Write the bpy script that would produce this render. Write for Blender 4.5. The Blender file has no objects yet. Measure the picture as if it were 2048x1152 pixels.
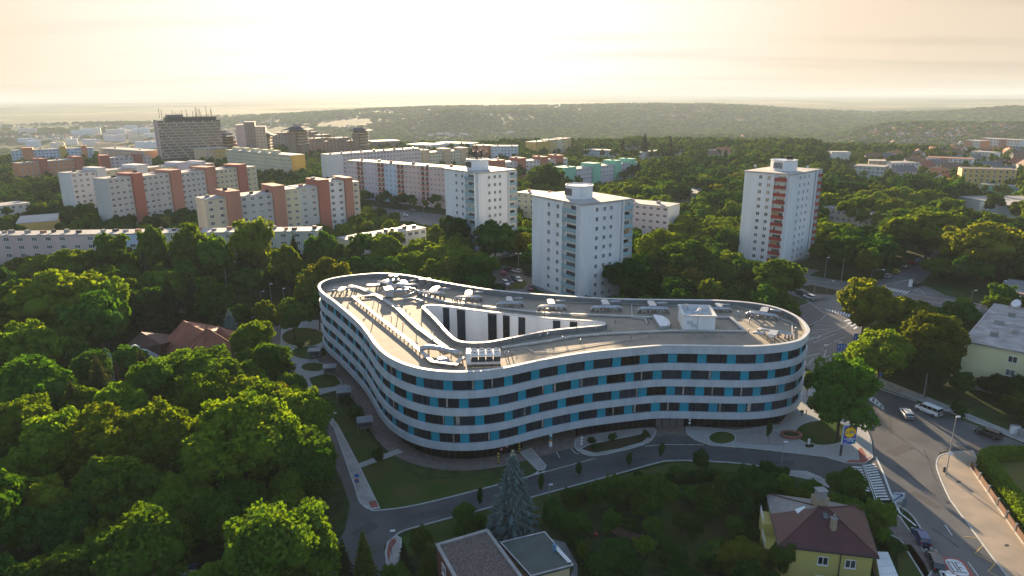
import bpy, math, random, numpy as np
from mathutils import Vector, Matrix
rnd = random.Random(7)
sc = bpy.context.scene
COL = sc.collection
rad = math.radians
# ---------------------------------------------------------------- camera
EYE = 65.0; FPX = 1365.0; PITCH = rad(15.6); ROLL = rad(.4)
_r = Vector((1, 0, 0)); _u = Vector((0, math.sin(PITCH), math.cos(PITCH))); FW = Vector((0, math.cos(PITCH), -math.sin(PITCH)))
RT = _r * math.cos(ROLL) - _u * math.sin(ROLL); UP = _u * math.cos(ROLL) + _r * math.sin(ROLL)
cam = bpy.data.cameras.new('camera'); camo = bpy.data.objects.new('camera', cam); COL.objects.link(camo)
cam.sensor_width = 36; cam.lens = 36 * FPX / 2048; cam.clip_start = .5; cam.clip_end = 60000
camo.matrix_world = Matrix(((RT.x, UP.x, -FW.x, 0), (RT.y, UP.y, -FW.y, 0), (RT.z, UP.z, -FW.z, EYE), (0, 0, 0, 1)))
sc.camera = camo
# ---------------------------------------------------------------- light
SUN_EL, SUN_AZ = rad(9.0), rad(-6.5)
w = bpy.data.worlds.new('World'); sc.world = w; w.use_nodes = True
nt = w.node_tree; nt.nodes.clear()
def N(nt, t, **k):
    n = nt.nodes.new(t)
    for a, b in k.items():
        if a[0] == 'i' and a[1:].isdigit(): n.inputs[int(a[1:])].default_value = b
        else: setattr(n, a, b)
    return n
sky = N(nt, 'ShaderNodeTexSky', sky_type='NISHITA', sun_disc=False, sun_elevation=SUN_EL, sun_rotation=SUN_AZ, altitude=300, air_density=1.0, dust_density=1.0, ozone_density=2.5)
tc = N(nt, 'ShaderNodeTexCoord')
sep = N(nt, 'ShaderNodeSeparateXYZ'); nt.links.new(tc.outputs['Generated'], sep.inputs[0])
# thin high cloud veil: a plane of cloud seen at a slant (direction / height), stretched in streaks
zz = N(nt, 'ShaderNodeMath', operation='ADD', i1=.06); nt.links.new(sep.outputs[2], zz.inputs[0])
zm = N(nt, 'ShaderNodeMath', operation='MAXIMUM', i1=.05); nt.links.new(zz.outputs[0], zm.inputs[0])
dv = N(nt, 'ShaderNodeVectorMath', operation='SCALE')
iv = N(nt, 'ShaderNodeMath', operation='DIVIDE', i0=1.0); nt.links.new(zm.outputs[0], iv.inputs[1])
nt.links.new(tc.outputs['Generated'], dv.inputs[0]); nt.links.new(iv.outputs[0], dv.inputs['Scale'])
mp = N(nt, 'ShaderNodeMapping'); mp.inputs['Scale'].default_value = (.22, .85, 0); mp.inputs['Location'].default_value = (3.1, 1.7, 0)
nt.links.new(dv.outputs[0], mp.inputs[0])
nz = N(nt, 'ShaderNodeTexNoise'); nz.inputs['Scale'].default_value = .8; nz.inputs['Detail'].default_value = 4; nz.inputs['Roughness'].default_value = .42
nt.links.new(mp.outputs[0], nz.inputs['Vector'])
cr = N(nt, 'ShaderNodeValToRGB'); cr.color_ramp.elements[0].position = .42; cr.color_ramp.elements[1].position = .78
cr.color_ramp.elements[0].color = (0, 0, 0, 1); cr.color_ramp.elements[1].color = (1, 1, 1, 1)
nt.links.new(nz.outputs[0], cr.inputs[0])
# veil colour = luminance of the sky behind it, a little warmer and greyer; glow round the sun (forward scatter in the veil)
bw = N(nt, 'ShaderNodeRGBToBW'); nt.links.new(sky.outputs[0], bw.inputs[0])
sd = Vector((math.sin(SUN_AZ) * math.cos(SUN_EL), math.cos(SUN_AZ) * math.cos(SUN_EL), math.sin(SUN_EL)))
SD = N(nt, 'ShaderNodeVectorMath', operation='DOT_PRODUCT'); SD.inputs[1].default_value = sd
nrm = N(nt, 'ShaderNodeVectorMath', operation='NORMALIZE'); nt.links.new(tc.outputs['Generated'], nrm.inputs[0]); nt.links.new(nrm.outputs[0], SD.inputs[0])
mx0 = N(nt, 'ShaderNodeMath', operation='MAXIMUM', i1=0.0); nt.links.new(SD.outputs['Value'], mx0.inputs[0])
pw = N(nt, 'ShaderNodeMath', operation='POWER', i1=9.0); nt.links.new(mx0.outputs[0], pw.inputs[0])
VEIL_BASE, VEIL_GLOW = 1.75, 1.35
mg = N(nt, 'ShaderNodeMath', operation='MULTIPLY_ADD', i1=VEIL_GLOW, i2=VEIL_BASE); nt.links.new(pw.outputs[0], mg.inputs[0])
# warm on the sun's side, pale blue on the side away from it
vr = N(nt, 'ShaderNodeValToRGB'); ve = vr.color_ramp; ve.elements[0].position = .25; ve.elements[0].color = (.66, .86, 1.10, 1); ve.elements[1].position = 1.0; ve.elements[1].color = (1.0, .95, .87, 1)
for p_, c_ in ((.62, (.66, .84, 1.02, 1)), (.84, (.95, .78, .60, 1)), (.93, (1.0, .82, .62, 1)), (.975, (1.0, .895, .77, 1))): e_ = ve.elements.new(p_); e_.color = c_
vm = N(nt, 'ShaderNodeMapRange', i1=-1, i2=1, i3=0, i4=1); nt.links.new(SD.outputs['Value'], vm.inputs[0]); nt.links.new(vm.outputs[0], vr.inputs[0])
vc = N(nt, 'ShaderNodeVectorMath', operation='SCALE'); nt.links.new(vr.outputs[0], vc.inputs[0]); nt.links.new(mg.outputs[0], vc.inputs['Scale'])
# more veil towards the horizon
hz = N(nt, 'ShaderNodeMapRange', i1=.22, i2=.75, i3=1.15, i4=.10); nt.links.new(sep.outputs[2], hz.inputs[0])
fac = N(nt, 'ShaderNodeMath', operation='MULTIPLY_ADD', i1=.12); nt.links.new(cr.outputs[0], fac.inputs[0])
nt.links.new(hz.outputs[0], fac.inputs[2])
mixv = N(nt, 'ShaderNodeMix', data_type='RGBA'); mixv.clamp_factor = True
fs = N(nt, 'ShaderNodeMath', operation='MULTIPLY', i1=.95); nt.links.new(fac.outputs[0], fs.inputs[0])
nt.links.new(fs.outputs[0], mixv.inputs[0]); nt.links.new(sky.outputs[0], mixv.inputs[6]); nt.links.new(vc.outputs[0], mixv.inputs[7])
# greyer patches where the cloud is thick
cr2 = N(nt, 'ShaderNodeMapRange', i1=.50, i2=.70, i3=1.0, i4=.82); nt.links.new(nz.outputs[0], cr2.inputs[0])
sc2 = N(nt, 'ShaderNodeVectorMath', operation='SCALE'); nt.links.new(mixv.outputs[2], sc2.inputs[0]); nt.links.new(cr2.outputs[0], sc2.inputs['Scale'])
bg = N(nt, 'ShaderNodeBackground', i1=.1); nt.links.new(sc2.outputs[0], bg.inputs[0])
wo = N(nt, 'ShaderNodeOutputWorld'); nt.links.new(bg.outputs[0], wo.inputs[0])
sl = bpy.data.lights.new('sun', 'SUN'); sl.energy = 5.0; sl.angle = rad(.6); sl.color = (1, .76, .48)
so = bpy.data.objects.new('sun', sl); COL.objects.link(so)
so.rotation_euler = (-sd).to_track_quat('-Z', 'Y').to_euler()
sc.view_settings.view_transform = 'Standard'; sc.view_settings.look = 'None'; sc.view_settings.exposure = 2.25; sc.view_settings.gamma = 1
sc.view_settings.use_curve_mapping = False
cy = sc.cycles
cy.use_denoising = True; cy.max_bounces = 5; cy.diffuse_bounces = 3; cy.glossy_bounces = 2; cy.transmission_bounces = 3; cy.transparent_max_bounces = 6
cy.volume_bounces = 0; cy.volume_step_rate = 10; cy.sample_clamp_indirect = 6; cy.caustics_reflective = False; cy.caustics_refractive = False
# ---------------------------------------------------------------- helpers
def G(x, y, z=0.0):
    """point of the plane at height z that is seen at photo position x, y"""
    d = FW + RT * ((x - 1024) / FPX) + UP * ((576 - y) / FPX)
    t = (z - EYE) / d.z
    return Vector((d.x * t, d.y * t, z))
def PX(p):
    v = Vector(p) - Vector((0, 0, EYE)); c = max(.01, v.dot(FW))
    return 1024 + FPX * v.dot(RT) / c, 576 - FPX * v.dot(UP) / c
def G2(x, y, z=0): p = G(x, y, z); return (p.x, p.y)
MATS = {}
def mat(key, col, rough=.8, col2=None, scale=1.0, bump=0.0, bscale=None, metal=0.0, spec=.3, rand=0.0, detail=5, coords='Object', ramp=(.35, .65), stretch=None, seam=None):
    """procedural material: base colour broken up by noise, per-object variation, fine bump"""
    if key in MATS: return MATS[key]
    m = bpy.data.materials.new(key); m.use_nodes = True; nt = m.node_tree; b = nt.nodes['Principled BSDF']
    b.inputs['Base Color'].default_value = (*col, 1); b.inputs['Roughness'].default_value = rough; b.inputs['Metallic'].default_value = metal
    b.inputs['Specular IOR Level'].default_value = spec
    L = nt.links.new
    tc = N(nt, 'ShaderNodeTexCoord'); vec = tc.outputs['Object']
    if coords == 'World':
        ge = N(nt, 'ShaderNodeNewGeometry'); vec = ge.outputs['Position']
    if stretch:
        mp = N(nt, 'ShaderNodeMapping'); mp.inputs['Scale'].default_value = stretch; L(vec, mp.inputs[0]); vec = mp.outputs[0]
    nz = N(nt, 'ShaderNodeTexNoise'); nz.inputs['Scale'].default_value = scale; nz.inputs['Detail'].default_value = detail; L(vec, nz.inputs['Vector'])
    if col2 is None: col2 = tuple(c * .82 for c in col)
    rp = N(nt, 'ShaderNodeMapRange', i1=ramp[0], i2=ramp[1], i3=0, i4=1); L(nz.outputs[0], rp.inputs[0])
    mx = N(nt, 'ShaderNodeMix', data_type='RGBA'); mx.inputs[6].default_value = (*col, 1); mx.inputs[7].default_value = (*col2, 1); L(rp.outputs[0], mx.inputs[0])
    out = mx.outputs[2]
    if seam:      # thin joints every seam[1] metres along axis seam[0]
        sx = N(nt, 'ShaderNodeSeparateXYZ'); L(tc.outputs['Object'] if coords != 'World' else ge.outputs['Position'], sx.inputs[0]); dvv = N(nt, 'ShaderNodeMath', operation='DIVIDE', i1=seam[1]); L(sx.outputs[seam[0]], dvv.inputs[0])
        fr_ = N(nt, 'ShaderNodeMath', operation='FRACT'); L(dvv.outputs[0], fr_.inputs[0]); lt = N(nt, 'ShaderNodeMath', operation='LESS_THAN', i1=seam[2] / seam[1]); L(fr_.outputs[0], lt.inputs[0])
        m3 = N(nt, 'ShaderNodeMix', data_type='RGBA'); L(lt.outputs[0], m3.inputs[0]); L(out, m3.inputs[6]); m3.inputs[7].default_value = (*[c * seam[3] for c in col], 1); out = m3.outputs[2]
    if rand:
        oi = N(nt, 'ShaderNodeObjectInfo'); hs = N(nt, 'ShaderNodeHueSaturation'); mr = N(nt, 'ShaderNodeMapRange', i1=0, i2=1, i3=1 - rand, i4=1 + rand)
        L(oi.outputs['Random'], mr.inputs[0]); L(mr.outputs[0], hs.inputs['Value']); L(out, hs.inputs['Color']); out = hs.outputs[0]
    L(out, b.inputs['Base Color'])
    if bump:
        n2 = N(nt, 'ShaderNodeTexNoise'); n2.inputs['Scale'].default_value = bscale or scale * 8; n2.inputs['Detail'].default_value = 3; L(vec, n2.inputs['Vector'])
        bp = N(nt, 'ShaderNodeBump'); bp.inputs['Strength'].default_value = bump; bp.inputs['Distance'].default_value = .05; L(n2.outputs[0], bp.inputs['Height']); L(bp.outputs[0], b.inputs['Normal'])
    MATS[key] = m; return m
def leafmat(key, c1, c2, trans=.45):
    m = bpy.data.materials.new(key); m.use_nodes = True; nt = m.node_tree; nt.nodes.clear(); L = nt.links.new
    ge = N(nt, 'ShaderNodeTexCoord'); nz = N(nt, 'ShaderNodeTexNoise'); nz.inputs['Scale'].default_value = .45; nz.inputs['Detail'].default_value = 6; nz.inputs['Roughness'].default_value = .7; L(ge.outputs['Object'], nz.inputs['Vector'])
    rp = N(nt, 'ShaderNodeMapRange', i1=.38, i2=.62, i3=0, i4=1); L(nz.outputs[0], rp.inputs[0])
    mx = N(nt, 'ShaderNodeMix', data_type='RGBA'); mx.inputs[6].default_value = (*c1, 1); mx.inputs[7].default_value = (*c2, 1); L(rp.outputs[0], mx.inputs[0])
    oi = N(nt, 'ShaderNodeObjectInfo'); hs = N(nt, 'ShaderNodeHueSaturation')
    m1 = N(nt, 'ShaderNodeMapRange', i1=0, i2=1, i3=.49, i4=.525); m2 = N(nt, 'ShaderNodeMapRange', i1=0, i2=1, i3=.7, i4=1.3)
    L(oi.outputs['Random'], m1.inputs[0]); rr = N(nt, 'ShaderNodeMath', operation='FRACT'); r7 = N(nt, 'ShaderNodeMath', operation='MULTIPLY', i1=7.31)
    L(oi.outputs['Random'], r7.inputs[0]); L(r7.outputs[0], rr.inputs[0]); L(rr.outputs[0], m2.inputs[0])
    L(m1.outputs[0], hs.inputs['Hue']); L(m2.outputs[0], hs.inputs['Value']); L(mx.outputs[2], hs.inputs['Color'])
    d = N(nt, 'ShaderNodeBsdfDiffuse'); t = N(nt, 'ShaderNodeBsdfTranslucent'); ms = N(nt, 'ShaderNodeMixShader', i0=trans)
    tm = N(nt, 'ShaderNodeMix', data_type='RGBA', blend_type='MULTIPLY', i0=1.0); tm.inputs[7].default_value = (1.6, 1.42, .25, 1)
    L(hs.outputs[0], d.inputs[0]); L(hs.outputs[0], tm.inputs[6]); L(tm.outputs[2], t.inputs[0]); L(d.outputs[0], ms.inputs[1]); L(t.outputs[0], ms.inputs[2])
    o = N(nt, 'ShaderNodeOutputMaterial'); L(ms.outputs[0], o.inputs[0]); MATS[key] = m; return m

class MB:
    def __init__(s): s.v = []; s.f = []; s.m = []
    def add(s, vs, fs, mi=0):
        n = len(s.v); s.v += [tuple(p) for p in vs]; s.f += [tuple(i + n for i in f) for f in fs]; s.m += [mi] * len(fs); return s
    def box(s, c, d, rz=0.0, mi=0):
        """c = centre of the base, d = sizes"""
        x, y, z = d[0] / 2, d[1] / 2, d[2]; cs, sn = math.cos(rz), math.sin(rz)
        vs = [(c[0] + a * x * cs - b * y * sn, c[1] + a * x * sn + b * y * cs, c[2] + e * z) for e in (0, 1) for a, b in ((-1, -1), (1, -1), (1, 1), (-1, 1))]
        return s.add(vs, [(3, 2, 1, 0), (4, 5, 6, 7), (0, 1, 5, 4), (1, 2, 6, 5), (2, 3, 7, 6), (3, 0, 4, 7)], mi)
    def prism(s, poly, z0, z1, mi=0, bottom=False):
        n = len(poly); a = sum(poly[i][0] * poly[(i + 1) % n][1] - poly[(i + 1) % n][0] * poly[i][1] for i in range(n))
        if a < 0: poly = poly[::-1]
        vs = [(p[0], p[1], z0) for p in poly] + [(p[0], p[1], z1) for p in poly]
        fs = [(i, (i + 1) % n, (i + 1) % n + n, i + n) for i in range(n)] + [tuple(range(n, 2 * n))]
        if bottom: fs.append(tuple(range(n - 1, -1, -1)))
        return s.add(vs, fs, mi)
    def tube(s, path, r, seg=8, mi=0, r2=None, cap=True):
        path = [Vector(p) for p in path]; n = len(path); vs = []
        for i, p in enumerate(path):
            t = (path[min(i + 1, n - 1)] - path[max(i - 1, 0)]).normalized()
            a = t.cross(Vector((0, 0, 1)));
            if a.length < .05: a = t.cross(Vector((0, 1, 0)))
            a.normalize(); b = t.cross(a); rr = r if r2 is None else r + (r2 - r) * i / max(1, n - 1)
            vs += [p + (a * math.cos(k * 2 * math.pi / seg) + b * math.sin(k * 2 * math.pi / seg)) * rr for k in range(seg)]
        fs = [(i * seg + k, i * seg + (k + 1) % seg, (i + 1) * seg + (k + 1) % seg, (i + 1) * seg + k) for i in range(n - 1) for k in range(seg)]
        if cap: fs += [tuple(range(seg - 1, -1, -1)), tuple(range((n - 1) * seg, n * seg))]
        return s.add(vs, fs, mi)
    def strip(s, path, w, z0, z1, mi=0, closed=False):
        """flat bar of width w along a 2-D path"""
        L_, R_ = offset(path, w / 2, closed), offset(path, -w / 2, closed); n = len(path)
        vs = [(p[0], p[1], z) for z in (z0, z1) for p in L_] + [(p[0], p[1], z) for z in (z0, z1) for p in R_]
        fs = []
        for i in range(n if closed else n - 1):
            j = (i + 1) % n
            fs += [(n + i, 3 * n + i, 3 * n + j, n + j), (i, n + i, n + j, j), (2 * n + i, 2 * n + j, 3 * n + j, 3 * n + i), (i, j, 2 * n + j, 2 * n + i)]
        if not closed: fs += [(0, 2 * n, 3 * n, n), (n - 1, 2 * n - 1, 4 * n - 1, 3 * n - 1)]
        return s.add(vs, fs, mi)
    def mesh(s, name, mats, smooth=False):
        me = bpy.data.meshes.new(name); me.from_pydata(s.v, [], s.f)
        for m in (mats if isinstance(mats, (list, tuple)) else [mats]): me.materials.append(m)
        if any(s.m): me.polygons.foreach_set('material_index', s.m)
        if smooth: me.polygons.foreach_set('use_smooth', [True] * len(s.f))
        me.update(); return me
    def build(s, name, mats, parent=None, smooth=False, **k):
        return put(name, s.mesh(name, mats, smooth), parent, **k)
def put(name, me, parent=None, loc=(0, 0, 0), rz=0.0, scale=None, **k):
    o = bpy.data.objects.new(name, me); COL.objects.link(o); o.location = loc; o.rotation_euler = (0, 0, rz)
    if scale is not None: o.scale = scale if isinstance(scale, (tuple, list)) else (scale,) * 3
    if parent: o.parent = parent
    for a, b in k.items():
        if b: o[a] = b
    return o
def thing(name, label, cat, loc=(0, 0, 0), rz=0.0, group=None, scale=None):
    return put(name, None, None, loc, rz, scale, label=label, category=cat, group=group)
def copy_thing(src, loc, rz, label, group=None, scale=None):
    r = src.copy(); COL.objects.link(r); r.location = loc; r.rotation_euler = (0, 0, rz); r['label'] = label
    if scale is not None: r.scale = scale if isinstance(scale, (tuple, list)) else (scale,) * 3
    if group: r['group'] = group
    for ch in list(src.children):
        c = ch.copy(); COL.objects.link(c); c.parent = r
        for g in list(ch.children):
            d = g.copy(); COL.objects.link(d); d.parent = c
    return r
def offset(path, d, closed=True):
    n = len(path); out = []
    for i in range(n):
        a = path[(i - 1) % n] if closed or i else path[0]; b = path[(i + 1) % n] if closed or i < n - 1 else path[-1]
        p = path[i]
        e1 = Vector((p[0] - a[0], p[1] - a[1])); e2 = Vector((b[0] - p[0], b[1] - p[1]))
        if e1.length < 1e-6: e1 = e2
        if e2.length < 1e-6: e2 = e1
        e1.normalize(); e2.normalize(); n1 = Vector((e1.y, -e1.x)); n2 = Vector((e2.y, -e2.x)); m = n1 + n2
        if m.length < 1e-6: m = n1
        m.normalize(); k = min(2.0, 1 / max(.3, m.dot(n1)))
        out.append((p[0] + m.x * d * k, p[1] + m.y * d * k))
    return out
def spline(pts, closed=True, sub=12):
    n = len(pts); out = []
    for i in range(n if closed else n - 1):
        P = [Vector(pts[(i + k) % n] if closed else pts[max(0, min(n - 1, i + k))]) for k in (-1, 0, 1, 2)]
        for j in range(sub):
            t = j / sub
            out.append(tuple(.5 * ((2 * P[1]) + (P[2] - P[0]) * t + (2 * P[0] - 5 * P[1] + 4 * P[2] - P[3]) * t * t + (3 * P[1] - P[0] - 3 * P[2] + P[3]) * t ** 3)))
    if not closed: out.append(tuple(pts[-1]))
    return out
def resample(path, n, closed=True):
    P = np.array(path + ([path[0]] if closed else [])); d = np.r_[0, np.cumsum(np.hypot(*np.diff(P, axis=0).T))]
    s = np.linspace(0, d[-1], n + 1 if closed else n); s = s[:-1] if closed else s
    return [(float(np.interp(a, d, P[:, 0])), float(np.interp(a, d, P[:, 1]))) for a in s], d[-1]
def area(p): return sum(p[i - 1][0] * p[i][1] - p[i][0] * p[i - 1][1] for i in range(len(p))) / 2
def inside(x, y, poly):
    c = False; n = len(poly); j = n - 1
    for i in range(n):
        if (poly[i][1] > y) != (poly[j][1] > y) and x < (poly[j][0] - poly[i][0]) * (y - poly[i][1]) / (poly[j][1] - poly[i][1]) + poly[i][0]: c = not c
        j = i
    return c
ORDW = ['first', 'second', 'third', 'fourth', 'fifth', 'sixth', 'seventh', 'eighth', 'ninth', 'tenth', 'eleventh', 'twelfth', 'thirteenth', 'fourteenth', 'fifteenth', 'sixteenth', 'seventeenth', 'eighteenth', 'nineteenth', 'twentieth']
def ordw(i): return ORDW[i] if i < 20 else ('twenty ' + ORDW[i - 20] if i < 29 else '%dth' % (i + 1))
def number_group(objs, fmt):
    """alike things told apart by their order from left to right in the view"""
    for i, o in enumerate(sorted(objs, key=lambda o: PX(o.location)[0])): o['label'] = fmt % ordw(i)
NOTREE = []     # ground polygons that hold no trees
SHOW = []       # (photo outline, distance): what the photo shows unobstructed; no tree nearer than that may stand in it
def gp(pts, z=0.0): return [G2(x, y, z) for x, y in pts]
def sheet(name, poly, z, m, parent=None, kind='structure', notree=True, **k):
    b = MB(); n = len(poly); p = poly if area(poly) > 0 else poly[::-1]
    b.add([(a[0], a[1], z) for a in p], [tuple(range(n))])
    if notree: NOTREE.append(poly)
    if kind and not parent: k['kind'] = kind
    return b.build(name, m, parent, **k)
# ---------------------------------------------------------------- terrain
def S(a, b, x): t = np.clip((x - a) / (b - a), 0, 1); return t * t * (3 - 2 * t)
def vnoise(x, y, seed=0):
    """smooth value noise, vectorised"""
    xi, yi = np.floor(x).astype(np.int64), np.floor(y).astype(np.int64); fx, fy = x - xi, y - yi; fx = fx * fx * (3 - 2 * fx); fy = fy * fy * (3 - 2 * fy)
    def h(i, j):
        n = (i * 374761393 + j * 668265263 + seed * 1442695041) & 0xffffffff; n = ((n ^ (n >> 13)) * 1274126177) & 0xffffffff; return ((n ^ (n >> 16)) & 0xffff) / 65535.
    return (h(xi, yi) * (1 - fx) + h(xi + 1, yi) * fx) * (1 - fy) + (h(xi, yi + 1) * (1 - fx) + h(xi + 1, yi + 1) * fx) * fy
def fbm(x, y, o=4, seed=0): return sum(vnoise(x * 2 ** k, y * 2 ** k, seed + k) / 2 ** k for k in range(o)) / (2 - 2 ** (1 - o))
def terrain(x, y):
    x = np.asarray(x, float); y = np.asarray(y, float)
    d = np.hypot(x, y); az = np.arctan2(x, np.maximum(y, 1e-3)); az = np.where(y <= 0, np.sign(x) * 1.6, az)
    px = 1024 + 1417 * np.tan(np.clip(az, -1.2, 1.2))
    A = S(330, 950, px) * (1 - .75 * S(1430, 1760, px))
    z = -72 * S(880, 1750, d) + 72 * S(2500, 4300, d) * (.35 + .65 * A)
    z = z + A * 4 * np.exp(-((d - 4500) / 900) ** 2) + (1 - A) * 40 * S(4300, 9500, d)
    z = z + 52 * np.exp(-((px - 905) / 75) ** 2 - ((d - 3150) / 330) ** 2) + 26 * np.exp(-((px - 1060) / 110) ** 2 - ((d - 3300) / 420) ** 2)
    z = z + 52 * S(1620, 1830, px) * np.exp(-((d - 2250) / 480) ** 2) + 22 * np.exp(-((px - 1480) / 190) ** 2 - ((d - 2050) / 300) ** 2)
    z = z + (16 + 22 * S(1850, 2048, px)) * S(1700, 1900, px) * np.exp(-((d - 3900) / 500) ** 2)
    z = z + (fbm(x / 900, y / 900, 4, 3) - .56) * 24 * S(1200, 2600, d) + (fbm(x / 4000, y / 4000, 3, 8) - .42) * 60 * S(5500, 14000, d)
    return z + (fbm(x / 9000, y / 9000, 2, 31) - .3) * 150 * S(14000, 22000, d)
def fieldmask(x, y):
    d = np.hypot(x, y); px = 1024 + 1417 * np.tan(np.clip(np.arctan2(x, np.maximum(y, 1)), -1.2, 1.2))
    f = S(.45, .49, fbm(x / 1300, y / 900, 4, 21)) * S(4700, 5600, d)
    f = np.maximum(f, S(5200, 5900, d) * (1 - S(7600, 8400, d)) * S(1400, 1500, px))
    f = np.maximum(f, S(.50, .56, fbm(x / 500, y / 500, 3, 5)) * (1 - S(350, 620, px)) * S(2200, 2800, d))
    f = np.maximum(f, np.exp(-((px - 690) / 70) ** 2 - ((d - 3300) / 330) ** 2) > .5)
    f = np.maximum(f, np.exp(-((px - 1010) / 55) ** 2 - ((d - 2650) / 90) ** 2) > .5)
    f = np.maximum(f, .0 + (np.exp(-((px - 1600) / 90) ** 2 - ((d - 1420) / 60) ** 2) > .5))
    return f.astype(float)
def ground_mesh():
    az = np.radians(np.r_[np.linspace(-62, 62, 461), np.linspace(66, 294, 39)]); r = np.r_[0.01, np.geomspace(30, 36000, 440)]
    R_, A_ = np.meshgrid(r, az, indexing='ij'); X, Y = R_ * np.sin(A_), R_ * np.cos(A_); Z = terrain(X, Y) + 13 * (1 - fieldmask(X, Y)) * S(4800, 5600, R_)
    n = len(az); V = np.stack([X, Y, Z], -1).reshape(-1, 3)
    i, j = np.meshgrid(np.arange(len(r) - 1), np.arange(n), indexing='ij'); j2 = (j + 1) % n
    F = np.stack([i * n + j, i * n + j2, (i + 1) * n + j2, (i + 1) * n + j], -1).reshape(-1, 4)[:, ::-1]
    me = bpy.data.meshes.new('ground'); me.vertices.add(len(V)); me.vertices.foreach_set('co', V.ravel()); me.loops.add(F.size); me.loops.foreach_set('vertex_index', F.ravel())
    me.polygons.add(len(F)); me.polygons.foreach_set('loop_start', np.arange(0, F.size, 4)); me.polygons.foreach_set('use_smooth', [True] * len(F))
    a = me.attributes.new('field', 'FLOAT', 'POINT'); a.data.foreach_set('value', fieldmask(V[:, 0], V[:, 1])); me.update(calc_edges=True); me.validate(); return me
def ground_mat():
    m = bpy.data.materials.new('ground_cover'); m.use_nodes = True; nt = m.node_tree; b = nt.nodes['Principled BSDF']; b.inputs['Roughness'].default_value = 1; b.inputs['Specular IOR Level'].default_value = .05; L = nt.links.new
    g = N(nt, 'ShaderNodeNewGeometry'); at = N(nt, 'ShaderNodeAttribute', attribute_name='field')
    vo = N(nt, 'ShaderNodeTexVoronoi', distance='MANHATTAN'); vo.inputs['Scale'].default_value = 1 / 420; L(g.outputs['Position'], vo.inputs['Vector'])
    sp = N(nt, 'ShaderNodeSeparateColor'); L(vo.outputs['Color'], sp.inputs[0])
    fr = N(nt, 'ShaderNodeValToRGB'); e = fr.color_ramp; e.interpolation = 'CONSTANT'
    for p, c in ((0, (.13, .125, .05)), (.25, (.06, .09, .03)), (.5, (.24, .20, .09)), (.72, (.085, .115, .04)), (.88, (.11, .085, .055))):
        x = e.elements.new(p) if p not in (0,) else e.elements[0]; x.position = p; x.color = (*c, 1)
    L(sp.outputs[0], fr.inputs[0])
    n1 = N(nt, 'ShaderNodeTexNoise'); n1.inputs['Scale'].default_value = .035; n1.inputs['Detail'].default_value = 8; L(g.outputs['Position'], n1.inputs['Vector'])
    n2 = N(nt, 'ShaderNodeTexNoise'); n2.inputs['Scale'].default_value = .5; n2.inputs['Detail'].default_value = 6; L(g.outputs['Position'], n2.inputs['Vector'])
    r1 = N(nt, 'ShaderNodeValToRGB'); r1.color_ramp.elements[0].position = .35; r1.color_ramp.elements[1].position = .68; r1.color_ramp.elements[0].color = (.016, .032, .010, 1); r1.color_ramp.elements[1].color = (.060, .080, .026, 1); L(n1.outputs[0], r1.inputs[0])
    mm = N(nt, 'ShaderNodeMix', data_type='RGBA', blend_type='MULTIPLY', i0=.6); L(r1.outputs[0], mm.inputs[6]); r2 = N(nt, 'ShaderNodeMapRange', i1=.3, i2=.7, i3=.45, i4=1.5); L(n2.outputs[0], r2.inputs[0]); L(r2.outputs[0], mm.inputs[7])
    mx = N(nt, 'ShaderNodeMix', data_type='RGBA'); L(at.outputs['Fac'], mx.inputs[0]); L(mm.outputs[2], mx.inputs[6]); L(fr.outputs[0], mx.inputs[7]); L(mx.outputs[2], b.inputs['Base Color'])
    return m
gme = ground_mesh(); gme.materials.append(ground_mat()); put('ground', gme, None, kind='structure')
# ---------------------------------------------------------------- haze
HAZE = 1.15e-4
hb = MB().box((0, 0, -130), (76000, 76000, 280))
hm = bpy.data.materials.new('haze_air'); hm.use_nodes = True; hn = hm.node_tree; hn.nodes.clear()
pv = N(hn, 'ShaderNodeVolumePrincipled'); pv.inputs['Density'].default_value = HAZE; pv.inputs['Color'].default_value = (.50, .585, .65, 1); pv.inputs['Anisotropy'].default_value = 0.0
ho = N(hn, 'ShaderNodeOutputMaterial'); hn.links.new(pv.outputs[0], ho.inputs['Volume'])
haze = hb.build('haze', hm, kind='stuff')
# ---------------------------------------------------------------- materials
m_asph = mat('asphalt', (.100, .096, .093), .55, (.055, .056, .060), .16, .2, 6, coords='World', spec=.5)
m_asph2 = mat('old_asphalt', (.085, .085, .088), .6, (.055, .054, .055), .2, .15, 6, coords='World')
m_pave = mat('concrete_paving', (.38, .35, .32), .6, (.25, .235, .22), .35, .1, 5, coords='World')
m_tanp = mat('tan_asphalt_pavement', (.36, .28, .20), .7, (.27, .22, .165), .3, .1, 5, coords='World')
m_pavel = mat('light_paving', (.34, .335, .32), .8, (.33, .32, .31), .3, .1, 5, coords='World')
m_brick = mat('clay_paving', (.20, .155, .135), .85, (.14, .11, .10), .9, .2, 7, coords='World')
m_red = mat('red_tactile_paving', (.30, .09, .07), .85, (.22, .07, .06), 1.2, coords='World')
m_kerb = mat('kerb_stone', (.46, .46, .45), .8, (.34, .34, .33), 1.5, coords='World')
m_paint = mat('road_paint', (.72, .72, .70), .6, (.45, .45, .44), 2.5, coords='World')
m_yel = mat('yellow_road_paint', (.55, .38, .08), .6, (.35, .26, .08), 2.5, coords='World')
m_grass = mat('lawn_grass', (.036, .070, .014), 1, (.080, .080, .028), .16, .6, 9, coords='World', spec=.02)
m_grassd = mat('dry_lawn', (.085, .085, .030), 1, (.055, .07, .02), .35, .6, 9, coords='World', spec=.02)
m_soil = mat('bed_soil', (.055, .04, .028), 1, (.035, .045, .018), .8, .6, 6, coords='World', spec=.02)
m_white = mat('white_render', (.75, .75, .745), .8, (.64, .64, .635), .35, stretch=(1, 1, .12), seam=(2, 3.08, .05, .86))
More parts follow.
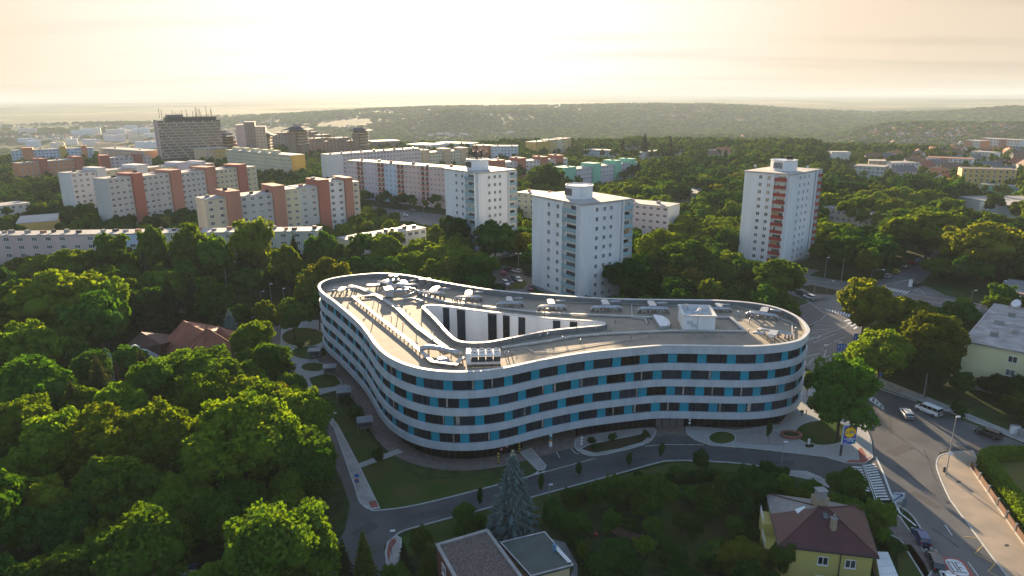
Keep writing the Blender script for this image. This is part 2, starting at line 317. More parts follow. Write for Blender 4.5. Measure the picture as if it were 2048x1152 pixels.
m_band = mat('white_aluminium_cladding', (.49, .52, .56), .5, (.40, .43, .465), .45, stretch=(1, 1, .13), spec=.5)
m_cop = mat('pale_metal_coping', (.58, .57, .55), .55, (.46, .45, .44), .5, metal=.1)
m_turq = mat('turquoise_glass_panel', (.005, .27, .37), .35, (.004, .22, .31), .3, spec=.5, rand=.06)
m_glass = mat('dark_window_glass', (.010, .018, .030), .3, (.018, .026, .038), .35, spec=.3, rand=.9)
m_frame = mat('dark_window_frame', (.03, .032, .036), .4)
m_curt = mat('curtain_cloth', (.42, .38, .33), .9, (.25, .22, .19), 1.5, rand=.3)
m_roof = mat('roof_membrane', (.30, .245, .18), .85, (.235, .195, .15), .35, .25, 3, coords='World', spec=.45, seam=(0, 1.9, .06, .8))
m_inner = mat('parapet_lining', (.17, .18, .19), .7, (.13, .14, .15), .4)
m_galv = mat('galvanised_duct', (.44, .46, .49), .45, (.30, .31, .33), 1.3, metal=.45, rand=.08)
m_tray = mat('cable_tray_metal', (.42, .41, .39), .6, (.33, .33, .32), .8, metal=.15)
m_dark = mat('dark_metal', (.05, .052, .056), .5, rand=.1)
m_pole = mat('galvanised_pole', (.38, .39, .40), .45, metal=.5)
m_lamp = mat('lamp_head', (.75, .76, .78), .3)
m_con = mat('grey_concrete', (.30, .29, .28), .85, (.22, .215, .21), .5, .1, rand=.08)
m_wf = mat('white_window_frame', (.75, .75, .74), .6)
m_black = mat('black_rubber', (.02, .02, .02), .7)
# ---------------------------------------------------------------- curved office building
HT = 18.4; PER = 16; NP = 52
out_px = [(636, 573), (644, 563), (667, 555.5), (708, 549.5), (761, 546), (815, 550), (869, 560.5), (923, 570), (977, 578), (1057, 586), (1150, 592.5), (1234, 597), (1369, 599), (1436, 600), (1503, 605), (1557, 615.7), (1598, 634.5), (1618, 656), (1615, 669), (1598, 681.6), (1557, 689.5), (1503, 693), (1436, 692.6), (1369, 691.5), (1315, 692), (1234, 699), (1167, 706.5), (1084, 720.6), (1003, 737.5), (936, 744), (869, 742), (815, 731), (775, 712.5), (751, 691), (734, 667), (716, 645), (689, 621), (664.6, 601), (644, 586)]
fp = spline([G2(x, y, HT) for x, y in out_px], True, 10)
if area(fp) < 0: fp = fp[::-1]
fp, LEN = resample(fp, NP * PER)
k0 = min(range(len(fp)), key=lambda i: abs(PX((*fp[i], HT))[0] - 1171) + (0 if PX((*fp[i], HT))[1] > 690 else 1e4)); fp = fp[k0:] + fp[:k0]
NF = len(fp)
win_line, gnd_line, in_line = offset(fp, -.45), offset(fp, -2.3), offset(fp, -.55)
hotel = thing('office_building', 'long curved white office building with turquoise panels between dark window bands', 'building', (0, 0, 0))
def ring(mb, A, B, za, zb, mi=0, rng=None):
    """quads between line A at za and line B at zb"""
    n = len(A); idx = rng if rng is not None else list(range(n)) + [0]
    s = [(*A[i % n], za) for i in idx] + [(*B[i % n], zb) for i in idx]; k = len(idx)
    mb.add(s, [(i, i + 1, k + i + 1, k + i) for i in range(k - 1)], mi)
lv = [(16.75, 18.4), (13.3, 14.7), (9.85, 11.25), (6.4, 7.8), (2.95, 4.35)]
for q, (a, b_) in enumerate(lv):
    b = MB(); ring(b, fp, fp, a, b_)
    if q: ring(b, fp, in_line, b_, b_); ring(b, in_line, fp, a, a)
    else: ring(b, in_line, fp, a, a); ring(b, in_line, in_line, 17.0, HT - .06, 1)
    if q == 4: ring(b, offset(fp, -2.6), fp, a, a)
    b.build('facade_band', [m_band, m_inner], hotel, smooth=True)
    jn = MB(); fj = offset(fp, .004)
    for i in range(0, NF, 3):
        p, q2 = fj[i], fj[(i + 1) % NF]; k_ = .05; r2 = (p[0] + (q2[0] - p[0]) * k_, p[1] + (q2[1] - p[1]) * k_); jn.add([(*p, a + .02), (*r2, a + .02), (*r2, b_ - .14), (*p, b_ - .14)], [(0, 1, 2, 3)])
    jn.build('panel_joints', m_inner, hotel, kind='stuff')
b = MB(); cl = offset(fp, .06); ci = offset(fp, -.62)
ring(b, cl, ci, HT + .05, HT + .05); ring(b, cl, cl, HT - .12, HT + .05); ring(b, ci, ci, HT + .05, HT - .12); b.build('parapet_coping', m_cop, hotel, smooth=False)
GAPS = [4.35, 7.8, 11.25, 14.7]
pn = 5     # samples of a turquoise panel, of 16 in a period
import itertools
for q, z0 in enumerate(GAPS):
    z1 = z0 + 2.05
    for k in range(NP):
        s = k * PER + (PER // 2 if q in (0, 2) else 0)
        rng = list(range(s, s + pn)); rng.append(s + pn); tl = [fp[i % NF] for i in range(NF)]
        wl = offset([win_line[i % NF] for i in rng], .08, False); n = len(wl)
        b = MB(); vs = [(*p, z) for z in (z0, z1) for p in wl]; b.add(vs, [(i, i + 1, n + i + 1, n + i) for i in range(n - 1)])
        e0, e1 = win_line[rng[0] % NF], win_line[rng[-1] % NF]
        b.add([(*wl[0], z0), (*e0, z0), (*e0, z1), (*wl[0], z1)], [(3, 2, 1, 0)]); b.add([(*wl[-1], z0), (*e1, z0), (*e1, z1), (*wl[-1], z1)], [(0, 1, 2, 3)])
        b.build('panel', m_turq, hotel)
        # glazing between this panel and the next
        rg = list(range(s + pn, s + PER + 1)); W = [win_line[i % NF] for i in rg]; Wi = offset(W, -.12, False); n = len(W)
        fr = MB()
        for za, zb in ((z0, z0 + .12), (z1 - .1, z1)):
            ring(fr, W, W, za, zb, 0, list(range(n))); ring(fr, Wi, W, za, za, 0, list(range(n))); ring(fr, W, Wi, zb, zb, 0, list(range(n)))
        for j in (0, 4, 8, n - 1):
            p = W[j]; t = Vector(W[min(j + 1, n - 1)]) - Vector(W[max(j - 1, 0)]); fr.box((p[0], p[1], z0 + .1), (.09, .16, z1 - z0 - .18), math.atan2(t.y, t.x))
        wo_ = fr.build('window', m_frame, hotel)
        gl = MB(); Wg = offset(W, -.1, False); vs = [(*p, z) for z in (z0, z1) for p in Wg]; gl.add(vs, [(i, i + 1, n + i + 1, n + i) for i in range(n - 1)]); gl.build('pane', m_glass, wo_, smooth=True)
        if rnd.random() < .42:
            j = rnd.choice((1, 4, 7, 10)); l = 1 if rnd.random() < .7 else 2; Wc = offset(W[j:j + l + 1], -.07, False)
            c = MB(); vs = [(*p, z) for z in (z0 + .14, z1 - .12) for p in Wc]; m_ = len(Wc); c.add(vs, [(i, i + 1, m_ + i + 1, m_ + i) for i in range(m_ - 1)]); c.build('curtain', m_curt, wo_)
# ground floor: glazed wall set back, with the open car entrance
def px_of(i, z=0): return PX((*gnd_line[i % NF], z))
gb = MB(); mull = MB(); garage = []
for i in range(NF):
    x, y = px_of(i); front = y > 800
    if front and 1045 < x < 1150: garage.append(i); continue
    mi = 1 if front and 1308 < x < 1366 else 0
    a, c = gnd_line[i], gnd_line[(i + 1) % NF]
    gb.add([(*a, 0), (*c, 0), (*c, 2.95), (*a, 2.95)], [(0, 1, 2, 3)], mi)
    if i % 4 == 0: t = Vector(c) - Vector(a); mull.box((*a, 0), (.12, .25, 2.94), math.atan2(t.y, t.x))
gb.build('ground_floor_glazing', [m_glass, mat('garage_shutter', (.16, .15, .15), .6, stretch=(.1, .1, 8))], hotel)
mull.build('mullions', m_frame, hotel, kind='stuff')
inn = offset(fp, -9)
gar = MB(); g0, g1 = min(garage), max(garage) + 1
ring(gar, inn, inn, 0, 2.95, 0, list(range(g0 - 3, g1 + 4)))
for i in (g0, g1 % NF): gar.add([(*gnd_line[i], 0), (*inn[i], 0), (*inn[i], 2.95), (*gnd_line[i], 2.95)], [(0, 1, 2, 3)])
gar.add([(*p, 2.93) for p in [gnd_line[g0 - 2], gnd_line[(g1 + 2) % NF], inn[(g1 + 2) % NF], inn[g0 - 2]]], [(0, 1, 2, 3)])
gar.build('car_entrance', m_con, hotel)
# courtyard
void_px = [(843, 614), (858, 608.5), (896, 611), (950, 618), (1030, 627.5), (1100, 634.5), (1150, 638), (1194, 641), (1213, 646), (1205, 651), (1167, 654.6), (1097, 662), (1030, 675), (977, 684.5), (936, 685.6), (909, 680), (890, 664), (869, 640), (850, 621)]
vd = spline([G2(x, y, HT - .3) for x, y in void_px], True, 8)
if area(vd) < 0: vd = vd[::-1]
vd, vl = resample(vd, 200)
vo_ = offset(vd, .0); vi_ = offset(vd, -.7)
b = MB(); ring(b, vo_, vi_, HT - .3, HT - .3); ring(b, vo_, vo_, 17.0, HT - .3, 1); ring(b, vi_, vi_, HT - .3, HT - .6); b.build('courtyard_coping', [m_cop, m_inner], hotel)
b = MB(); ring(b, vi_, vi_, HT - .6, 2.0); b.build('courtyard_wall', m_white, hotel)
vx = offset(vd, -.76)
for xa, xb in ((889, 903.5), (917, 933), (980, 995.5), (1008, 1024), (1037, 1053), (1107, 1124), (1141, 1158)):
    ids = [i for i in range(200) if PX((*vd[i], HT))[0] > xa - 2 and PX((*vd[i], HT))[0] < xb and PX((*vd[i], HT))[1] < 645]
    if len(ids) > 1:
        ids.sort(key=lambda i: PX((*vd[i], HT))[0]); p, q = vx[ids[0]], vx[ids[-1]]
        b = MB(); t = Vector(q) - Vector(p); b.box(((p[0] + q[0]) / 2, (p[1] + q[1]) / 2, 2.1), (t.length, .12, 15.6), math.atan2(t.y, t.x))
        wv = b.build('courtyard_window', m_glass, hotel); f = MB()
        for k in range(5): f.box(((p[0] + q[0]) / 2, (p[1] + q[1]) / 2, 4 + k * 3.3), (t.length + .05, .16, .35), math.atan2(t.y, t.x))
        f.build('frame', m_frame, wv)
sheet('courtyard_floor', vd, 2.0, m_pave, hotel, kind=None, notree=False)
# roof with a hole: triangulate between the outline and the courtyard edge
import bmesh
bm = bmesh.new(); e = []
for line in (in_line[::2], vo_):
    vs = [bm.verts.new((*p, 17.0)) for p in line]; e += [bm.edges.new((vs[i], vs[(i + 1) % len(vs)])) for i in range(len(vs))]
bmesh.ops.triangle_fill(bm, use_beauty=True, use_dissolve=False, edges=e, normal=(0, 0, 1))
me = bpy.data.meshes.new('roof_deck'); bm.to_mesh(me); bm.free(); me.materials.append(m_roof); put('roof_deck', me, hotel)
NOTREE.append(offset(fp, 2))
# ---------------------------------------------------------------- things on the big roof
RZ = 17.0
def R3(x, y, z=RZ): return G(x, y, RZ) if z == RZ else G(x, y, z)
def rp(pts): return [G2(x, y, RZ) for x, y in pts]
def tray(name, label, pts, w, z0, z1, legs=True, m=None):
    t = thing(name, label, 'cable tray', (*G2(*pts[0], RZ), RZ)); o = t.location
    P = [(p[0] - o.x, p[1] - o.y) for p in rp(pts)]
    MB().strip(P, w, z0, z1).build('tray_cover', m or m_tray, t)
    if legs and z0 > .2:
        Q, l = resample(P, 2 + int(sum((Vector(a) - Vector(b)).length for a, b in zip(P, P[1:])) / 2.2), False); b = MB()
        for p in Q: b.box((*p, 0), (.22, .3, z0), 0)
        b.build('supports', m_dark, t)
    return t
tray('cable_tray', 'raised white tray running nearest the left facade on the curved roof', [(705, 597), (822, 690), (865, 729), (912, 735), (925, 720)], .85, .5, .68)
tray('cable_tray', 'wide pale tray from the duct cluster to the cooling unit, middle of the left wing', [(700, 573), (722, 579), (753, 593), (794, 618), (835, 657), (892, 699)], 1.15, .12, .45)
tray('cable_tray', 'short pale tray linking the two long trays at the back of the left wing', [(705, 597), (753, 593)], .6, .3, .5)
tray('cable_tray', 'long pale tray along the front of the right wing, from cooling unit to roof hut', [(1004, 698), (1100, 684), (1140, 676), (1208, 670), (1342, 664), (1490, 665), (1460, 637), (1431, 637)], .75, .12, .42)
tray('cable_tray', 'pale tray running along the far side of the courtyard opening', [(835, 584), (845, 592), (882, 604), (977, 616), (1057, 625), (1100, 629), (1189, 632), (1304, 637)], .75, .12, .42)
tray('cable_tray', 'thin pipe tray close behind the duct units along the far parapet', [(1040, 594), (1132, 606), (1245, 610), (1350, 613), (1469, 615), (1520, 625), (1584, 648), (1584, 675)], .22, .2, .35)
tray('cable_tray', 'thin angled pipe tray between duct units behind the quarter round skylight', [(1263, 611), (1264, 637), (1291, 640), (1294, 650)], .25, .12, .35)
tray('cable_tray', 'thin dotted pipe line on the deck right of the cooling unit', [(1010, 703), (1050, 696), (1068, 706), (1110, 704), (1200, 688), (1290, 677)], .12, .1, .2, m=m_galv)
def duct_unit(label, x, y, rz, sc_=1.0, flat=True, bank=True):
    t = thing('ventilation_unit', label, 'ventilation unit', G(x, y, RZ), rz, 'ventilation units on the curved roof', sc_)
    b = MB(); b.box((0, 2.6, 1.15), (1.7, 3.6, .5)); b.box((0, 4.6, 1.2), (1.1, 1.2, .35)); b.build('unit_casing', m_galv, t)
    b = MB()
    for a in (-.7, .7):
        for c in (1.2, 4.0): b.box((a, c, 0), (.12, .12, 1.15))
    b.build('supports', m_dark, t)
    if bank:
        for k, yy in enumerate((0, .62)):
            h = 1.15 + .1 * k
            MB().tube([(-3.5 + k * .5, yy, 0), (-3.5 + k * .5, yy, h - .25), (-3.25 + k * .5, yy, h), (3.2 - k * .4, yy, h), (3.45 - k * .4, yy, h - .25), (3.45 - k * .4, yy, 0)], .24, 8).build('duct', m_galv, t, smooth=True)
        b = MB()
        for a in (-2.2, -.8, .8, 2.2):
            b.tube([(a, .0, 0), (a, 0, .9)], .17, 8); b.tube([(a, .62, 0), (a, .62, .9)], .17, 8)
        b.build('riser_pipes', m_galv, t, smooth=True)
    MB().tube([(.6, 1.0, 1.2), (.6, .3, 1.2)], .3, 8).build('duct_stub', m_galv, t, smooth=True); MB().tube([(1.2, 3.6, 1.35), (3.8, 3.9, 1.35)], .3, 8).build('branch_duct', m_galv, t, smooth=True)
    b = MB()
    for a in (-1.2, .9): b.box((a, .3, .55), (.5, .9, .1))
    b.build('bracket', m_dark, t)
    return t
wh = ['first', 'second']
for i, (x, y, r, s, lab) in enumerate([
    (1213, 624, 0, 1.0, 'silver duct unit behind the tip of the courtyard opening'), (1307, 627, -2, 1.0, 'silver duct unit just left of the white roof hut'),
    (1104, 622, 3, .95, 'silver duct unit behind the narrow part of the courtyard, nearer the tip'), (1020, 615, 4, .9, 'silver duct unit behind the dark striped courtyard wall'),
    (937, 603, 2, .95, 'silver duct unit behind the middle of the wide courtyard end'), (864, 594, -12, .95, 'silver duct unit right of the tangled duct cluster on the left wing'),
    (1440, 625, -4, .75, 'silver duct unit just right of the white roof hut'), (1524, 638, -28, .95, 'farther of the two angled duct units on the rounded right end'),
    (1549, 672, 150, .95, 'nearer of the two angled duct units on the rounded right end'), (690, 583, 178, .9, 'lone silver duct unit on the rounded left end of the roof'),
    (770, 574, -40, .9, 'silver duct unit at the back left of the tangled duct cluster'), (812, 578, 20, .85, 'silver duct unit at the back right of the tangled duct cluster')]):
    duct_unit(lab, x, y, rad(r), s)
for x, y, lab in ((783, 566, 'left pair of tall louvred boxes by the far parapet'), (793, 566.5, 'box standing right beside the left pair of louvred boxes'), (843, 573, 'left of the tall louvred boxes right of the duct cluster'), (858, 574, 'right of the tall louvred boxes right of the duct cluster')):
    t = thing('louvred_box', lab, 'ventilation box', G(x, y, RZ), .1); MB().box((0, 0, .2), (1.0, 1.3, 2.0)).build('casing', m_galv, t)
    b = MB()
    for k in range(8): b.box((0, -.67, .35 + k * .22), (.86, .05, .1))
    b.build('louvres', m_dark, t)
# tangled duct cluster
t = thing('fan_unit', 'big round silver fan housing with looping duct in the duct cluster', 'ventilation unit', G(795, 590, RZ))
MB().box((-2.0, -1.2, .3), (2.0, 3.4, 1.9), .35).build('casing', m_galv, t)
MB().tube([(0.2 + 1.2 * math.cos(a), 1.4 + .2 * math.sin(a), 1.2 + 1.1 * math.sin(a)) for a in [k * math.pi / 8 for k in range(9)]], .42, 10).build('duct', m_galv, t, smooth=True)
MB().tube([(-1.0, -.6, 1.0), (.2, .2, 1.1), (1.8, .6, 1.0), (2.6, 1.6, .8)], .36, 10).build('duct', m_galv, t, smooth=True)
b = MB()
for a, c in ((-2.7, -2.4), (-1.3, -2.4), (-2.7, 0), (-1.3, 0)): b.box((a, c, 0), (.14, .14, .3))
b.build('supports', m_dark, t)
t = thing('air_duct', 'flat silver duct panel lying left of the round fan housing', 'air duct', G(747, 578, RZ)); MB().box((0, 0, .9), (3.2, 1.4, .35), .25).build('duct', m_galv, t); MB().box((-1, 0, 0), (.12, .12, .9)).box((1, 0, 0), (.12, .12, .9)).build('supports', m_dark, t)
def pipe(label, pts, r, z, name='air_duct', m=None):
    P = [Vector((*G2(x, y, RZ), RZ + z)) for x, y in pts]; o = Vector((P[0].x, P[0].y, RZ)); t = thing(name, label, 'air duct', o)
    MB().tube([p - o for p in P], r, 10).build('duct', m or m_galv, t, smooth=True)
    b = MB()
    for p in P[1:-1] or P: q = p - o; b.box((q.x, q.y, 0), (.12, .12, z - r * .5))
    b.build('supports', m_dark, t)
pipe('fat bent silver duct ending at the cooling unit', [(842, 707), (856, 703), (880, 706), (902, 712), (922, 716)], .5, .95)
pipe('slim silver duct crossing behind the round fan housing', [(770, 572), (800, 580), (828, 584), (842, 594)], .22, .9)
pipe('slim silver duct leading right from the duct cluster', [(806, 598), (822, 592), (838, 586), (850, 585)], .2, .6)
pipe('slim silver duct behind the left tall louvred boxes', [(752, 578), (768, 568), (778, 566)], .3, .8)
pipe('low white duct with angled elbow near the courtyard end', [(807, 602), (825, 600), (846, 606), (834, 609)], .2, .45)
# cooling unit with eight fans
t = thing('cooling_unit', 'white chiller with two rows of four fans and dark coil panels', 'cooling unit', G(967, 733, RZ), rad(3))
MB().box((0, 1.5, .35), (6.2, .25, .15)).box((0, 0, .35), (6.2, .25, .15)).box((0, 3, .35), (6.2, .25, .15)).build('base_frame', m_pole, t)
b = MB()
for x in (-3, -1.5, 0, 1.5, 3):
    for y in (0, 3): b.box((x, y, 0), (.14, .14, .35))
b.build('feet', m_dark, t)
MB().box((-2.75, 1.5, .5), (.9, 3.1, 2.1)).build('control_cabinet', m_white, t)
MB().box((.45, 1.5, .5), (5.4, 2.6, .8)).box((.45, 1.5, 2.0), (5.5, 3.1, .3)).build('casing', m_white, t)
for r_ in (0, 1):
    for k in range(4):
        x = -1.6 + k * 1.37; y = .78 + r_ * 1.5
        f = MB().tube([(x, y, 2.3), (x, y, 2.62)], .58, 20, cap=False).tube([(x, y, 2.62), (x, y, 2.3)], .5, 20, cap=False).build('fan', m_white, t, smooth=True)
        b = MB().tube([(x, y, 2.38), (x, y, 2.5)], .13, 8)
        for a in range(5): b.box((x + .25 * math.cos(a * 1.257), y + .25 * math.sin(a * 1.257), 2.4), (.42, .16, .03), a * 1.257)
        b.build('blades', m_dark, f)
for k in range(4): MB().box((-1.6 + k * 1.37, -.02, 1.2 - .25), (1.25, .06, 1.0)).build('coil_panel', m_dark, t)
t = thing('roof_skylight', 'small grey dome skylight inside the loop of the front tray', 'skylight', G(885, 724, RZ), .2); MB().box((0, 0, 0), (2.5, 1.8, .5)).build('kerb', m_inner, t)
MB().add([(-1.2, -.85, .5), (1.2, -.85, .5), (1.2, .85, .5), (-1.2, .85, .5), (-.8, -.5, .85), (.8, -.5, .85), (.8, .5, .85), (-.8, .5, .85)], [(0, 1, 5, 4), (1, 2, 6, 5), (2, 3, 7, 6), (3, 0, 4, 7), (4, 5, 6, 7)]).build('dome', m_galv, t)
# roof hut, open at the top
hl = G(1366, 662.5, RZ); hr = G(1429, 664, RZ); ang = math.atan2(hr.y - hl.y, hr.x - hl.x); W_ = (hr - hl).length
t = thing('roof_hut', 'white open topped plant hut on the right wing with a duct inside', 'roof hut', hl, ang); D_ = 7.6; HH = 3.5
b = MB()
for a, c, d, e in ((W_ / 2, .12, W_, .25), (W_ / 2, D_ - .12, W_, .25), (.12, D_ / 2, .25, D_ - .5), (W_ - .12, D_ / 2, .25, D_ - .5)): b.box((a, c, 0), (d, e, HH))
b.box((W_ / 2, D_ / 2, 2.2), (W_ - .5, D_ - .5, .1)); b.build('walls', m_white, t)
b = MB().strip([(0, 0), (W_, 0), (W_, D_), (0, D_)], .55, HH, HH + .1, closed=True); b.build('coping', m_cop, t)
MB().tube([(2.2, 2.0, 2.9), (3.6, 3.4, 3.1), (4.2, 5.6, 3.1)], .62, 10).build('duct', m_galv, t, smooth=True)
MB().tube([(1.6, D_ + .1, 3.6), (1.6, 5.2, 3.4)], .26, 8).build('duct', m_galv, t, smooth=True)
MB().box((W_ * .44, -.08, .0), (.12, .12, HH)).box((W_ * .2, -.12, 1.7), (1.1, .25, .7)).box((W_ * .33, -.12, 1.1), (.9, .25, .6)).build('wall_boxes', m_band, t)
t = thing('roof_skylight', 'quarter round raised skylight left of the roof hut', 'skylight', G(1322, 659, RZ)); q = [p - t.location for p in [G(1305, 637, RZ), G(1308, 634, RZ), G(1325, 637, RZ), G(1337, 645, RZ), G(1341, 652, RZ), G(1338, 658, RZ), G(1320, 660, RZ)]]
MB().prism([(p.x, p.y) for p in q], 0, .7).build('kerb', m_galv, t); MB().prism([(p.x * .82, p.y * .82 + .2) for p in q], .7, .85).build('glazing', m_wf, t)
# small vents and safety posts
vt = MB().tube([(0, 0, 0), (0, 0, .75), (.18, 0, .92), (.36, 0, .75)], .09, 6).mesh('vent_pipe', m_galv, True)
pst = MB().tube([(0, 0, 0), (0, 0, .55)], .05, 6).box((0, 0, 0), (.4, .4, .08)).mesh('anchor_post', m_dark)
vents = [(748, 605), (757, 612), (783, 640), (795, 637), (812, 628), (819, 633), (806, 653), (833, 668), (843, 650), (858, 690), (868, 672), (905, 605), (930, 612), (1010, 712), (1024, 714), (1016, 716), (1078, 679), (1094, 676), (1190, 664), (1206, 660), (1222, 662), (1262, 676), (1300, 674), (1409, 674), (1442, 676), (1478, 634), (1484, 671), (1497, 666), (1499, 645), (1160, 687), (1231, 646), (1298, 646), (1060, 690), (1127, 682), (745, 650), (700, 600), (1540, 690), (1590, 664), (735, 622), (765, 634)]
NEARV = ('the left facade', 'the courtyard', 'the cooling unit', 'the roof hut')
for i, (x, y) in enumerate(vents):
    p = G(x, y, RZ)
    if min((Vector(a) - Vector((p.x, p.y))).length for a in in_line) < 1.2: continue
    nm = 'the rounded left end' if x < 740 else 'the left wing between the trays' if x < 880 else 'the far side of the courtyard' if x < 940 and y < 640 else 'the deck just right of the cooling unit' if x < 1100 else 'the front of the right wing' if y > 655 else 'the deck near the roof hut'
    put('vent_pipe', vt, None, (*p[:2], RZ), rnd.uniform(0, 6), rnd.uniform(.9, 1.35), label='small bent grey vent pipe on ' + nm, category='vent pipe', group='vent pipes on ' + nm)
for nm in {o['group'] for o in COL.objects if str(o.get('group', '')).startswith('vent pipes')}: number_group([o for o in COL.objects if o.get('group') == nm], '%s from left of the small bent ' + nm.replace(' just right of', ' beside'))
for i in range(0, 200, 14):
    p = vo_[i]; put('coping_hook', MB().tube([(0, 0, -1.2), (0, 0, .25), (-.35, 0, .3)], .06, 5).mesh('coping_hook', m_dark) if i == 0 else bpy.data.meshes['coping_hook'], None, (p[0], p[1], HT - .3), 0, label='small dark hook pipe over the courtyard coping', category='vent pipe', group='hook pipes round the courtyard rim')
for i in range(24):
    a = Vector(rp([(722, 612)])[0]).lerp(Vector(rp([(832, 700)])[0]), i / 23); put('anchor_post', pst, None, (a.x, a.y, RZ), 0, .55, label='%s dark block from the far end of the row beside the raised tray' % ordw(i), category='block', group='dark blocks beside the raised tray')
number_group([o for o in COL.objects if o.name.startswith('coping_hook')], '%s hook pipe from the left over the courtyard coping')
# ---------------------------------------------------------------- ground works
Z1, Z2, Z3, Z4 = .02, .03, .12, .125
def S2(name, pts, z, m, **k): return sheet(name, gp(pts), z, m, **k)
def slab2(name, pts, m, z=Z3, smooth=0, kerb=True, poly=None):
    """raised pavement with a kerb edge"""
    p = poly or gp(pts)
    if smooth: p = spline(p, True, smooth)
    if area(p) < 0: p = p[::-1]
    o = MB().prism(p, .0, z).build(name, m, kind='structure'); NOTREE.append(p)
    if kerb: MB().strip(p, .22, .0, z + .025, closed=True).build('kerb', m_kerb, kind='structure')
    return o
# main road and crossroads
main = [(1560, 690), (1612, 735), (1650, 760), (1700, 790), (1733, 845), (1748, 907), (1751, 930), (1790, 1005), (1828, 1035), (1865, 1110), (1890, 1152), (1910, 1190), (2110, 1190), (2010, 1152), (1900, 1000), (1872, 920), (1880, 905), (1905, 900), (2060, 925), (2100, 905), (2048, 888), (1954, 852), (1834, 804), (1736, 769), (1685, 731), (1658, 728), (1663, 719), (1712, 687), (1760, 655), (1800, 640), (1960, 645), (2000, 620), (1930, 600), (1890, 590), (1860, 575), (1838, 570), (1880, 530), (1885, 500), (1860, 505), (1800, 535), (1770, 556), (1740, 565), (1690, 562), (1610, 550), (1520, 530), (1500, 540), (1560, 580), (1610, 600), (1652, 632), (1620, 655), (1600, 660)]
S2('main_road', main, Z1, m_asph)
slip = [(1748, 907), (1751, 930), (1790, 1005), (1760, 990), (1700, 960), (1660, 962), (1640, 953), (1613, 942), (1570, 940), (1477, 926), (1385, 921), (1342, 921), (1315, 925), (1221, 951.5), (1100, 984), (1067, 993), (979, 1015), (850, 1049), (806, 1062), (787, 1074), (768, 1093), (770, 1117), (776, 1152), (770, 1200), (640, 1200), (655, 1120), (690, 1060), (700, 1010), (683, 960), (655, 900), (600, 800), (553, 753), (530, 700), (480, 660), (440, 640), (300, 625), (300, 610), (470, 618), (600, 620), (620, 640), (560, 650), (562, 700), (572, 739), (596, 765), (668, 854), (711, 978), (720, 1007), (740, 1022), (761, 1020), (837, 1009), (985, 972), (1057, 953), (1092, 942), (1060, 900), (1030, 880), (1150, 868), (1150, 886), (1154, 902), (1186, 914), (1234, 906), (1288, 891), (1310, 872), (1308, 850), (1369, 850), (1372, 865), (1385, 880), (1415, 892), (1503, 899), (1650, 915), (1688, 927), (1729, 929)]
S2('access_road', slip, Z2, m_asph2)
# lawns and paved court left of the building
S2('lawn', [(640, 790), (690, 800), (760, 900), (840, 960), (1000, 955), (985, 972), (837, 1009), (761, 1020), (715, 926), (670, 850)], .04, m_grass)
S2('lawn', [(1330, 1010), (1560, 985), (1640, 1060), (1500, 1152), (1290, 1130)], .03, m_grass, notree=False)
S2('lawn', [(850, 1053), (1100, 988), (1221, 956), (1342, 926), (1477, 930), (1560, 942), (1560, 985), (1330, 975), (1130, 1040), (1000, 1060), (880, 1090), (800, 1120), (775, 1100), (790, 1080)], .035, m_grass, notree=False)
paving = spline(offset(fp, 1.9)[::16], True, 4)
sheet('brick_path', paving, .06, m_brick)
S2('paved_court', [(562, 655), (600, 640), (640, 640), (660, 700), (690, 760), (696, 772), (640, 790), (610, 775), (596, 765), (572, 739), (560, 700)], .045, m_pavel)
def ellipse(x, y, rx, ry, n=28):
    return [G2(x + rx * math.cos(a), y + ry * math.sin(a)) for a in [2 * math.pi * k / n for k in range(n)]]
def bed(name, poly, m, z=.14, h=None):
    p = poly if area(poly) > 0 else poly[::-1]; NOTREE.append(p); MB().prism(p, .03, z).build(name, m, kind='structure'); MB().strip(p, .18, .03, z + .03, closed=True).build('kerb', m_kerb, kind='structure')
for x, y, rx, ry in ((607, 675, 44, 19), (619, 706, 37, 13.5), (627, 735, 25, 9)): bed('planting_bed', ellipse(x, y, rx, ry), m_grass)
bed('planting_bed', gp([(617, 757), (650, 748), (672, 752), (684, 768), (668, 775), (627, 780)]), m_grass)
slab2('sidewalk', [(596, 767), (608, 762), (677, 854), (715, 926), (759, 1017), (740, 1019), (720, 1005), (711, 978), (668, 856)], m_pave)
S2('garden_path', [(627, 784), (690, 769), (703, 773), (640, 790)], .07, m_pavel); S2('garden_path', [(713, 929), (795, 898), (806, 905), (719, 937)], .07, m_pavel)
S2('red_corner', [(737, 1005), (752, 1002), (757, 1015), (742, 1017)], .15, m_red)
slab2('sidewalk', [(776, 1085), (792, 1072), (802, 1078), (801, 1120), (786, 1145), (774, 1130), (771, 1105)], m_pave)
S2('red_corner', [(778, 1086), (790, 1076), (793, 1085), (782, 1100), (778, 1125), (774, 1110)], .15, m_red)
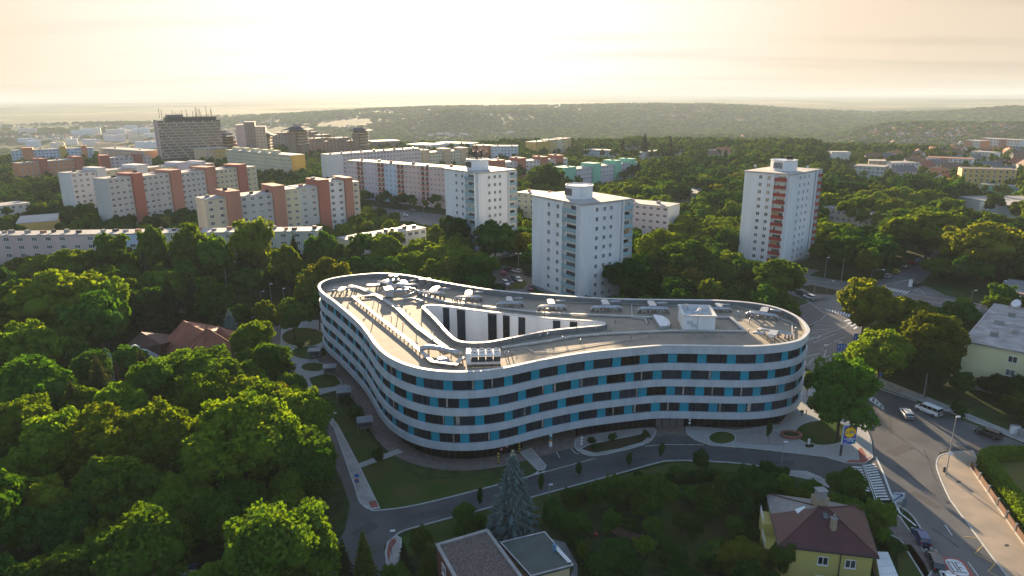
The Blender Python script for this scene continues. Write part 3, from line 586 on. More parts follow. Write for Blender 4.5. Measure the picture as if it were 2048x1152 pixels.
# islands and forecourt on the road side
slab2('concrete_island', [(1040, 905), (1062, 898), (1092, 932), (1088, 940), (1076, 941)], m_pave)
isl = spline(gp([(1150, 886), (1156, 902), (1186, 912), (1234, 904), (1288, 889), (1308, 873), (1304, 858), (1230, 864), (1160, 876)]), True, 6)
slab2('planting_island', None, m_pave, poly=isl)
bed('planting_bed', gp([(1160, 900), (1190, 908), (1240, 899), (1285, 886), (1300, 874), (1290, 868), (1220, 882), (1180, 890)]), m_soil, .17)
plaza = gp([(1372, 852), (1374, 868), (1390, 880), (1420, 891), (1503, 897), (1600, 908), (1650, 914), (1690, 926), (1729, 927), (1745, 915), (1741, 880), (1728, 848), (1690, 795), (1640, 760), (1600, 738), (1560, 770), (1600, 800), (1560, 850), (1470, 862)])
slab2('forecourt', None, m_pavel, poly=plaza)
sheet('brick_patch', gp([(1420, 866), (1545, 862), (1590, 880), (1560, 893), (1480, 888)]), Z3 + .008, mat('patterned_paving', (.26, .23, .21), .85, (.30, .28, .26), 1.1, coords='World'))
bed('planting_bed', ellipse(1444, 877, 27, 12.5), m_grass, .18)
bed('planting_bed', ellipse(1646, 867, 56, 25), m_grass, .18); bed('planting_bed', ellipse(1619, 893, 11, 5, 14), m_soil, .2)
S2('red_paving', [(1690, 926), (1729, 927), (1745, 914), (1735, 917), (1722, 922), (1700, 921)], .15, m_red); S2('red_paving', [(1716, 900), (1722, 896), (1732, 912), (1728, 925), (1720, 926)], .155, m_red)
slab2('sidewalk', [(1571, 942), (1613, 944), (1640, 955), (1661, 968), (1656, 975), (1628, 962), (1600, 955), (1575, 951)], m_pave)
slab2('sidewalk', [(1745, 998), (1758, 1003), (1800, 1035), (1828, 1075), (1858, 1118), (1880, 1160), (1850, 1160), (1800, 1080), (1760, 1060), (1735, 1020)], m_brick)
slab2('grass_verge', [(1790, 1090), (1822, 1090), (1850, 1130), (1862, 1160), (1800, 1160)], m_grass, kerb=False)
# corner pavement right, with the hedge garden behind
corner = spline(gp([(1900, 1000), (1882, 960), (1873, 930), (1880, 912), (1905, 905)]), False, 5)
slab2('sidewalk', None, m_tanp, poly=corner + gp([(1945, 903), (1958, 925), (1944, 940), (1990, 1010), (2080, 1130), (2110, 1190), (2050, 1190), (2012, 1152)]))
slab2('lawn', [(1958, 905), (2100, 900), (2100, 1150), (2052, 1080), (1990, 985)], mat('garden_grass', (.11, .12, .03), 1, (.14, .11, .04), .4, .5, 7, coords='World', spec=.02), kerb=False)
slab2('sidewalk', [(1688, 729), (1740, 767), (1838, 801), (1958, 848), (2060, 890), (2090, 893), (1962, 840), (1842, 790), (1770, 762), (1700, 725)], m_pave)
isle = gp([(1660, 720), (1664, 716), (1712, 685), (1740, 670), (1760, 690), (1700, 730), (1664, 729)]); slab2('traffic_island', None, m_grassd, poly=isle)
slab2('sidewalk', [(1603, 612), (1620, 606), (1652, 630), (1642, 640), (1612, 655), (1585, 640), (1570, 620)], m_brick)
S2('tram_bed', [(1600, 573), (1625, 570), (1675, 581), (1668, 590), (1625, 588)], Z2 + .01, m_soil)
slab2('sidewalk', [(1806, 588), (1850, 593), (1930, 604), (1990, 614), (1985, 620), (1900, 610), (1830, 600)], m_brick)
slab2('traffic_island', [(1700, 640), (1760, 620), (1850, 628), (1900, 640), (1830, 660), (1750, 672)], m_grass)
# parking by the near tower and by the long block
S2('car_park', [(985, 535), (1010, 530), (1064, 550), (1064, 600), (1000, 590), (985, 570)], Z1, m_asph)
S2('grass_island', [(1010, 580), (1030, 566), (1042, 557), (1055, 565), (1046, 578)], Z2 + .01, m_grassd)
S2('street', [(735, 410), (760, 415), (850, 425), (905, 432), (905, 455), (850, 450), (740, 430), (720, 420)], Z1, m_asph)
S2('street', [(1420, 545), (1500, 520), (1530, 528), (1640, 540), (1600, 560), (1500, 560)], Z1 + .005, m_asph, notree=True)
for p in ([(711, 978), (720, 1005), (740, 1020), (761, 1021), (837, 1010), (985, 973), (1057, 954), (1076, 944)], [(776, 1092), (790, 1074), (806, 1063), (850, 1050), (979, 1016), (1067, 994), (1100, 985), (1221, 952), (1315, 926), (1342, 922), (1385, 922), (1477, 927), (1560, 940)], [(1850, 1165), (1868, 1118), (1828, 1037), (1790, 1008)], [(1834, 803), (1736, 768), (1685, 730)]):
    q = spline(gp(p), False, 4); MB().strip(q, .24, 0, .14).build('kerb', m_kerb, kind='structure')
# road markings
def mark(name, pts, w=None, z=None, m=None, closed=False):
    p = gp(pts); z = z or .034
    if w: return MB().strip(p, w, z, z + .004, closed=closed).build(name, m or m_paint, kind='structure')
    return sheet(name, p, z, m or m_paint, notree=False)
def zebra(a0, a1, b0, b1, n, wf=.5, z=.036):
    A0, A1, B0, B1 = (Vector(G2(*p)) for p in (a0, a1, b0, b1)); b = MB()
    for k in range(n):
        t0, t1 = k / n, (k + wf) / n; q = [A0.lerp(A1, t0), B0.lerp(B1, t0), B0.lerp(B1, t1), A0.lerp(A1, t1)]
        if area([tuple(v) for v in q]) < 0: q = q[::-1]
        o = MB().add([(v.x, v.y, z) for v in q], [(0, 1, 2, 3)]).build('crossing_stripe', m_paint, kind='structure')
zebra((1728, 931), (1755, 1003), (1750, 927), (1780, 1003), 14)
zebra((1702, 933), (1727, 984), (1723.5, 934), (1741, 986), 10)
mark('road_line', [(1725, 929), (1750, 999)], .12); mark('road_line', [(1728, 929), (1754, 999)], .12)
mark('road_line', [(1752, 914), (1768, 950), (1780, 983), (1800, 1026), (1832, 1052)], .32)
zebra((1655, 622), (1700, 634), (1651, 618), (1707, 627), 9)
zebra((1766, 579), (1815, 588), (1773, 574), (1822, 584), 8); zebra((1688, 641), (1712, 662), (1700, 638), (1722, 655), 4)
for p in ([(1620, 648), (1680, 655)], [(1612, 682), (1650, 668), (1690, 654), (1712, 640)], [(1626, 686), (1672, 668)], [(1608, 716), (1640, 706)], [(1612, 730), (1622, 728)], [(1612, 676), (1655, 674)], [(1614, 669), (1660, 660)],
    [(1624, 661), (1668, 657)], [(1640, 697), (1644, 696)], [(1652, 692), (1662, 687)], [(1668, 683), (1690, 674)], [(1640, 718), (1660, 711)], [(1618, 726), (1628, 716)], [(1640, 742), (1652, 700)], [(1604, 560), (1680, 566)], [(1700, 575), (1780, 600)],
    [(1720, 590), (1730, 592)], [(1745, 596), (1760, 598)], [(1775, 602), (1790, 605)], [(1805, 608), (1820, 611)], [(1835, 613), (1850, 615)], [(1700, 566), (1760, 572), (1812, 560)], [(1786, 570), (1830, 556)], [(1830, 582), (1838, 577), (1849, 590)],
    [(1612, 602), (1630, 606)], [(1650, 598), (1690, 606)], [(1700, 610), (1740, 616)], [(1890, 1050), (1904, 1071)], [(1936, 1124), (1962, 1160)], [(1050, 955), (1190, 917)], [(1092, 942), (1057, 953), (985, 972)], [(1290, 893), (1330, 889), (1408, 890)],
    [(1100, 881), (1106, 893), (1120, 916)], [(1142, 897), (1150, 906), (1158, 908)]):
    mark('road_line', p, .14)
mark('road_arrow', [(1622, 677), (1640, 672)], .2); mark('road_arrow', [(1634, 678), (1642, 671), (1630, 670)], .2); mark('road_arrow', [(1668, 684), (1684, 683), (1676, 690)], .25)
mark('traffic_hatching', [(1736, 789), (1750, 797), (1765, 812), (1767, 819), (1752, 809), (1736, 797)], .28, closed=True)
for a, c in (((1744, 793), (1742, 801)), ((1752, 799), (1750, 807)), ((1759, 806), (1757, 812))): mark('traffic_hatching', [a, c], .5)
mark('bus_stop_zigzag', [(1928, 1073), (1957, 1076), (1967, 1090), (1950, 1107), (1990, 1128), (1976, 1143), (2010, 1160)], .14, m=m_yel)
# speed limit painted on the road, read by drivers coming down the road
sp_c, sp_d = Vector(G2(1914, 1135)), (Vector(G2(1936, 1152)) - Vector(G2(1890, 1085))).normalized(); sp_n = Vector((-sp_d.y, sp_d.x))
def sp(u, v): q = sp_c + sp_d * u + sp_n * v; return (q.x, q.y)
def spoly(pts, z, m): b = MB(); p = [sp(*q) for q in pts]; p = p if area(p) > 0 else p[::-1]; b.add([(*q, z) for q in p], [tuple(range(len(p)))]); return b
rr = [(2.2 * math.copysign(abs(math.cos(a)) ** .6, math.cos(a)), 1.6 * math.copysign(abs(math.sin(a)) ** .6, math.sin(a))) for a in [k * math.pi / 14 for k in range(28)]]
spoly(rr, .035, 0).build('speed_mark_ring', mat('red_road_paint', (.42, .09, .08), .7, (.3, .08, .07), 3, coords='World'), kind='structure')
spoly([(u * .83, v * .72) for u, v in rr], .039, 0).build('speed_mark_field', m_paint, kind='structure')
digits = MB()
for pts in ([(-1, .62), (-1, .12), (1, .12), (1, .62)], [(0, .12), (0, .5)]): digits.strip([sp(u * 1.05, v * 1.35) for u, v in pts], .17, .043, .047)
digits.strip([sp(u * 1.05, v * 1.35) for u, v in [(-1, -.15), (-1, -.62), (1, -.62), (1, -.15)]], .17, .043, .047, closed=True)
digits.build('speed_number', m_asph, kind='structure')
for x, y, r in ((1917, 965, .3), (1895, 1005, .3), (2013, 1092, .35), (1690, 800, .3)): sheet('manhole_cover', ellipse(x, y, 5, 2.5, 12), .04 if x < 1900 else .13, m_dark, notree=False)

# repair patches and tar lines in the asphalt
for k, (x, y, l, w_, a) in enumerate(((1800, 900, 6, 2.2, .5), (1850, 1000, 5, 1.5, 1.9), (1700, 700, 7, 2, .9), (1780, 850, 9, .5, 1.1), (1860, 930, 12, .35, 1.2), (1930, 900, 7, 2.5, .2), (850, 1030, 8, 1.8, .35), (1250, 925, 9, 1.2, .3), (730, 1060, 4, 2.2, .9), (1830, 960, 10, .3, 1.7), (1640, 600, 8, 3, .3), (1550, 925, 7, 1.6, -.1), (1890, 1075, 5, .3, 1.8), (1110, 960, 11, .3, .28))):
    p = G(x, y); o = MB().box((0, 0, 0), (l, w_, .002), a).build('asphalt_patch', mat('asphalt_patch', (.045, .046, .05), .7, (.065, .065, .066), .8, coords='World'), kind='structure'); o.location = (p.x, p.y, .0315 if k > 5 and x < 1600 else .024)
# ---------------------------------------------------------------- apartment blocks
WINM = {}
def win_mesh(w_, h_, div, key='w', glass=None):
    """window to hang on a wall that faces -y: white frame standing 4 cm proud, panes inside"""
    k = (round(w_, 2), round(h_, 2), div, key)
    if k not in WINM:
        b = MB(); f = .09
        b.box((0, -.03, 0), (w_, .1, f), mi=0).box((0, -.03, h_ - f), (w_, .1, f), mi=0)
        for i in range(div + 1): x = -w_ / 2 + f / 2 + (w_ - f) * i / div; b.box((x, -.03, f), (f, .1, h_ - 2 * f), mi=0)
        b.box((0, -.07, -.06), (w_ + .1, .16, .05), mi=0)
        b.add([(-w_ / 2 + .02, -.012, .02), (w_ / 2 - .02, -.012, .02), (w_ / 2 - .02, -.012, h_ - .02), (-w_ / 2 + .02, -.012, h_ - .02)], [(0, 1, 2, 3)], 1)
        WINM[k] = b.mesh('window', [m_wf, glass or m_glass2])
    return WINM[k]
m_glass2 = mat('apartment_window_glass', (.05, .055, .06), .15, (.11, .11, .11), .35, spec=.7, rand=.75)
m_glazp = mat('balcony_glass_teal', (.27, .40, .44), .4, (.22, .34, .38), .8, rand=.1)
m_glazr = mat('balcony_panel_red', (.33, .035, .03), .5, (.25, .03, .03), .8, rand=.15)
m_roofw = mat('pale_flat_roof', (.42, .40, .37), .8, (.32, .30, .28), .12, coords='World')
m_roofg = mat('grey_flat_roof', (.27, .26, .24), .85, (.20, .19, .18), .1, coords='World')
def put_windows(t, P, ang, cols, floors, z0, dz, w_=1.5, h_=1.35, div=3, skip=None, name='window'):
    """hang windows on a wall through the local point P with direction ang; cols = positions along it"""
    me = win_mesh(w_, h_, div); c, s = math.cos(ang), math.sin(ang)
    for k in range(floors):
        for x in cols:
            if skip and skip(k, x): continue
            put(name, me, t, (P[0] + c * x + s * .02, P[1] + s * x - c * .02, z0 + k * dz), ang)
C_TAN = mat('tan_screen', (.33, .20, .10), .8); C_BLIND = mat('pale_blind', (.5, .48, .42), .8)
def tower(label, L, F, Rt, h, floors, bal, seed, deep=20):
    """point block: L, F, Rt = photo positions of left, front and right roof corners"""
    a, f, r = G(*L, h), G(*F, h), G(*Rt, h)
    u = (f - a); u.z = 0; W1 = u.length; ang = math.atan2(u.y, u.x); n = Vector((-u.y, u.x, 0)).normalized(); W2 = 14.0
    while PX(f + n * (W2 + 4.3))[0] < Rt[0]: W2 += .1
    t = thing('apartment_tower', label, 'apartment tower', (a.x, a.y, 0), ang); dz = (h - 2.2) / floors
    b = MB().box((W1 / 2, W2 / 2, .0), (W1, W2, h - .5)); b.box((W1 * .62 , W2 + 2.0, 0), (W1 * .76, 4.0, h - .5)); b.build('wall', m_white, t)
    b = MB().prism([(-.35, -.35), (W1 + .35, -.35), (W1 + .35, W2 + .1), (W1 + .35, W2 + 4.3), (W1 * .2, W2 + 4.3), (W1 * .2, W2 + .35), (-.35, W2 + .35)], h - .5, h, bottom=True); b.build('roof_slab', m_roofw, t)
    t0 = MB().box((W1 / 2, W2 / 2, 0), (W1 + .12, W2 + .12, 1.2)).build('plinth', m_con, t)
    # front-left face (towards -y): windows and balcony column next to the corner
    fx = lambda q: W1 * q
    put_windows(t, (0, 0), 0, [fx(.36), fx(.54)], floors, 2.3, dz, 1.45, 1.45, 2)
    put_windows(t, (W1, 0), math.pi / 2, [W2 * .36, W2 * .55, W2 * .72], floors, 2.3, dz, 1.2, 1.4, 2)
    def balcony(k, x, y, an, wd):
        z = 2.0 + k * dz; bl = MB().box((0, -.55, 0), (wd, 1.1, .16)).box((-wd / 2 + .06, -.5, .16), (.1, 1.0, dz - .16)).box((wd / 2 - .06, -.5, .16), (.1, 1.0, dz - .16)).mesh('balcony', m_white) if (wd, 'b') not in WINM else WINM[(wd, 'b')]
        WINM[(wd, 'b')] = bl; o = put('balcony', bl, t, (x, y, z), an)
        if (wd, bal) not in WINM: WINM[(wd, bal)] = MB().box((0, -1.1, .05), (wd - .1, .07, 1.25)).mesh('railing', bal)
        put('railing', WINM[(wd, bal)], o)
        if (wd, 'd') not in WINM: WINM[(wd, 'd')] = MB().box((0, -.03, .2), (wd * .62, .05, 1.95)).mesh('balcony_door', m_glass2)
        put('balcony_door', WINM[(wd, 'd')], o)
        if rnd.random() < .22:
            cm = rnd.choice([C_TAN, C_BLIND, C_BLIND]); MB().box((rnd.uniform(-.3, .3) * wd, -.9, 1.25), (wd * rnd.uniform(.3, .6), .05, dz - 1.5)).build('balcony_screen', cm, o)
        if rnd.random() < .4: MB().box((rnd.uniform(-.35, .35) * wd, -.6, .16), (.5, .4, rnd.uniform(.6, 1.5))).build('balcony_clutter', rnd.choice([C_TAN, m_con, m_dark, m_galv]), o)
    bw = round(W1 * .27, 1)
    for k in range(floors):
        balcony(k, W1 - bw * .72, 0, 0, bw)
        balcony(k, W1, W2 + 2.1, math.pi / 2, 3.9)
    MB().tube([(W1 + .1, W2 - .2, .2), (W1 + .1, W2 - .2, h - .6)], .09, 6).build('downpipe', m_pole, t)
    # lift house on the roof
    cx, cy_, s_ = W1 * .56, W2 * .5, 8.2
    b = MB(); oc = [(cx + s_ * (.62 if i in (0, 3, 4, 7) else .62) * math.cos(math.pi / 8 + i * math.pi / 4), cy_ + s_ * .55 * math.sin(math.pi / 8 + i * math.pi / 4)) for i in range(8)]
    lh = MB().prism(oc, h, h + 4.0).build('lift_house', m_white, t); MB().strip(oc, .35, h + 4.0, h + 4.25, closed=True).build('parapet', m_wf, lh)
    lo = MB()
    for i in range(7): lo.box((cx - 2.1 + i * .55, cy_ - s_ * .515, h + 1.0), (.26, .2, 2.3))
    lo.build('louvres', m_dark, lh)
    NOTREE.append([(a.x - 2, a.y), (f.x, f.y - 2), (r.x + 2, r.y), (a.x + n.x * (W2 + 5), a.y + n.y * (W2 + 5))])
    return t, W1, W2
T1, w1, w2 = tower('white apartment tower nearest the curved building, with teal balconies', (1064, 389), (1165, 408), (1264, 386), 33, 10, m_glazp, 1)
T2, wa, wb = tower('white tower with teal balconies and a roof crowded with antennas, left of the nearest tower', (889, 336), (956, 345), (1032, 334), 36.5, 11, m_glazp, 2)
T3, _, _ = tower('white tower with red balcony panels standing alone among the trees on the right', (1490, 341), (1584, 348), (1641, 338), 36.5, 12, m_glazr, 3)
# antennas on the second tower
an = MB(); c = (w1 * .35, 8)
for k in range(60):
    x, y = wa * .56 + rnd.uniform(-3.6, 3.6), wb * .5 + rnd.uniform(-3, 3); z = 40.4; hh = rnd.uniform(1.5, 4.6) if k > 6 else 6.5; an.tube([(x, y, z), (x, y, z + hh)], .07, 4)
    if k % 2: a_ = rnd.uniform(0, 3.1); an.tube([(x - 1.2 * math.cos(a_), y - 1.2 * math.sin(a_), z + hh * .8), (x + 1.2 * math.cos(a_), y + 1.2 * math.sin(a_), z + hh * .8)], .06, 4)
    if k % 4 == 0: an.box((x, y, z + hh * .6), (.35, .25, 1.5))
an.build('antenna_mast', m_dark, T2)
for T, x, y in ((T3, 3, 3), (T3, 20, 12)):
    if x < 25: MB().tube([(x, y, 36.5), (x, y, 38.6)], .06, 5).tube([(x - .6, y, 38.3), (x + .5, y - .5, 38.6)], .5, 8, r2=.05).build('satellite_dish', m_wf, T)
an = MB()
for k in range(6): x, y = 13 + k * .3, 8 + k * .2; an.tube([(x, y, 39), (x, y, 42.5)], .1, 4).box((x, y, 41), (.5, .3, 1.3))
an.build('antenna_mast', m_dark, T3)
def wallmat(key, c, r_=.1): return mat(key, c, .85, tuple(x * .86 for x in c), .12, stretch=(1, 1, .3))
C = dict(grey=(.50, .50, .47), cream=(.60, .52, .38), red=(.38, .14, .10), brick=(.42, .20, .14), white=(.66, .65, .62), pink=(.60, .46, .42), lpink=(.62, .53, .52), peach=(.62, .40, .26), yel=(.58, .40, .13), ochre=(.52, .35, .08),
         orange=(.56, .24, .12), beige=(.56, .42, .28), green=(.22, .52, .37), blue=(.45, .55, .66), lav=(.56, .52, .57), yg=(.58, .54, .36), brown=(.26, .19, .15), conc=(.46, .42, .37))
for k in C: C[k] = wallmat('render_' + k, C[k])
def block(label, A, B, hA, hB, depth, segs, floors=None, end='cream', roof=None, win=(1.8, 1.5, 3), group=None, cat='apartment block', boxes=0, gap=2.9, endwin=False, bay=3.2, dz=3.1, jit=0, name='apartment_block', z0=1.6, show=.8):
    """slab block seen from its long side. A, B: photo positions of the roof ends of that side; segs = (end as share of the length, height change, colour, 'w' windows | 't' stair tower | 'l' loggias | 'p' plain)"""
    a, b_ = G(*A, hA), G(*B, hB); u = b_ - a; u.z = 0; Ln = u.length; ang = math.atan2(u.y, u.x); t = thing(name, label, cat, (a.x, a.y, 0), ang, group)
    k_ = show * hA * FPX / a.length; up = depth * 30 / a.length
    SHOW.append(([(A[0], A[1] - up), (B[0], B[1] - up), (B[0], B[1] + k_), (A[0], A[1] + k_)], (A[0], a.xy.length * .975, B[0], b_.xy.length * .975)))
    x0 = 0; roof = roof or m_roofw; n = Vector((-u.y, u.x)).normalized(); NOTREE.append([(a.x - u.x / Ln * 2 - n.x * 2, a.y - u.y / Ln * 2 - n.y * 2), (b_.x + u.x / Ln * 2 - n.x * 2, b_.y + u.y / Ln * 2 - n.y * 2), (b_.x + n.x * (depth + 2), b_.y + n.y * (depth + 2)), (a.x + n.x * (depth + 2), a.y + n.y * (depth + 2))])
    for i, s in enumerate(segs):
        e, dh, colr, ty = s; x1 = e * Ln; h = hA + (hB - hA) * (x0 + x1) / 2 / Ln + dh; h = hA + dh if hA == hB else h; pro = 1.3 if ty == 't' else 0; L_ = x1 - x0
        w_ = MB().box(((x0 + x1) / 2, depth / 2 - pro / 2, 0), (L_ - .01, depth + pro - i % 2 * .02, h - .3)).build('wall', C[colr], t)
        MB().box(((x0 + x1) / 2, depth / 2 - pro / 2, h - .3), (L_ + (.3 if ty != 't' else .1), depth + pro + .5, .3 + (.002 * i))).build('roof', roof if ty != 't' else C[colr], w_)
        if ty in 'wl':
            nb = max(1, int(L_ / bay)); cols = [x0 + (k + .5) * L_ / nb for k in range(nb)]; fl = int((h - .6 - z0 + .4) / dz) if floors is None else floors
            zt = h - .9 - win[1] - (fl - 1) * dz
            if ty == 'w': put_windows(t, (0, 0), 0, cols, fl, zt, dz, *win, skip=(lambda k, x: rnd.random() < .03))
            else:
                for k in range(fl):
                    for x in cols:
                        if ('log', colr) not in WINM:
                            WINM[('log', colr)] = MB().box((0, -.03, .15), (2.3, .05, 2.2)).mesh('recess', m_glass2); WINM[('lor', colr)] = MB().box((0, -.35, -.1), (2.6, .65, .12)).box((0, -.65, 0), (2.6, .06, .95)).mesh('balcony', mat('panel_' + colr, (.42, .13, .08) if colr == 'lpink' else (.5, .48, .42)))
                        o = put('balcony', WINM[('lor', colr)], t, (x, 0, zt + k * dz - .5)); put('recess', WINM[('log', colr)], o)
        elif ty == 't':
            fl = int(h / dz) - 1
            if ('tw',) not in WINM: WINM[('tw',)] = MB().box((0, -.02, 0), (.9, .05, 1.7)).mesh('stair_window', m_glass2)
            for k in range(fl): put('stair_window', WINM[('tw',)], t, (x1 + .01, -pro / 2 - .05, 2.4 + k * dz), math.pi / 2, (.9, 1, 1))
        x0 = x1
    # chimneys, vents
    for k in range(boxes):
        x = (k + .5) * Ln / boxes + rnd.uniform(-2, 2); q = 0; hh = hA + (hB - hA) * x / Ln
        for s in segs:
            if x <= s[0] * Ln: hh += s[1]; break
        MB().box((x, depth * rnd.uniform(.3, .6), hh), (rnd.uniform(1.0, 2.0), rnd.uniform(1, 1.6), rnd.uniform(.8, 1.3))).build('chimney', rnd.choice([C['brick'], m_con, m_dark, m_galv]), t)
    MB().prism([(-.01, -.03), (.2, -.03), (.2, depth + .03), (-.03, depth + .03)], 0, hA - .32).build('end_wall', C[end], t) if segs[0][3] != 't' else None
    MB().prism([(Ln - .2, -.03), (Ln + .03, -.03), (Ln + .03, depth + .03), (Ln - .2, depth + .03)], 0, hB + segs[-1][1] - .32).build('end_wall', C[end], t) if segs[-1][3] != 't' else None
    if endwin: put_windows(t, (Ln, 0), math.pi / 2, [depth * .3, depth * .7], int(hB / dz), 1.8, dz, 1.3, 1.3, 2)
    return t
W = 'w'
def hsolve(x, y, d): return EYE * (1 - d / G(x, y).y)
H1A, H1B = hsolve(409, 399.5, 300), hsolve(717.5, 362.5, 352); H2A, H2B = hsolve(214, 357, 352), hsolve(512, 332.5, 445); H3A, H3B = hsolve(140, 345.5, 400), hsolve(428, 326.5, 490); HLA = 16.0
block('stepped block with brick red stair towers and cream left end behind the long low block', (409, 399.5), (717.5, 362.5), H1A, H1B, 12, [(.12, 0, 'cream', W), (.2, 2.5, 'brick', 't'), (.40, -.5, 'grey', W), (.475, 2.6, 'brick', 't'), (.575, .2, 'yg', W), (.70, .2, 'grey', W), (.775, 3.0, 'red', 't'), (.89, 1.5, 'white', W), (.945, 2.6, 'brick', 't'), (1, 0, 'cream', W)], boxes=9, bay=3.6)
block('grey block with brick red stair towers, one row behind the cream ended block', (214, 357), (512, 332.5), H2A, H2B, 11, [(.13, 0, 'grey', W), (.19, 1.6, 'red', 't'), (.36, 0, 'grey', W), (.43, 1.8, 'brick', 't'), (.60, 0, 'grey', W), (.67, 2, 'brick', 't'), (.84, 0, 'yg', W), (.91, 2, 'red', 't'), (1, 0, 'yg', W)], boxes=8, end='grey')
block('white cornered block with pale stair towers and peach bays behind the grey one', (140, 345.5), (428, 326.5), H3A, H3B, 12, [(.15, 0, 'white', W), (.205, 2, 'white', 't'), (.30, 0, 'yg', W), (.40, 0, 'peach', W), (.48, 2.2, 'white', 't'), (.58, 0, 'peach', W), (.7, 0, 'yg', W), (.78, 2.2, 'lav', 't'), (.88, 0, 'peach', W), (.92, 2, 'lav', 't'), (1, 0, 'peach', W)], boxes=7, end='white')
block('orange apartment block with dark red stair towers at the far left', (38, 326.5), (165, 317), 16, 16, 12, [(.3, 0, 'orange', W), (.42, 2.4, 'red', 't'), (.86, 0, 'orange', W), (1, 2, 'red', 't')], boxes=4, end='orange')
block('pink and red towered apartment block behind the white cornered block', (200, 316), (302, 313), 16, 15, 12, [(.18, 2.2, 'red', 't'), (.64, 0, 'lpink', W), (.82, 2.6, 'red', 't'), (1, 0, 'pink', W)], boxes=3, end='pink')
block('grey blue apartment block with orange and yellow stair towers, farthest left row', (21, 301), (186, 295), 15, 15, 12, [(.13, 0, 'blue', W), (.26, 2.2, 'orange', 't'), (.58, 0, 'blue', W), (.66, 2.6, 'ochre', 't'), (.85, 0, 'blue', W), (.92, 2.2, 'orange', 't'), (1, 0, 'blue', W)], boxes=4, end='blue')
block('peach coloured long block with white roof behind the pink and red towers', (196, 296), (288, 302), 14, 14, 18, [(1, 0, 'peach', W)], boxes=2, end='peach')
y_ = block('long cream block with a plain ochre yellow end wall and boxes on its roof', (452, 299), (582, 310.5), 20, 20, 13, [(1, 0, 'yg', W)], end='ochre', bay=3.0, win=(1.5, 1.4, 2))
for k in range(5): MB().box((9 + k * 17, 6, 20), (8, 5, 2.3)).build('roof_box', C['yg'], y_)
block('beige lower block joined to the left of the long cream block', (387, 297.5), (451, 296), 17, 17, 13, [(.35, 0, 'beige', 'p'), (.6, 0, 'beige', W), (1, 0, 'ochre', W)], end='beige')
block('long pale pink block with red loggia columns, left of the antenna tower', (694, 320.5), (905, 336), 25, 25, 12, [(.10, 0, 'lpink', W), (.17, 0, 'lpink', 'l'), (.31, 0, 'lav', W), (.38, 0, 'lpink', 'l'), (.50, 0, 'blue', W), (.57, 0, 'lpink', 'l'), (.72, 0, 'pink', W), (.80, 0, 'lpink', 'l'), (1, 0, 'pink', W)], end='lpink', boxes=6, roof=m_roofg, bay=2.9, win=(1.3, 1.3, 2))
block('pale block with a blank light end wall standing behind the long pink block', (658, 309), (840, 296), 24, 24, 12, [(.13, 0, 'white', 'p'), (1, 0, 'lpink', W)], end='white', boxes=9)
block('beige towered block with cream bays behind the long pink block', (765, 310), (935, 300), 16, 15, 12, [(.12, 2.3, 'orange', 't'), (.2, 0, 'yg', W), (.27, 2.5, 'beige', 't'), (.44, 0, 'yg', W), (.52, 2.5, 'beige', 't'), (.7, 0, 'yg', W), (.78, 2.5, 'beige', 't'), (.92, 0, 'yg', W), (1, 2.5, 'beige', 't')], boxes=5)
block('white and pink block with bright red stair towers right behind the antenna tower', (985, 326), (1135, 316), 15, 15, 12, [(.15, 2, 'red', 't'), (.32, 0, 'lpink', W), (.42, 2.6, 'red', 't'), (.62, 0, 'lpink', W), (.72, 2.4, 'red', 't'), (.84, 0, 'pink', W), (.93, 2.8, 'red', 't'), (1, 0, 'white', W)], boxes=4, end='white')
block('lilac block with mint green stair towers in front of the trees at centre', (1127, 341), (1275, 323), 14, 14, 11, [(.14, 2, 'green', 't'), (.36, 0, 'lav', W), (.46, 2.6, 'green', 't'), (.66, 0, 'lav', W), (.74, 2.8, 'green', 't'), (.88, 0, 'lav', W), (.95, 2.8, 'green', 't'), (1, 0, 'lpink', W)], boxes=5, end='lav')
block('cream five storey block partly hidden behind the nearest white tower', (1032, 384), (1338, 413), 15.5, 15.5, 12, [(.1, 0, 'yg', W), (.15, 0, 'yg', 'l'), (.68, 0, 'lav', W), (.76, 0, 'lpink', 'l'), (1, 0, 'lpink', W)], boxes=7, end='white', bay=3.4, win=(1.9, 1.4, 3))
block('low grey flat roofed block sunk in the trees left of the red balcony tower', (1342, 380), (1394, 387), 8, 8, 20, [(1, 0, 'grey', W)], roof=m_roofg, boxes=4, end='grey')
block('low teal edged block in the trees right of the red balcony tower', (1640, 413), (1767, 432), 8, 8, 9, [(1, 0, 'grey', W)], roof=m_roofg, boxes=3, end='lav')
lng = block('very long low block with pink left part and grey right part crossing the left side', (-60, 471.5), (634, 461.5), HLA, HLA, 9, [(.36, 0, 'pink', W), (.40, 0, 'white', 'l'), (.44, 0, 'yg', 'l'), (.52, 0, 'blue', W), (1, .001, 'grey', W)], boxes=24, end='grey', bay=5.0, win=(2.1, 1.5, 3), roof=m_roofw, show=.34)
block('two storey building with pale flat roof, right of the long low block', (699, 481), (852, 455), 8, 8, 10, [(1, 0, 'white', W)], boxes=9, end='yg', bay=3.4, win=(2.2, 1.6, 3))
block('yellow gym hall with a flat white roof behind the long low block at far left', (32, 447), (113.5, 440.5), 8, 8, 26, [(1, 0, 'yel', 'p')], end='yel', name='gym_hall', cat='hall')
block('low white pavilion with dark window band at the far left behind trees', (-10, 413), (60, 405), 7, 7, 14, [(1, 0, 'white', W)], name='pavilion', cat='pavilion', end='white')
block('light blue block with an orange top storey in the middle distance', (982, 292), (1034, 292), 17, 17, 14, [(1, 0, 'blue', W)], end='blue', boxes=2)
block('small red and cream block beside the light blue one', (945, 290), (975, 291), 17, 17, 12, [(1, 0, 'orange', W)], end='orange', boxes=1)
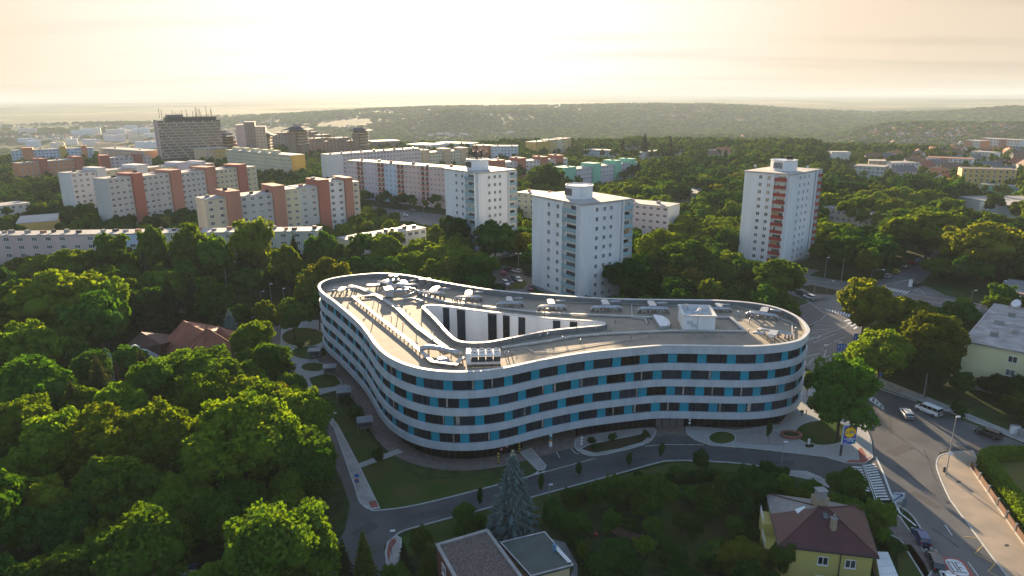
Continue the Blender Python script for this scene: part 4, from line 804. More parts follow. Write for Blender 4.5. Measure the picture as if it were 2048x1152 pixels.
block('yellow apartment block with notched front on the skyline of trees at centre', (1072, 284), (1142, 277), 18, 18, 14, [(.4, 0, 'ochre', 'p'), (.6, .8, 'yel', W), (.75, 0, 'yg', W), (1, .8, 'yel', W)], end='yel', boxes=5)
block('low white roofed building in the woods behind the mint towered block', (1167, 299), (1235, 301), 8, 8, 14, [(1, 0, 'blue', W)], end='white', boxes=2)
block('second low white roofed building in the woods, right of the first', (1276, 305), (1363, 298), 8, 8, 12, [(1, 0, 'white', W)], end='blue', boxes=2)
block('flat white pavilion in the woods left of the red balcony tower', (1415, 301), (1466, 299), 7, 7, 14, [(1, 0, 'white', W)], end='white')
block('long white roofed shed on the woods skyline with thin chimneys', (1240, 290), (1300, 288), 7, 7, 10, [(1, 0, 'grey', 'p')], end='white')
block('long yellow school building in the right hand town', (1925, 337), (2034, 340), 14, 14, 14, [(1, 0, 'yel', W)], roof=wallmat('dark_tile', (.12, .10, .09)), end='yel', bay=3.4, win=(1.4, 1.8, 1))
block('red roofed white block row in the right hand town', (1853, 314), (1945, 318), 12, 12, 12, [(.3, 0, 'white', W), (.5, 0, 'orange', W), (1, 0, 'white', W)], roof=wallmat('red_tile', (.30, .12, .08)), end='white')
block('grey terraced modern building at the edge of the right hand town', (1708, 331), (1770, 334), 10, 10, 18, [(1, 0, 'grey', W)], roof=m_roofg, end='brown')
block('brown topped modern building behind the grey terraced one', (1738, 321), (1772, 322), 12, 12, 14, [(1, 0, 'brown', W)], end='brown')
block('white modern building with grey roof in the right hand town', (1783, 326), (1838, 325), 11, 11, 16, [(1, 0, 'white', W)], roof=m_roofg, end='white')
block('teal low school wing below the yellow school', (1960, 368), (2040, 374), 6, 6, 10, [(1, 0, 'green', W)], roof=m_roofg, end='grey')
block('grey ribbed warehouse roof at the right edge, left of the larger one', (1915, 392), (1960, 402), 7, 7, 40, [(1, 0, 'grey', 'p')], roof=m_roofg, end='grey', name='warehouse', cat='warehouse')
block('larger pale warehouse roof at the right edge', (1972, 402), (2048, 416), 8, 8, 40, [(1, 0, 'blue', 'p')], roof=m_roofw, end='blue', name='warehouse', cat='warehouse')
block('brick and white block high in the right hand town', (1930, 280), (1962, 282), 14, 14, 14, [(.5, 0, 'orange', W), (1, 0, 'white', W)], end='orange')
block('white and orange block row at the top right of the town', (1960, 276), (2040, 280), 14, 14, 14, [(.2, 0, 'orange', W), (.5, 0, 'white', W), (.7, 0, 'brick', W), (1, 0, 'white', W)], end='white')
block('small white house block below the town row', (1942, 302), (1985, 305), 10, 10, 12, [(1, 0, 'white', W)], end='white')
block('white hall behind the treetops right of the red balcony tower', (1663, 304), (1702, 304), 8, 8, 14, [(1, 0, 'white', 'p')], end='white', name='hall', cat='hall')
# big slab hotel on the left
A, B, hh = (315, 243), (440, 240), 44; a = G(*A, hh); b_ = G(*B, hh); u = b_ - a; Ln = u.length; ang = math.atan2(u.y, u.x)
t = thing('slab_tower', 'wide fifteen storey concrete slab with white balcony bands and a dark top, far left', 'high rise', (a.x, a.y, 0), ang)
MB().box((Ln / 2, 9, 0), (Ln, 18, hh)).build('wall', C['brown'], t); MB().box((-.3, 9, 0), (.7, 18.4, hh + 1.5)).build('end_wall', C['pink'], t); MB().box((-.7, 9, 0), (.3, 1.6, hh + 1)).build('stair_window_strip', m_dark, t)
for k in range(15):
    bl = MB().box((Ln / 2, -.9, 1.5 + k * 2.85), (Ln - .6, 1.9, .25)).box((Ln / 2, -1.75, 1.6 + k * 2.85), (Ln - .6, .12, .95)).build('balcony_band', C['conc'], t)
    b = MB()
    for j in range(26): b.box(((j + .5) * Ln / 26, -.15, 1.75 + k * 2.85), (1.1, .3, 2.0) if (j + k) % 3 else (1.8, .3, 2.0), mi=0 if (j * 7 + k * 3) % 4 else 1)
    b.build('windows', [m_glass2, C['yg']], t)
MB().box((Ln / 2, 9, hh), (Ln + 1, 19, .5)).build('roof', m_dark, t); MB().box((Ln * .55, 9, hh + .5), (Ln * .8, 13, 3.2)).build('roof_storey', m_dark, t); MB().box((Ln * .3, 9, hh + 3.7), (Ln * .25, 9, 2.6)).build('roof_storey', m_inner, t)
b = MB()
for k in range(22): x = rnd.uniform(.05, .95) * Ln; b.tube([(x, 8, hh + 3), (x, 8, hh + rnd.uniform(6, 14))], .22, 4)
b.build('antenna_mast', m_dark, t)
# stepped brown residential complex with pagoda-like roofs
m_pag = wallmat('slate_blue_roof', (.075, .085, .10)); dist = []
def pagoda(label, x, yt, ww, z):
    p = G(x, yt, z); t = thing('pagoda_tower', label, 'residential tower', (p.x, p.y, 0), rnd.uniform(-.2, .2), 'brown towers with wide slate roofs'); r = ww / 2
    MB().box((0, 0, 0), (r * 1.25, r * 1.25, z)).box((-r * .3, -r * .3, 0), (r * .8, r * 1.2, z - 3)).build('wall', C['brown'], t)
    for k in range(5): MB().box((0, 0, z - 3.2 * (k + 1)), (r * (1.45 if k else 1.5), r * 1.45, 1.0)).build('balcony_band', C['beige'] if k % 2 else C['yg'], t)
    rf = MB()
    for i, (s, h0) in enumerate(((1.15, 0), (.7, 2.0), (.35, 4.2))):
        s *= r; b0 = [(-s, -s, z + h0), (s, -s, z + h0), (s, s, z + h0), (-s, s, z + h0)]; s2 = s * .55; b1 = [(-s2, -s2, z + h0 + 1.8), (s2, -s2, z + h0 + 1.8), (s2, s2, z + h0 + 1.8), (-s2, s2, z + h0 + 1.8)]
        rf.add(b0 + b1, [(0, 1, 5, 4), (1, 2, 6, 5), (2, 3, 7, 6), (3, 0, 4, 7), (4, 5, 6, 7), (3, 2, 1, 0)])
    rf.build('roof', m_pag, t)
for l, x, y, w_, z in (('brown tower with wide slate roof nearest the concrete slab', 446, 272, 24, 26), ('brown slate roofed tower second from the slab', 524, 270, 26, 26), ('brown slate roofed tower in the middle of the complex', 596, 259, 24, 32), ('brown slate roofed tower at the right end of the complex', 721, 261, 20, 30)): pagoda(l, x, y, w_, z)
block('pink brown block with dark domed roof behind the slate roofed towers', (470, 250), (530, 249), 38, 38, 20, [(.3, 0, 'pink', 'p'), (.65, 3, 'brown', W), (1, -2, 'beige', W)], end='pink')
for l, A, B, z in (('dark stepped terrace block left in the slate roofed complex', (455, 287), (520, 285), 16), ('dark stepped terrace block in the middle of the slate roofed complex', (540, 268), (640, 270), 20), ('dark stepped terrace block right in the slate roofed complex', (610, 280), (700, 282), 18), ('low dark terrace block at the right of the slate roofed complex', (650, 291), (735, 290), 12)):
    o = block(l, A, B, z, z, 22, [(.25, 2, 'brown', W), (.5, -1, 'brown', W), (.75, 3, 'brown', W), (1, 0, 'brown', W)], roof=m_pag, end='brown', bay=5, boxes=6)
block('low flat building with pale roof right of the slate roofed complex', (745, 283), (800, 281), 9, 9, 30, [(1, 0, 'brown', 'p')], end='brown'); block('long pale roofed hall beyond the pink blocks', (812, 288), (860, 290), 8, 8, 30, [(1, 0, 'white', 'p')], end='white'); block('pale roofed shop hall left of the small red block', (870, 285), (940, 287), 8, 8, 24, [(1, 0, 'white', 'p')], end='white')
# small pitched-roof houses
HR = [wallmat('tile_red', (.26, .095, .06)), wallmat('tile_brown', (.17, .10, .075)), wallmat('tile_grey', (.14, .14, .15)), wallmat('tile_orange', (.36, .15, .08))]
HW = [C['white'], C['yg'], C['beige'], C['white'], C['lpink']]
def house_mesh(i):
    q = ((10, 9, 5.5, 4), (14, 10, 6.5, 4.5), (18, 9, 6, 4))[i % 3]; w_, d_, h_, rh = q
    b = MB().box((0, 0, -6), (w_, d_, h_ + 6)); b.add([(-w_ / 2, -d_ / 2, h_), (-w_ / 2, d_ / 2, h_), (-w_ / 2, 0, h_ + rh - .3), (w_ / 2, -d_ / 2, h_), (w_ / 2, d_ / 2, h_), (w_ / 2, 0, h_ + rh - .3)], [(0, 2, 1), (3, 4, 5)])
    r = MB(); a = w_ / 2 + .5; c = d_ / 2 + .6; r.add([(-a, -c, h_ - .3), (a, -c, h_ - .3), (a, 0, h_ + rh), (-a, 0, h_ + rh), (-a, c, h_ - .3), (a, c, h_ - .3)], [(0, 1, 2, 3), (3, 2, 5, 4)]); r.box((w_ * .2, .8, h_ + 1), (.8, .8, rh - .2), mi=0)
    g = MB()
    for x in np.arange(-w_ / 2 + 1.6, w_ / 2 - 1, 2.8):
        for z in (1.2, 3.6): g.box((x, -d_ / 2 - .02, z), (1.1, .06, 1.2)); g.box((x, d_ / 2 + .02, z), (1.1, .06, 1.2))
    for y in (-2, 2): g.box((w_ / 2 + .02, y, 2.5), (.06, 1.1, 1.2)); g.box((-w_ / 2 - .02, y, 2.5), (.06, 1.1, 1.2))
    return b, r, g
HM = []
for i in range(15):
    b, r, g = house_mesh(i); HM.append((b.mesh('wall', HW[i % 5]), r.mesh('roof', HR[i % 4]), g.mesh('windows', m_glass2)))
def zone_houses(pts, n, where, seed):
    rr = random.Random(seed); out = []; P = gp(pts); xs = [p[0] for p in P]; ys = [p[1] for p in P]; tries = 0
    while len(out) < n and tries < 4000:
        tries += 1; x, y = rr.uniform(min(xs), max(xs)), rr.uniform(min(ys), max(ys))
        if not inside(x, y, P) or any(math.hypot(x - a, y - b) < 17 for a, b in out) or any(inside(x, y, q) for q in NOTREE): continue
        out.append((x, y)); k = rr.randrange(15); z = float(terrain(x, y)); px, py = PX((x, y, z))
        rc = {0: 'red', 1: 'brown', 2: 'grey', 3: 'orange'}[k % 4]
        t = thing('house', f'small {rc} roofed house {where}', 'house', (x, y, z), rr.uniform(-.6, .6) + (1.57 if rr.random() < .4 else 0), f'{rc} roofed houses {where}')
        for nm, m in zip(('wall', 'roof', 'windows'), HM[k]): put(nm, m, t)
        NOTREE.append([(x - 8, y - 7), (x + 8, y - 7), (x + 8, y + 7), (x - 8, y + 7)])
zone_houses([(20, 288), (300, 288), (300, 276), (60, 274)], 55, 'in the village at the left, behind the apartment blocks', 1)
zone_houses([(1700, 350), (1900, 372), (2060, 352), (2060, 280), (1930, 272), (1840, 300), (1740, 322)], 60, 'in the town at the right', 2)
zone_houses([(1380, 312), (1560, 318), (1560, 330), (1380, 322)], 5, 'in the woods left of the red balcony tower', 3)
for nm in {o['group'] for o in COL.objects if ' roofed houses ' in str(o.get('group', ''))}: number_group([o for o in COL.objects if o.get('group') == nm], '%s from the left of the ' + nm.replace(' at the left, behind the apartment blocks', '').replace('in the town at the right', 'in the town').replace('in the woods left of the red balcony tower', 'in the central woods'))
for l, x, y, z in (('white gabled house among the trees below the town', 1822, 378, 0), ('white gabled house with brown roof below the town, right of the other', 1885, 372, 0)):
    p = G(x, y); t = thing('house', l, 'house', (*p[:2], 0), .5)
    for nm, m in zip(('wall', 'roof', 'windows'), HM[0]): put(nm, m, t)

# hazy panel estates and hamlets in the valley beyond
rr_ = random.Random(3); est = []
for i in range(46):
    x0 = rr_.uniform(190, 500) if i < 34 else rr_.uniform(40, 190); d = rr_.uniform(1900, 3300); a = math.atan((x0 - 1024) / 1417); x, y = d * math.sin(a), d * math.cos(a); z = float(terrain(x, y)); L_, h_ = rr_.uniform(28, 75), rr_.uniform(14, 26)
    o = MB().box((0, 0, -8), (L_, 14, h_ + 8)).box((L_ * .3, 0, h_), (6, 6, 3)).build('panel_block', C[rr_.choice(['white', 'lav', 'blue', 'lpink', 'peach', 'conc'])]); o.location = (x, y, z); o.rotation_euler = (0, 0, rr_.uniform(-.7, .7)); o['category'] = 'apartment block'; o['group'] = 'hazy panel blocks in the far left valley'; est.append(o)
number_group(est, '%s from the left of the hazy panel blocks in the far valley')
b = MB(); n = 0
for k in range(5000):
    c_ = (k // 60); rz_ = random.Random(c_); cx_ = rz_.choice([rz_.uniform(350, 950), rz_.uniform(1500, 2048), rz_.uniform(0, 350)]); cd_ = rz_.uniform(1500, 2500) if cx_ > 1400 else rz_.uniform(1500, 4600)
    d = cd_ + rr_.gauss(0, 130); a = math.atan((cx_ - 1024) / 1417) + rr_.gauss(0, .05 * 2200 / d); x, y = d * math.sin(a), d * math.cos(a)
    if d < 1300 or n > 2600: continue
    z = float(terrain(x, y)); n += 1; w_ = rr_.uniform(8, 16) * (2 if rr_.random() < .12 else 1); r_ = rr_.uniform(0, 3); b.box((x, y, z - 4), (w_, 9, 9.5), r_, 0); cs, sn = math.cos(r_), math.sin(r_)
    q = [(x + u * cs - v * sn, y + u * sn + v * cs, z + t_) for u, v, t_ in ((-w_ / 2, -5, 5.5), (w_ / 2, -5, 5.5), (w_ / 2, 5, 5.5), (-w_ / 2, 5, 5.5), (-w_ / 2, 0, 9), (w_ / 2, 0, 9))]; b.add(q, [(0, 1, 5, 4), (2, 3, 4, 5), (0, 4, 3), (1, 2, 5)], rr_.choice((1, 1, 2)))
b.build('distant_hamlets', [C['white'], HR[0], HR[2]], kind='stuff', label='tiny houses scattered through the hazy valley')
# ---------------------------------------------------------------- near houses
def at(p, z=0): return Vector((p[0], p[1], z))
# yellow house with the hipped red roof, bottom right
hm = [G2(1556.6, 1091, 6.5), G2(1758, 1114, 6.5), G2(1724, 1010, 6.5), G2(1532, 986, 6.5)]
hc = Vector(((hm[0][0] + hm[2][0]) / 2, (hm[0][1] + hm[2][1]) / 2)); t = thing('house', 'yellow house with dark red hipped roof and big tan chimney at lower right', 'house', (*hc, 0))
ev = [(p[0] - hc.x, p[1] - hc.y) for p in hm]; wl = offset(ev, -.55); wl = wl if area(wl) > 0 else wl[::-1]
C['hyel'] = wallmat('yellow_house_render', (.52, .45, .14)); m_tile = mat('dark_red_metal_roof', (.085, .024, .024), .55, (.055, .02, .02), .6, stretch=(1, 1, 1), spec=.4); m_tileg = mat('grey_sheet_roof', (.22, .22, .21), .6, (.16, .16, .155), .8)
MB().prism(wl, 0, 6.5).build('wall', C['hyel'], t)
pk = G(1640, 1014, 9.6); pk = Vector((pk.x - hc.x, pk.y - hc.y, 9.6)); E_ = [Vector((*p, 6.45)) for p in ev]; pk2 = pk + Vector((.9, -.2, 0))
def tri(vs, m, nm='roof'):
    b = MB(); b.add(vs, [tuple(range(len(vs)))]); b.add([v - Vector((0, 0, .14)) for v in vs], [tuple(range(len(vs)))[::-1]]); n = len(vs)
    b.add([v for v in vs] + [v - Vector((0, 0, .14)) for v in vs], [(i, n + i, n + (i + 1) % n, (i + 1) % n) for i in range(n)]); return b.build(nm, m, t)
rf = tri([E_[0], E_[1], pk2, pk], m_tile); tri([E_[1], E_[2], pk2], m_tile)
lm = E_[3].lerp(E_[0], .42); tri([lm, E_[0], pk], m_tile); tri([E_[3], lm, pk], m_tileg); tri([E_[2], E_[3], pk, pk2], m_tileg)
for a, b_ in ((E_[0], pk), (E_[1], pk2), (E_[2], pk2), (E_[3], pk), (pk, pk2)): MB().tube([a + Vector((0, 0, .05)), b_ + Vector((0, 0, .05))], .1, 6).build('ridge', m_tile, t)
MB().strip([(p[0], p[1]) for p in ev], .14, 6.2, 6.4, closed=True).build('gutter', m_dark, t)
m_tan = mat('tan_chimney_render', (.33, .27, .19), .9, (.25, .20, .15), 1.5)
def onroof(x, y, z): p = G(x, y, z); return (p.x - hc.x, p.y - hc.y)
ch = MB().box((*onroof(1638, 1015, 8.8), 8.2), (1.9, 1.5, 2.4), .1).build('chimney', m_tan, t); MB().box((*onroof(1638, 1015, 8.8), 10.6), (1.2, 1.1, 1.0), .1).box((*onroof(1638, 1015, 8.8), 11.6), (1.5, 1.3, .12), .1).build('chimney_cap', m_con, ch)
ch = MB().box((*onroof(1666, 1056, 8.2), 7.2), (.62, .62, 2.5), .1).build('chimney', m_tan, t); MB().box((*onroof(1666, 1056, 8.2), 9.7), (.8, .8, .1), .1).tube([(*onroof(1666, 1056, 8.2), 9.7), (*onroof(1666, 1056, 8.2), 10.3)], .16, 8).build('chimney_cap', m_con, ch)
fdir = E_[1] - E_[0]; fa = math.atan2(fdir.y, fdir.x); q = offset(ev, -.55)
def slopebox(x, y, z, sz, m, nm):
    p = onroof(x, y, z); o = MB().box((0, 0, 0), (sz[0], sz[1], .12)).build(nm, m, t); o.location = (*p, z); return o
o = slopebox(1603, 1021, 8.35, (1.5, .9), m_wf, 'roof_window'); o.rotation_euler = (.3, -.3, .1)
o = slopebox(1651, 1032, 8.95, (.62, .9), m_glass2, 'roof_window'); o.rotation_euler = (.42, 0, fa)
w0 = Vector(q[0]); fd = (Vector(q[1]) - w0); fl_ = fd.length; fa = math.atan2(fd.y, fd.x)
for s in (.47, .77):
    for z in (3.9, .9): put('window', win_mesh(1.35, 1.3, 2), t, (*(w0 + fd * s), z), fa)
p = w0 + fd * .655; nn = Vector((fd.y, -fd.x)).normalized() * .12; MB().tube([(p.x + nn.x, p.y + nn.y, .1), (p.x + nn.x, p.y + nn.y, 6.2)], .08, 6).build('downpipe', m_dark, t)
# balconies on its left side
sd_ = Vector(q[3]) - w0; sa = math.atan2(sd_.y, sd_.x); nl = Vector((-sd_.y, sd_.x)).normalized()
for z, s in ((3.2, .38), (5.0, .66)):
    p = w0 + sd_ * s + nl * .8; bl = MB().box((*p, z), (3.2, 1.7, .2), sa).build('balcony', C['hyel'], t); b = MB()
    p2 = p + nl * .8; b.box((*p2, z + 1.1), (3.2, .06, .06), sa)
    for k in range(9): r_ = p2 + sd_.normalized() * (-1.5 + k * .375); b.box((*r_, z + .2), (.05, .05, .9), sa)
    b.build('railing', m_wf, bl)
p = w0 + sd_ * .66 + nl * .8; MB().box((*p, 0), (3.4, 1.6, 5.0), sa).build('bay', C['hyel'], t)
# lean-to roof on its right, white sheet
c_ = gp([(1750, 1103), (1776, 1104), (1800, 1160), (1762, 1165)], 2.6); o = Vector(c_[0]); t = thing('lean_to_shed', 'white panelled lean-to roof against the right side of the yellow house', 'shed', (*o, 0))
lp = [(p[0] - o.x, p[1] - o.y) for p in c_]; MB().prism(lp, 0, 2.45).build('wall', C['conc'], t)
for k in range(4):
    P = [Vector(lp[0]).lerp(Vector(lp[3]), k / 4), Vector(lp[1]).lerp(Vector(lp[2]), k / 4), Vector(lp[1]).lerp(Vector(lp[2]), (k + .94) / 4), Vector(lp[0]).lerp(Vector(lp[3]), (k + .94) / 4)]
    MB().prism([tuple(v) for v in P], 2.45, 2.6).build('panel', m_white, t)
c_ = gp([(1692, 1000), (1712, 1003), (1728, 1040), (1716, 1036)], 3); o = Vector(c_[0]); t = thing('carport', 'narrow white awning between the yellow house roof and the street hedge', 'awning', (*o, 0)); MB().prism([(p[0] - o.x, p[1] - o.y) for p in c_], 2.85, 3.0, bottom=True).build('roof', m_white, t)
b = MB()
for p in c_: b.box((p[0] - o.x, p[1] - o.y, 0), (.1, .1, 2.85))
b.build('post', m_dark, t)
# flat roofed house, bottom centre
A = gp([(873, 1089), (974.5, 1059.5), (1052, 1165), (915, 1165)], 7.0); o = Vector(A[0]); t = thing('flat_roofed_house', 'two part flat roofed house with brown gravel and green grey roofs, bottom centre', 'house', (*o, 0))
m_grav = mat('brown_roof_gravel', (.17, .13, .115), 1, (.07, .055, .05), 6, .8, 12, coords='World', ramp=(.4, .6)); m_brk = mat('red_brick_wall', (.20, .075, .055), .9, (.13, .05, .04), 2.5, stretch=(1, 1, 4)); m_felt = mat('green_grey_felt', (.075, .095, .085), .7, (.055, .07, .065), .5, coords='World')
P1 = [(p[0] - o.x, p[1] - o.y) for p in A]; P1 = P1 if area(P1) > 0 else P1[::-1]
MB().prism(P1, 0, 6.85).build('wall', m_brk, t); MB().prism(offset(P1, -.3), 6.85, 6.9).build('roof', m_grav, t); MB().strip(offset(P1, -.1), .45, 6.8, 7.1, closed=True).build('parapet', m_con, t)
B = gp([(1001, 1085), (1089, 1064), (1146, 1130), (1062, 1152)], 6.0); P2 = [(p[0] - o.x, p[1] - o.y) for p in B]; P2 = P2 if area(P2) > 0 else P2[::-1]
MB().prism(offset(P2, -.3), 0, 5.8).build('wall', wallmat('cream_render', (.52, .44, .27)), t); MB().prism(offset(P2, .1), 5.7, 5.95, bottom=True).build('roof', m_felt, t); MB().strip(P2, .16, 5.9, 6.08, closed=True).build('parapet', m_galv, t)
p1, p2 = Vector(G2(1115, 1098, 6)) - o, Vector(G2(1140, 1125, 6)) - o
for k in range(9): q = p1.lerp(p2, k / 8); MB().box((q.x - .12, q.y + .1, 6.09), (.55, .30, .05), math.atan2((p2 - p1).y, (p2 - p1).x) + 1.57).build('panel', m_white, t)
q = Vector(G2(1113, 1100, 6)) - o; MB().tube([(q.x - .3, q.y, 5.9), (q.x - .3, q.y, 6.9)], .26, 10).build('chimney', mat('blue_metal', (.08, .20, .33), .5), t)
e0, e1 = Vector(A[0]) - o, Vector(A[3]) - o; dd = e1 - e0; aa = math.atan2(dd.y, dd.x); put('window', win_mesh(1.5, 1.6, 2), t, (*(e0 + dd * .36), 4.2), aa); 
NOTREE.append(gp([(860, 1110), (975, 1080), (1090, 1075), (1170, 1152), (1170, 1250), (860, 1250)]))
sheet('driveway', gp([(1092, 1075), (1130, 1085), (1155, 1130), (1155, 1180), (1130, 1180), (1150, 1130)]), .05, m_con)
# yellow apartment house, right edge
A = [G2(1930, 681, 11), G2(1992, 608, 11)]; o = Vector(A[0]); e2 = (Vector(A[1]) - o); e1 = Vector((e2.y, -e2.x)).normalized() * 34; ang = math.atan2(e1.y, e1.x); L1, L2 = e1.length, 38
t = thing('apartment_house', 'pale yellow apartment house with a flat grey roof at the right edge', 'apartment house', (*o, 0), ang)
C['pyel'] = wallmat('pale_yellow_render', (.72, .67, .40)); MB().box((L1 / 2, L2 / 2, 0), (L1, L2, 10.7)).build('wall', C['pyel'], t); MB().box((L1 / 2, L2 / 2, 10.7), (L1 + .8, L2 + .8, .3)).build('roof', mat('stained_roof_felt', (.40, .38, .37), .85, (.22, .20, .19), .28, .1, coords='World'), t)
MB().box((L1 / 2, L2 / 2, 0), (L1 + .06, L2 + .06, .9)).build('plinth', m_con, t); MB().strip([(-.3, -.3), (L1 + .3, -.3), (L1 + .3, L2 + .3), (-.3, L2 + .3)], .2, 11.0, 11.12, closed=True).build('roof_edge', m_galv, t)
put_windows(t, (0, 0), 0, [9.3, 13, 18, 23], 3, 1.9, 3.1, 1.7, 1.5, 2); put_windows(t, (0, L2), -math.pi / 2, [6, 12, 18, 24, 30], 3, 1.9, 3.1, 1.5, 1.5, 2)
for x, y, s in ((1988, 672, 1.0), (1998, 648, 1.3), (2023, 633, 1.0), (2030, 668, .5)):
    q = G(x, y, 11) - Vector((*o, 11)); q = Matrix.Rotation(-ang, 3, 'Z') @ q; MB().box((q.x, q.y, 11.0), (1.5 * s, 1.1, .9)).box((q.x, q.y, 11.9), (1.8 * s, 1.3, .12)).build('roof_vent', m_con, t)
q = Matrix.Rotation(-ang, 3, 'Z') @ (G(2033, 616, 11) - Vector((*o, 11))); MB().tube([(q.x, q.y, 11), (q.x, q.y, 12)], .08, 6).tube([(q.x, q.y, 12), (q.x - .3, q.y - .5, 12.4)], 1.0, 14, r2=1.1).build('satellite_dish', m_lamp, t)
NOTREE.append([(100, 141), (136, 127), (160, 175), (125, 182)])
# shop with a red fascia beyond it
a = G(1998, 578, 6); e = G(2060, 588, 6) - a; ang = math.atan2(e.y, e.x); t = thing('shop_building', 'low shop with a long red fascia sign and dark roof at the right edge', 'shop', (a.x, a.y, 0), ang)
MB().box((14, 9, 0), (28, 18, 5.4)).build('wall', C['conc'], t); MB().box((14, 8.5, 5.4), (30, 20, .3)).build('roof', m_inner, t); m_rs = mat('red_fascia', (.50, .035, .02), .5)
MB().box((13, -1.35, 4.4), (27, .25, 1.5)).build('fascia', m_rs, t); MB().box((13, -1.2, 3.7), (28, .5, .55)).build('canopy', m_white, t); MB().box((4.6, -1.5, 4.9), (4.8, .06, .5)).build('sign_lettering', m_wf, t)
for k in range(6): MB().box((1.5 + k * 4.3, -.05, .6), (3.7, .06, 2.9)).build('shop_window', m_glass2, t)
for k in range(4): MB().box((.2 + k * 8, -1.3, 0), (.4, .4, 4.0)).build('column', m_white, t)
MB().box((8, 6, 6.9), (5.0, .6, .5)).box((5.8, 6, 5.7), (.35, .4, 1.3)).box((10.2, 6, 5.7), (.35, .4, 1.3)).build('roof_frame', m_lamp, t)
NOTREE.append([(a.x - 2, a.y - 3), (a.x + 30, a.y - 8), (a.x + 34, a.y + 16), (a.x, a.y + 20)])
# villa with terracotta roofs on the left
m_terr = mat('terracotta_tile_roof', (.30, .105, .062), .8, (.20, .075, .05), .5, .5, 5, stretch=(1, 1, 1)); m_terr2 = mat('dark_terracotta_roof', (.12, .055, .045), .8, (.08, .04, .035), .7)
o = G(350, 672, 6); t = thing('villa', 'large villa with terracotta hipped roof and a tent shaped corner roof among the trees', 'villa', (o.x, o.y, 0), .12)
def lpnt(x, y, z): return Matrix.Rotation(-.12, 3, 'Z') @ (G(x, y, z) - Vector((o.x, o.y, 0)))
def hip(P, ridge, m, nm='roof'):
    b = MB(); a, b1, c, d = P; r0, r1 = ridge; b.add([a, b1, c, d, r0, r1], [(0, 1, 5, 4), (1, 2, 5), (2, 3, 4, 5), (3, 0, 4), (3, 2, 1, 0)]); return b.build(nm, m, t)
r0, r1 = lpnt(366, 641, 12.5), lpnt(412, 664, 10.8); e0 = lpnt(312, 700, 6.5); e1 = lpnt(376, 706, 6.5); hip([e0, e1, e1 + Vector((6, 17, 0)), e0 + Vector((1, 22, 0))], (r0, r1), m_terr)
wp = [(v.x, v.y) for v in (e0 + Vector((.8, .8, 0)), e1 + Vector((-.5, .8, 0)), e1 + Vector((5, 15, 0)), e0 + Vector((2, 20, 0)))]; MB().prism(wp, 0, 6.6).build('wall', C['beige'], t)
c0 = lpnt(413.6, 657, 12.2); R_ = 8.0; pr = [(c0.x + R_ * math.cos(k * math.pi / 5 + .2), c0.y + R_ * math.sin(k * math.pi / 5 + .2)) for k in range(10)]
MB().prism([(c0.x + (x - c0.x) * .88, c0.y + (y - c0.y) * .88) for x, y in pr], 0, 5.2).build('wall', C['beige'], t)
b = MB().add([(x, y, 5.0) for x, y in pr] + [(c0.x, c0.y, 12.2)], [(i, (i + 1) % 10, 10) for i in range(10)] + [tuple(range(9, -1, -1))]); tr_ = b.build('roof', m_terr, t)
for x, y in pr: MB().tube([(x, y, 5.05), ((x + c0.x) / 2, (y + c0.y) / 2, 8.7), (c0.x, c0.y, 12.3)], .16, 6).build('ridge_tiles', m_terr, tr_)
MB().tube([(c0.x, c0.y, 12.1), (c0.x, c0.y, 13.6)], .14, 6, r2=.04).build('finial', m_dark, tr_)
c1 = lpnt(440, 668, 8); MB().prism([(c1.x - 2.4, c1.y - 1.5), (c1.x + 2.6, c1.y - 1), (c1.x + 2.2, c1.y + 2.4), (c1.x - 2.4, c1.y + 2)], 0, 7.8).build('wall', C['beige'], t); b = MB().add([(c1.x - 2.9, c1.y - 2, 7.7), (c1.x + 3.1, c1.y - 1.5, 7.7), (c1.x + 2.7, c1.y + 2.9, 7.7), (c1.x - 2.9, c1.y + 2.5, 7.7), (c1.x, c1.y + .4, 9.6)], [(0, 1, 4), (1, 2, 4), (2, 3, 4), (3, 0, 4)]); b.build('roof', m_terr, t)
r0, r1 = lpnt(282, 664, 10), lpnt(322, 688, 9.5); e0 = lpnt(238, 705, 5.5); e1 = lpnt(318, 716, 5.5); hip([e0, e1, e1 + Vector((3, 14, 0)), e0 + Vector((0, 16, 0))], (r0, r1), m_terr2); MB().prism([(v.x, v.y) for v in (e0 + Vector((.8, .8, 0)), e1 + Vector((-.5, .8, 0)), e1 + Vector((2, 12, 0)), e0 + Vector((1, 14, 0)))], 0, 5.6).build('wall', C['beige'], t)
gl = lpnt(272, 716, 6); b = MB(); prof = [(-5, 0), (-4.6, 1.0), (-3.2, 1.3), (-2.2, 2.4), (-1.1, 2.8), (-.9, 3.5), (0, 3.9), (.9, 3.5), (1.1, 2.8), (2.4, 2.5), (4.0, 1.6), (5, .9), (5, 0)]
b.add([(gl.x + x, gl.y, 5.4 + z) for x, z in prof] + [(gl.x + x, gl.y + .5, 5.4 + z) for x, z in prof], [tuple(range(13))] + [tuple(range(25, 12, -1))] + [(i, i + 13, (i + 1) % 13 + 13, (i + 1) % 13) for i in range(13)]); b.build('ornamental_gable', C['white'], t)
MB().box((gl.x, gl.y + .3, 0), (10, .5, 5.4)).build('wall', C['brick'], t); MB().box((gl.x - 1.5, gl.y - .2, 4), (1.2, .5, 3.4)).build('chimney', C['brick'], t)
tt = lpnt(213.6, 715, 6); MB().tube([(tt.x, tt.y, 0), (tt.x, tt.y, 6.4)], 1.0, 10).build('turret', C['white'], t); MB().tube([(tt.x, tt.y, 6.4), (tt.x, tt.y, 7.4), (tt.x, tt.y, 8.6)], 1.15, 10, r2=.05).build('turret_roof', mat('verdigris', (.10, .32, .30), .6), t)
NOTREE.append([G2(x, y, 6) for x, y in ((196, 725), (480, 725), (475, 680), (430, 640), (350, 628), (270, 660), (205, 690))])
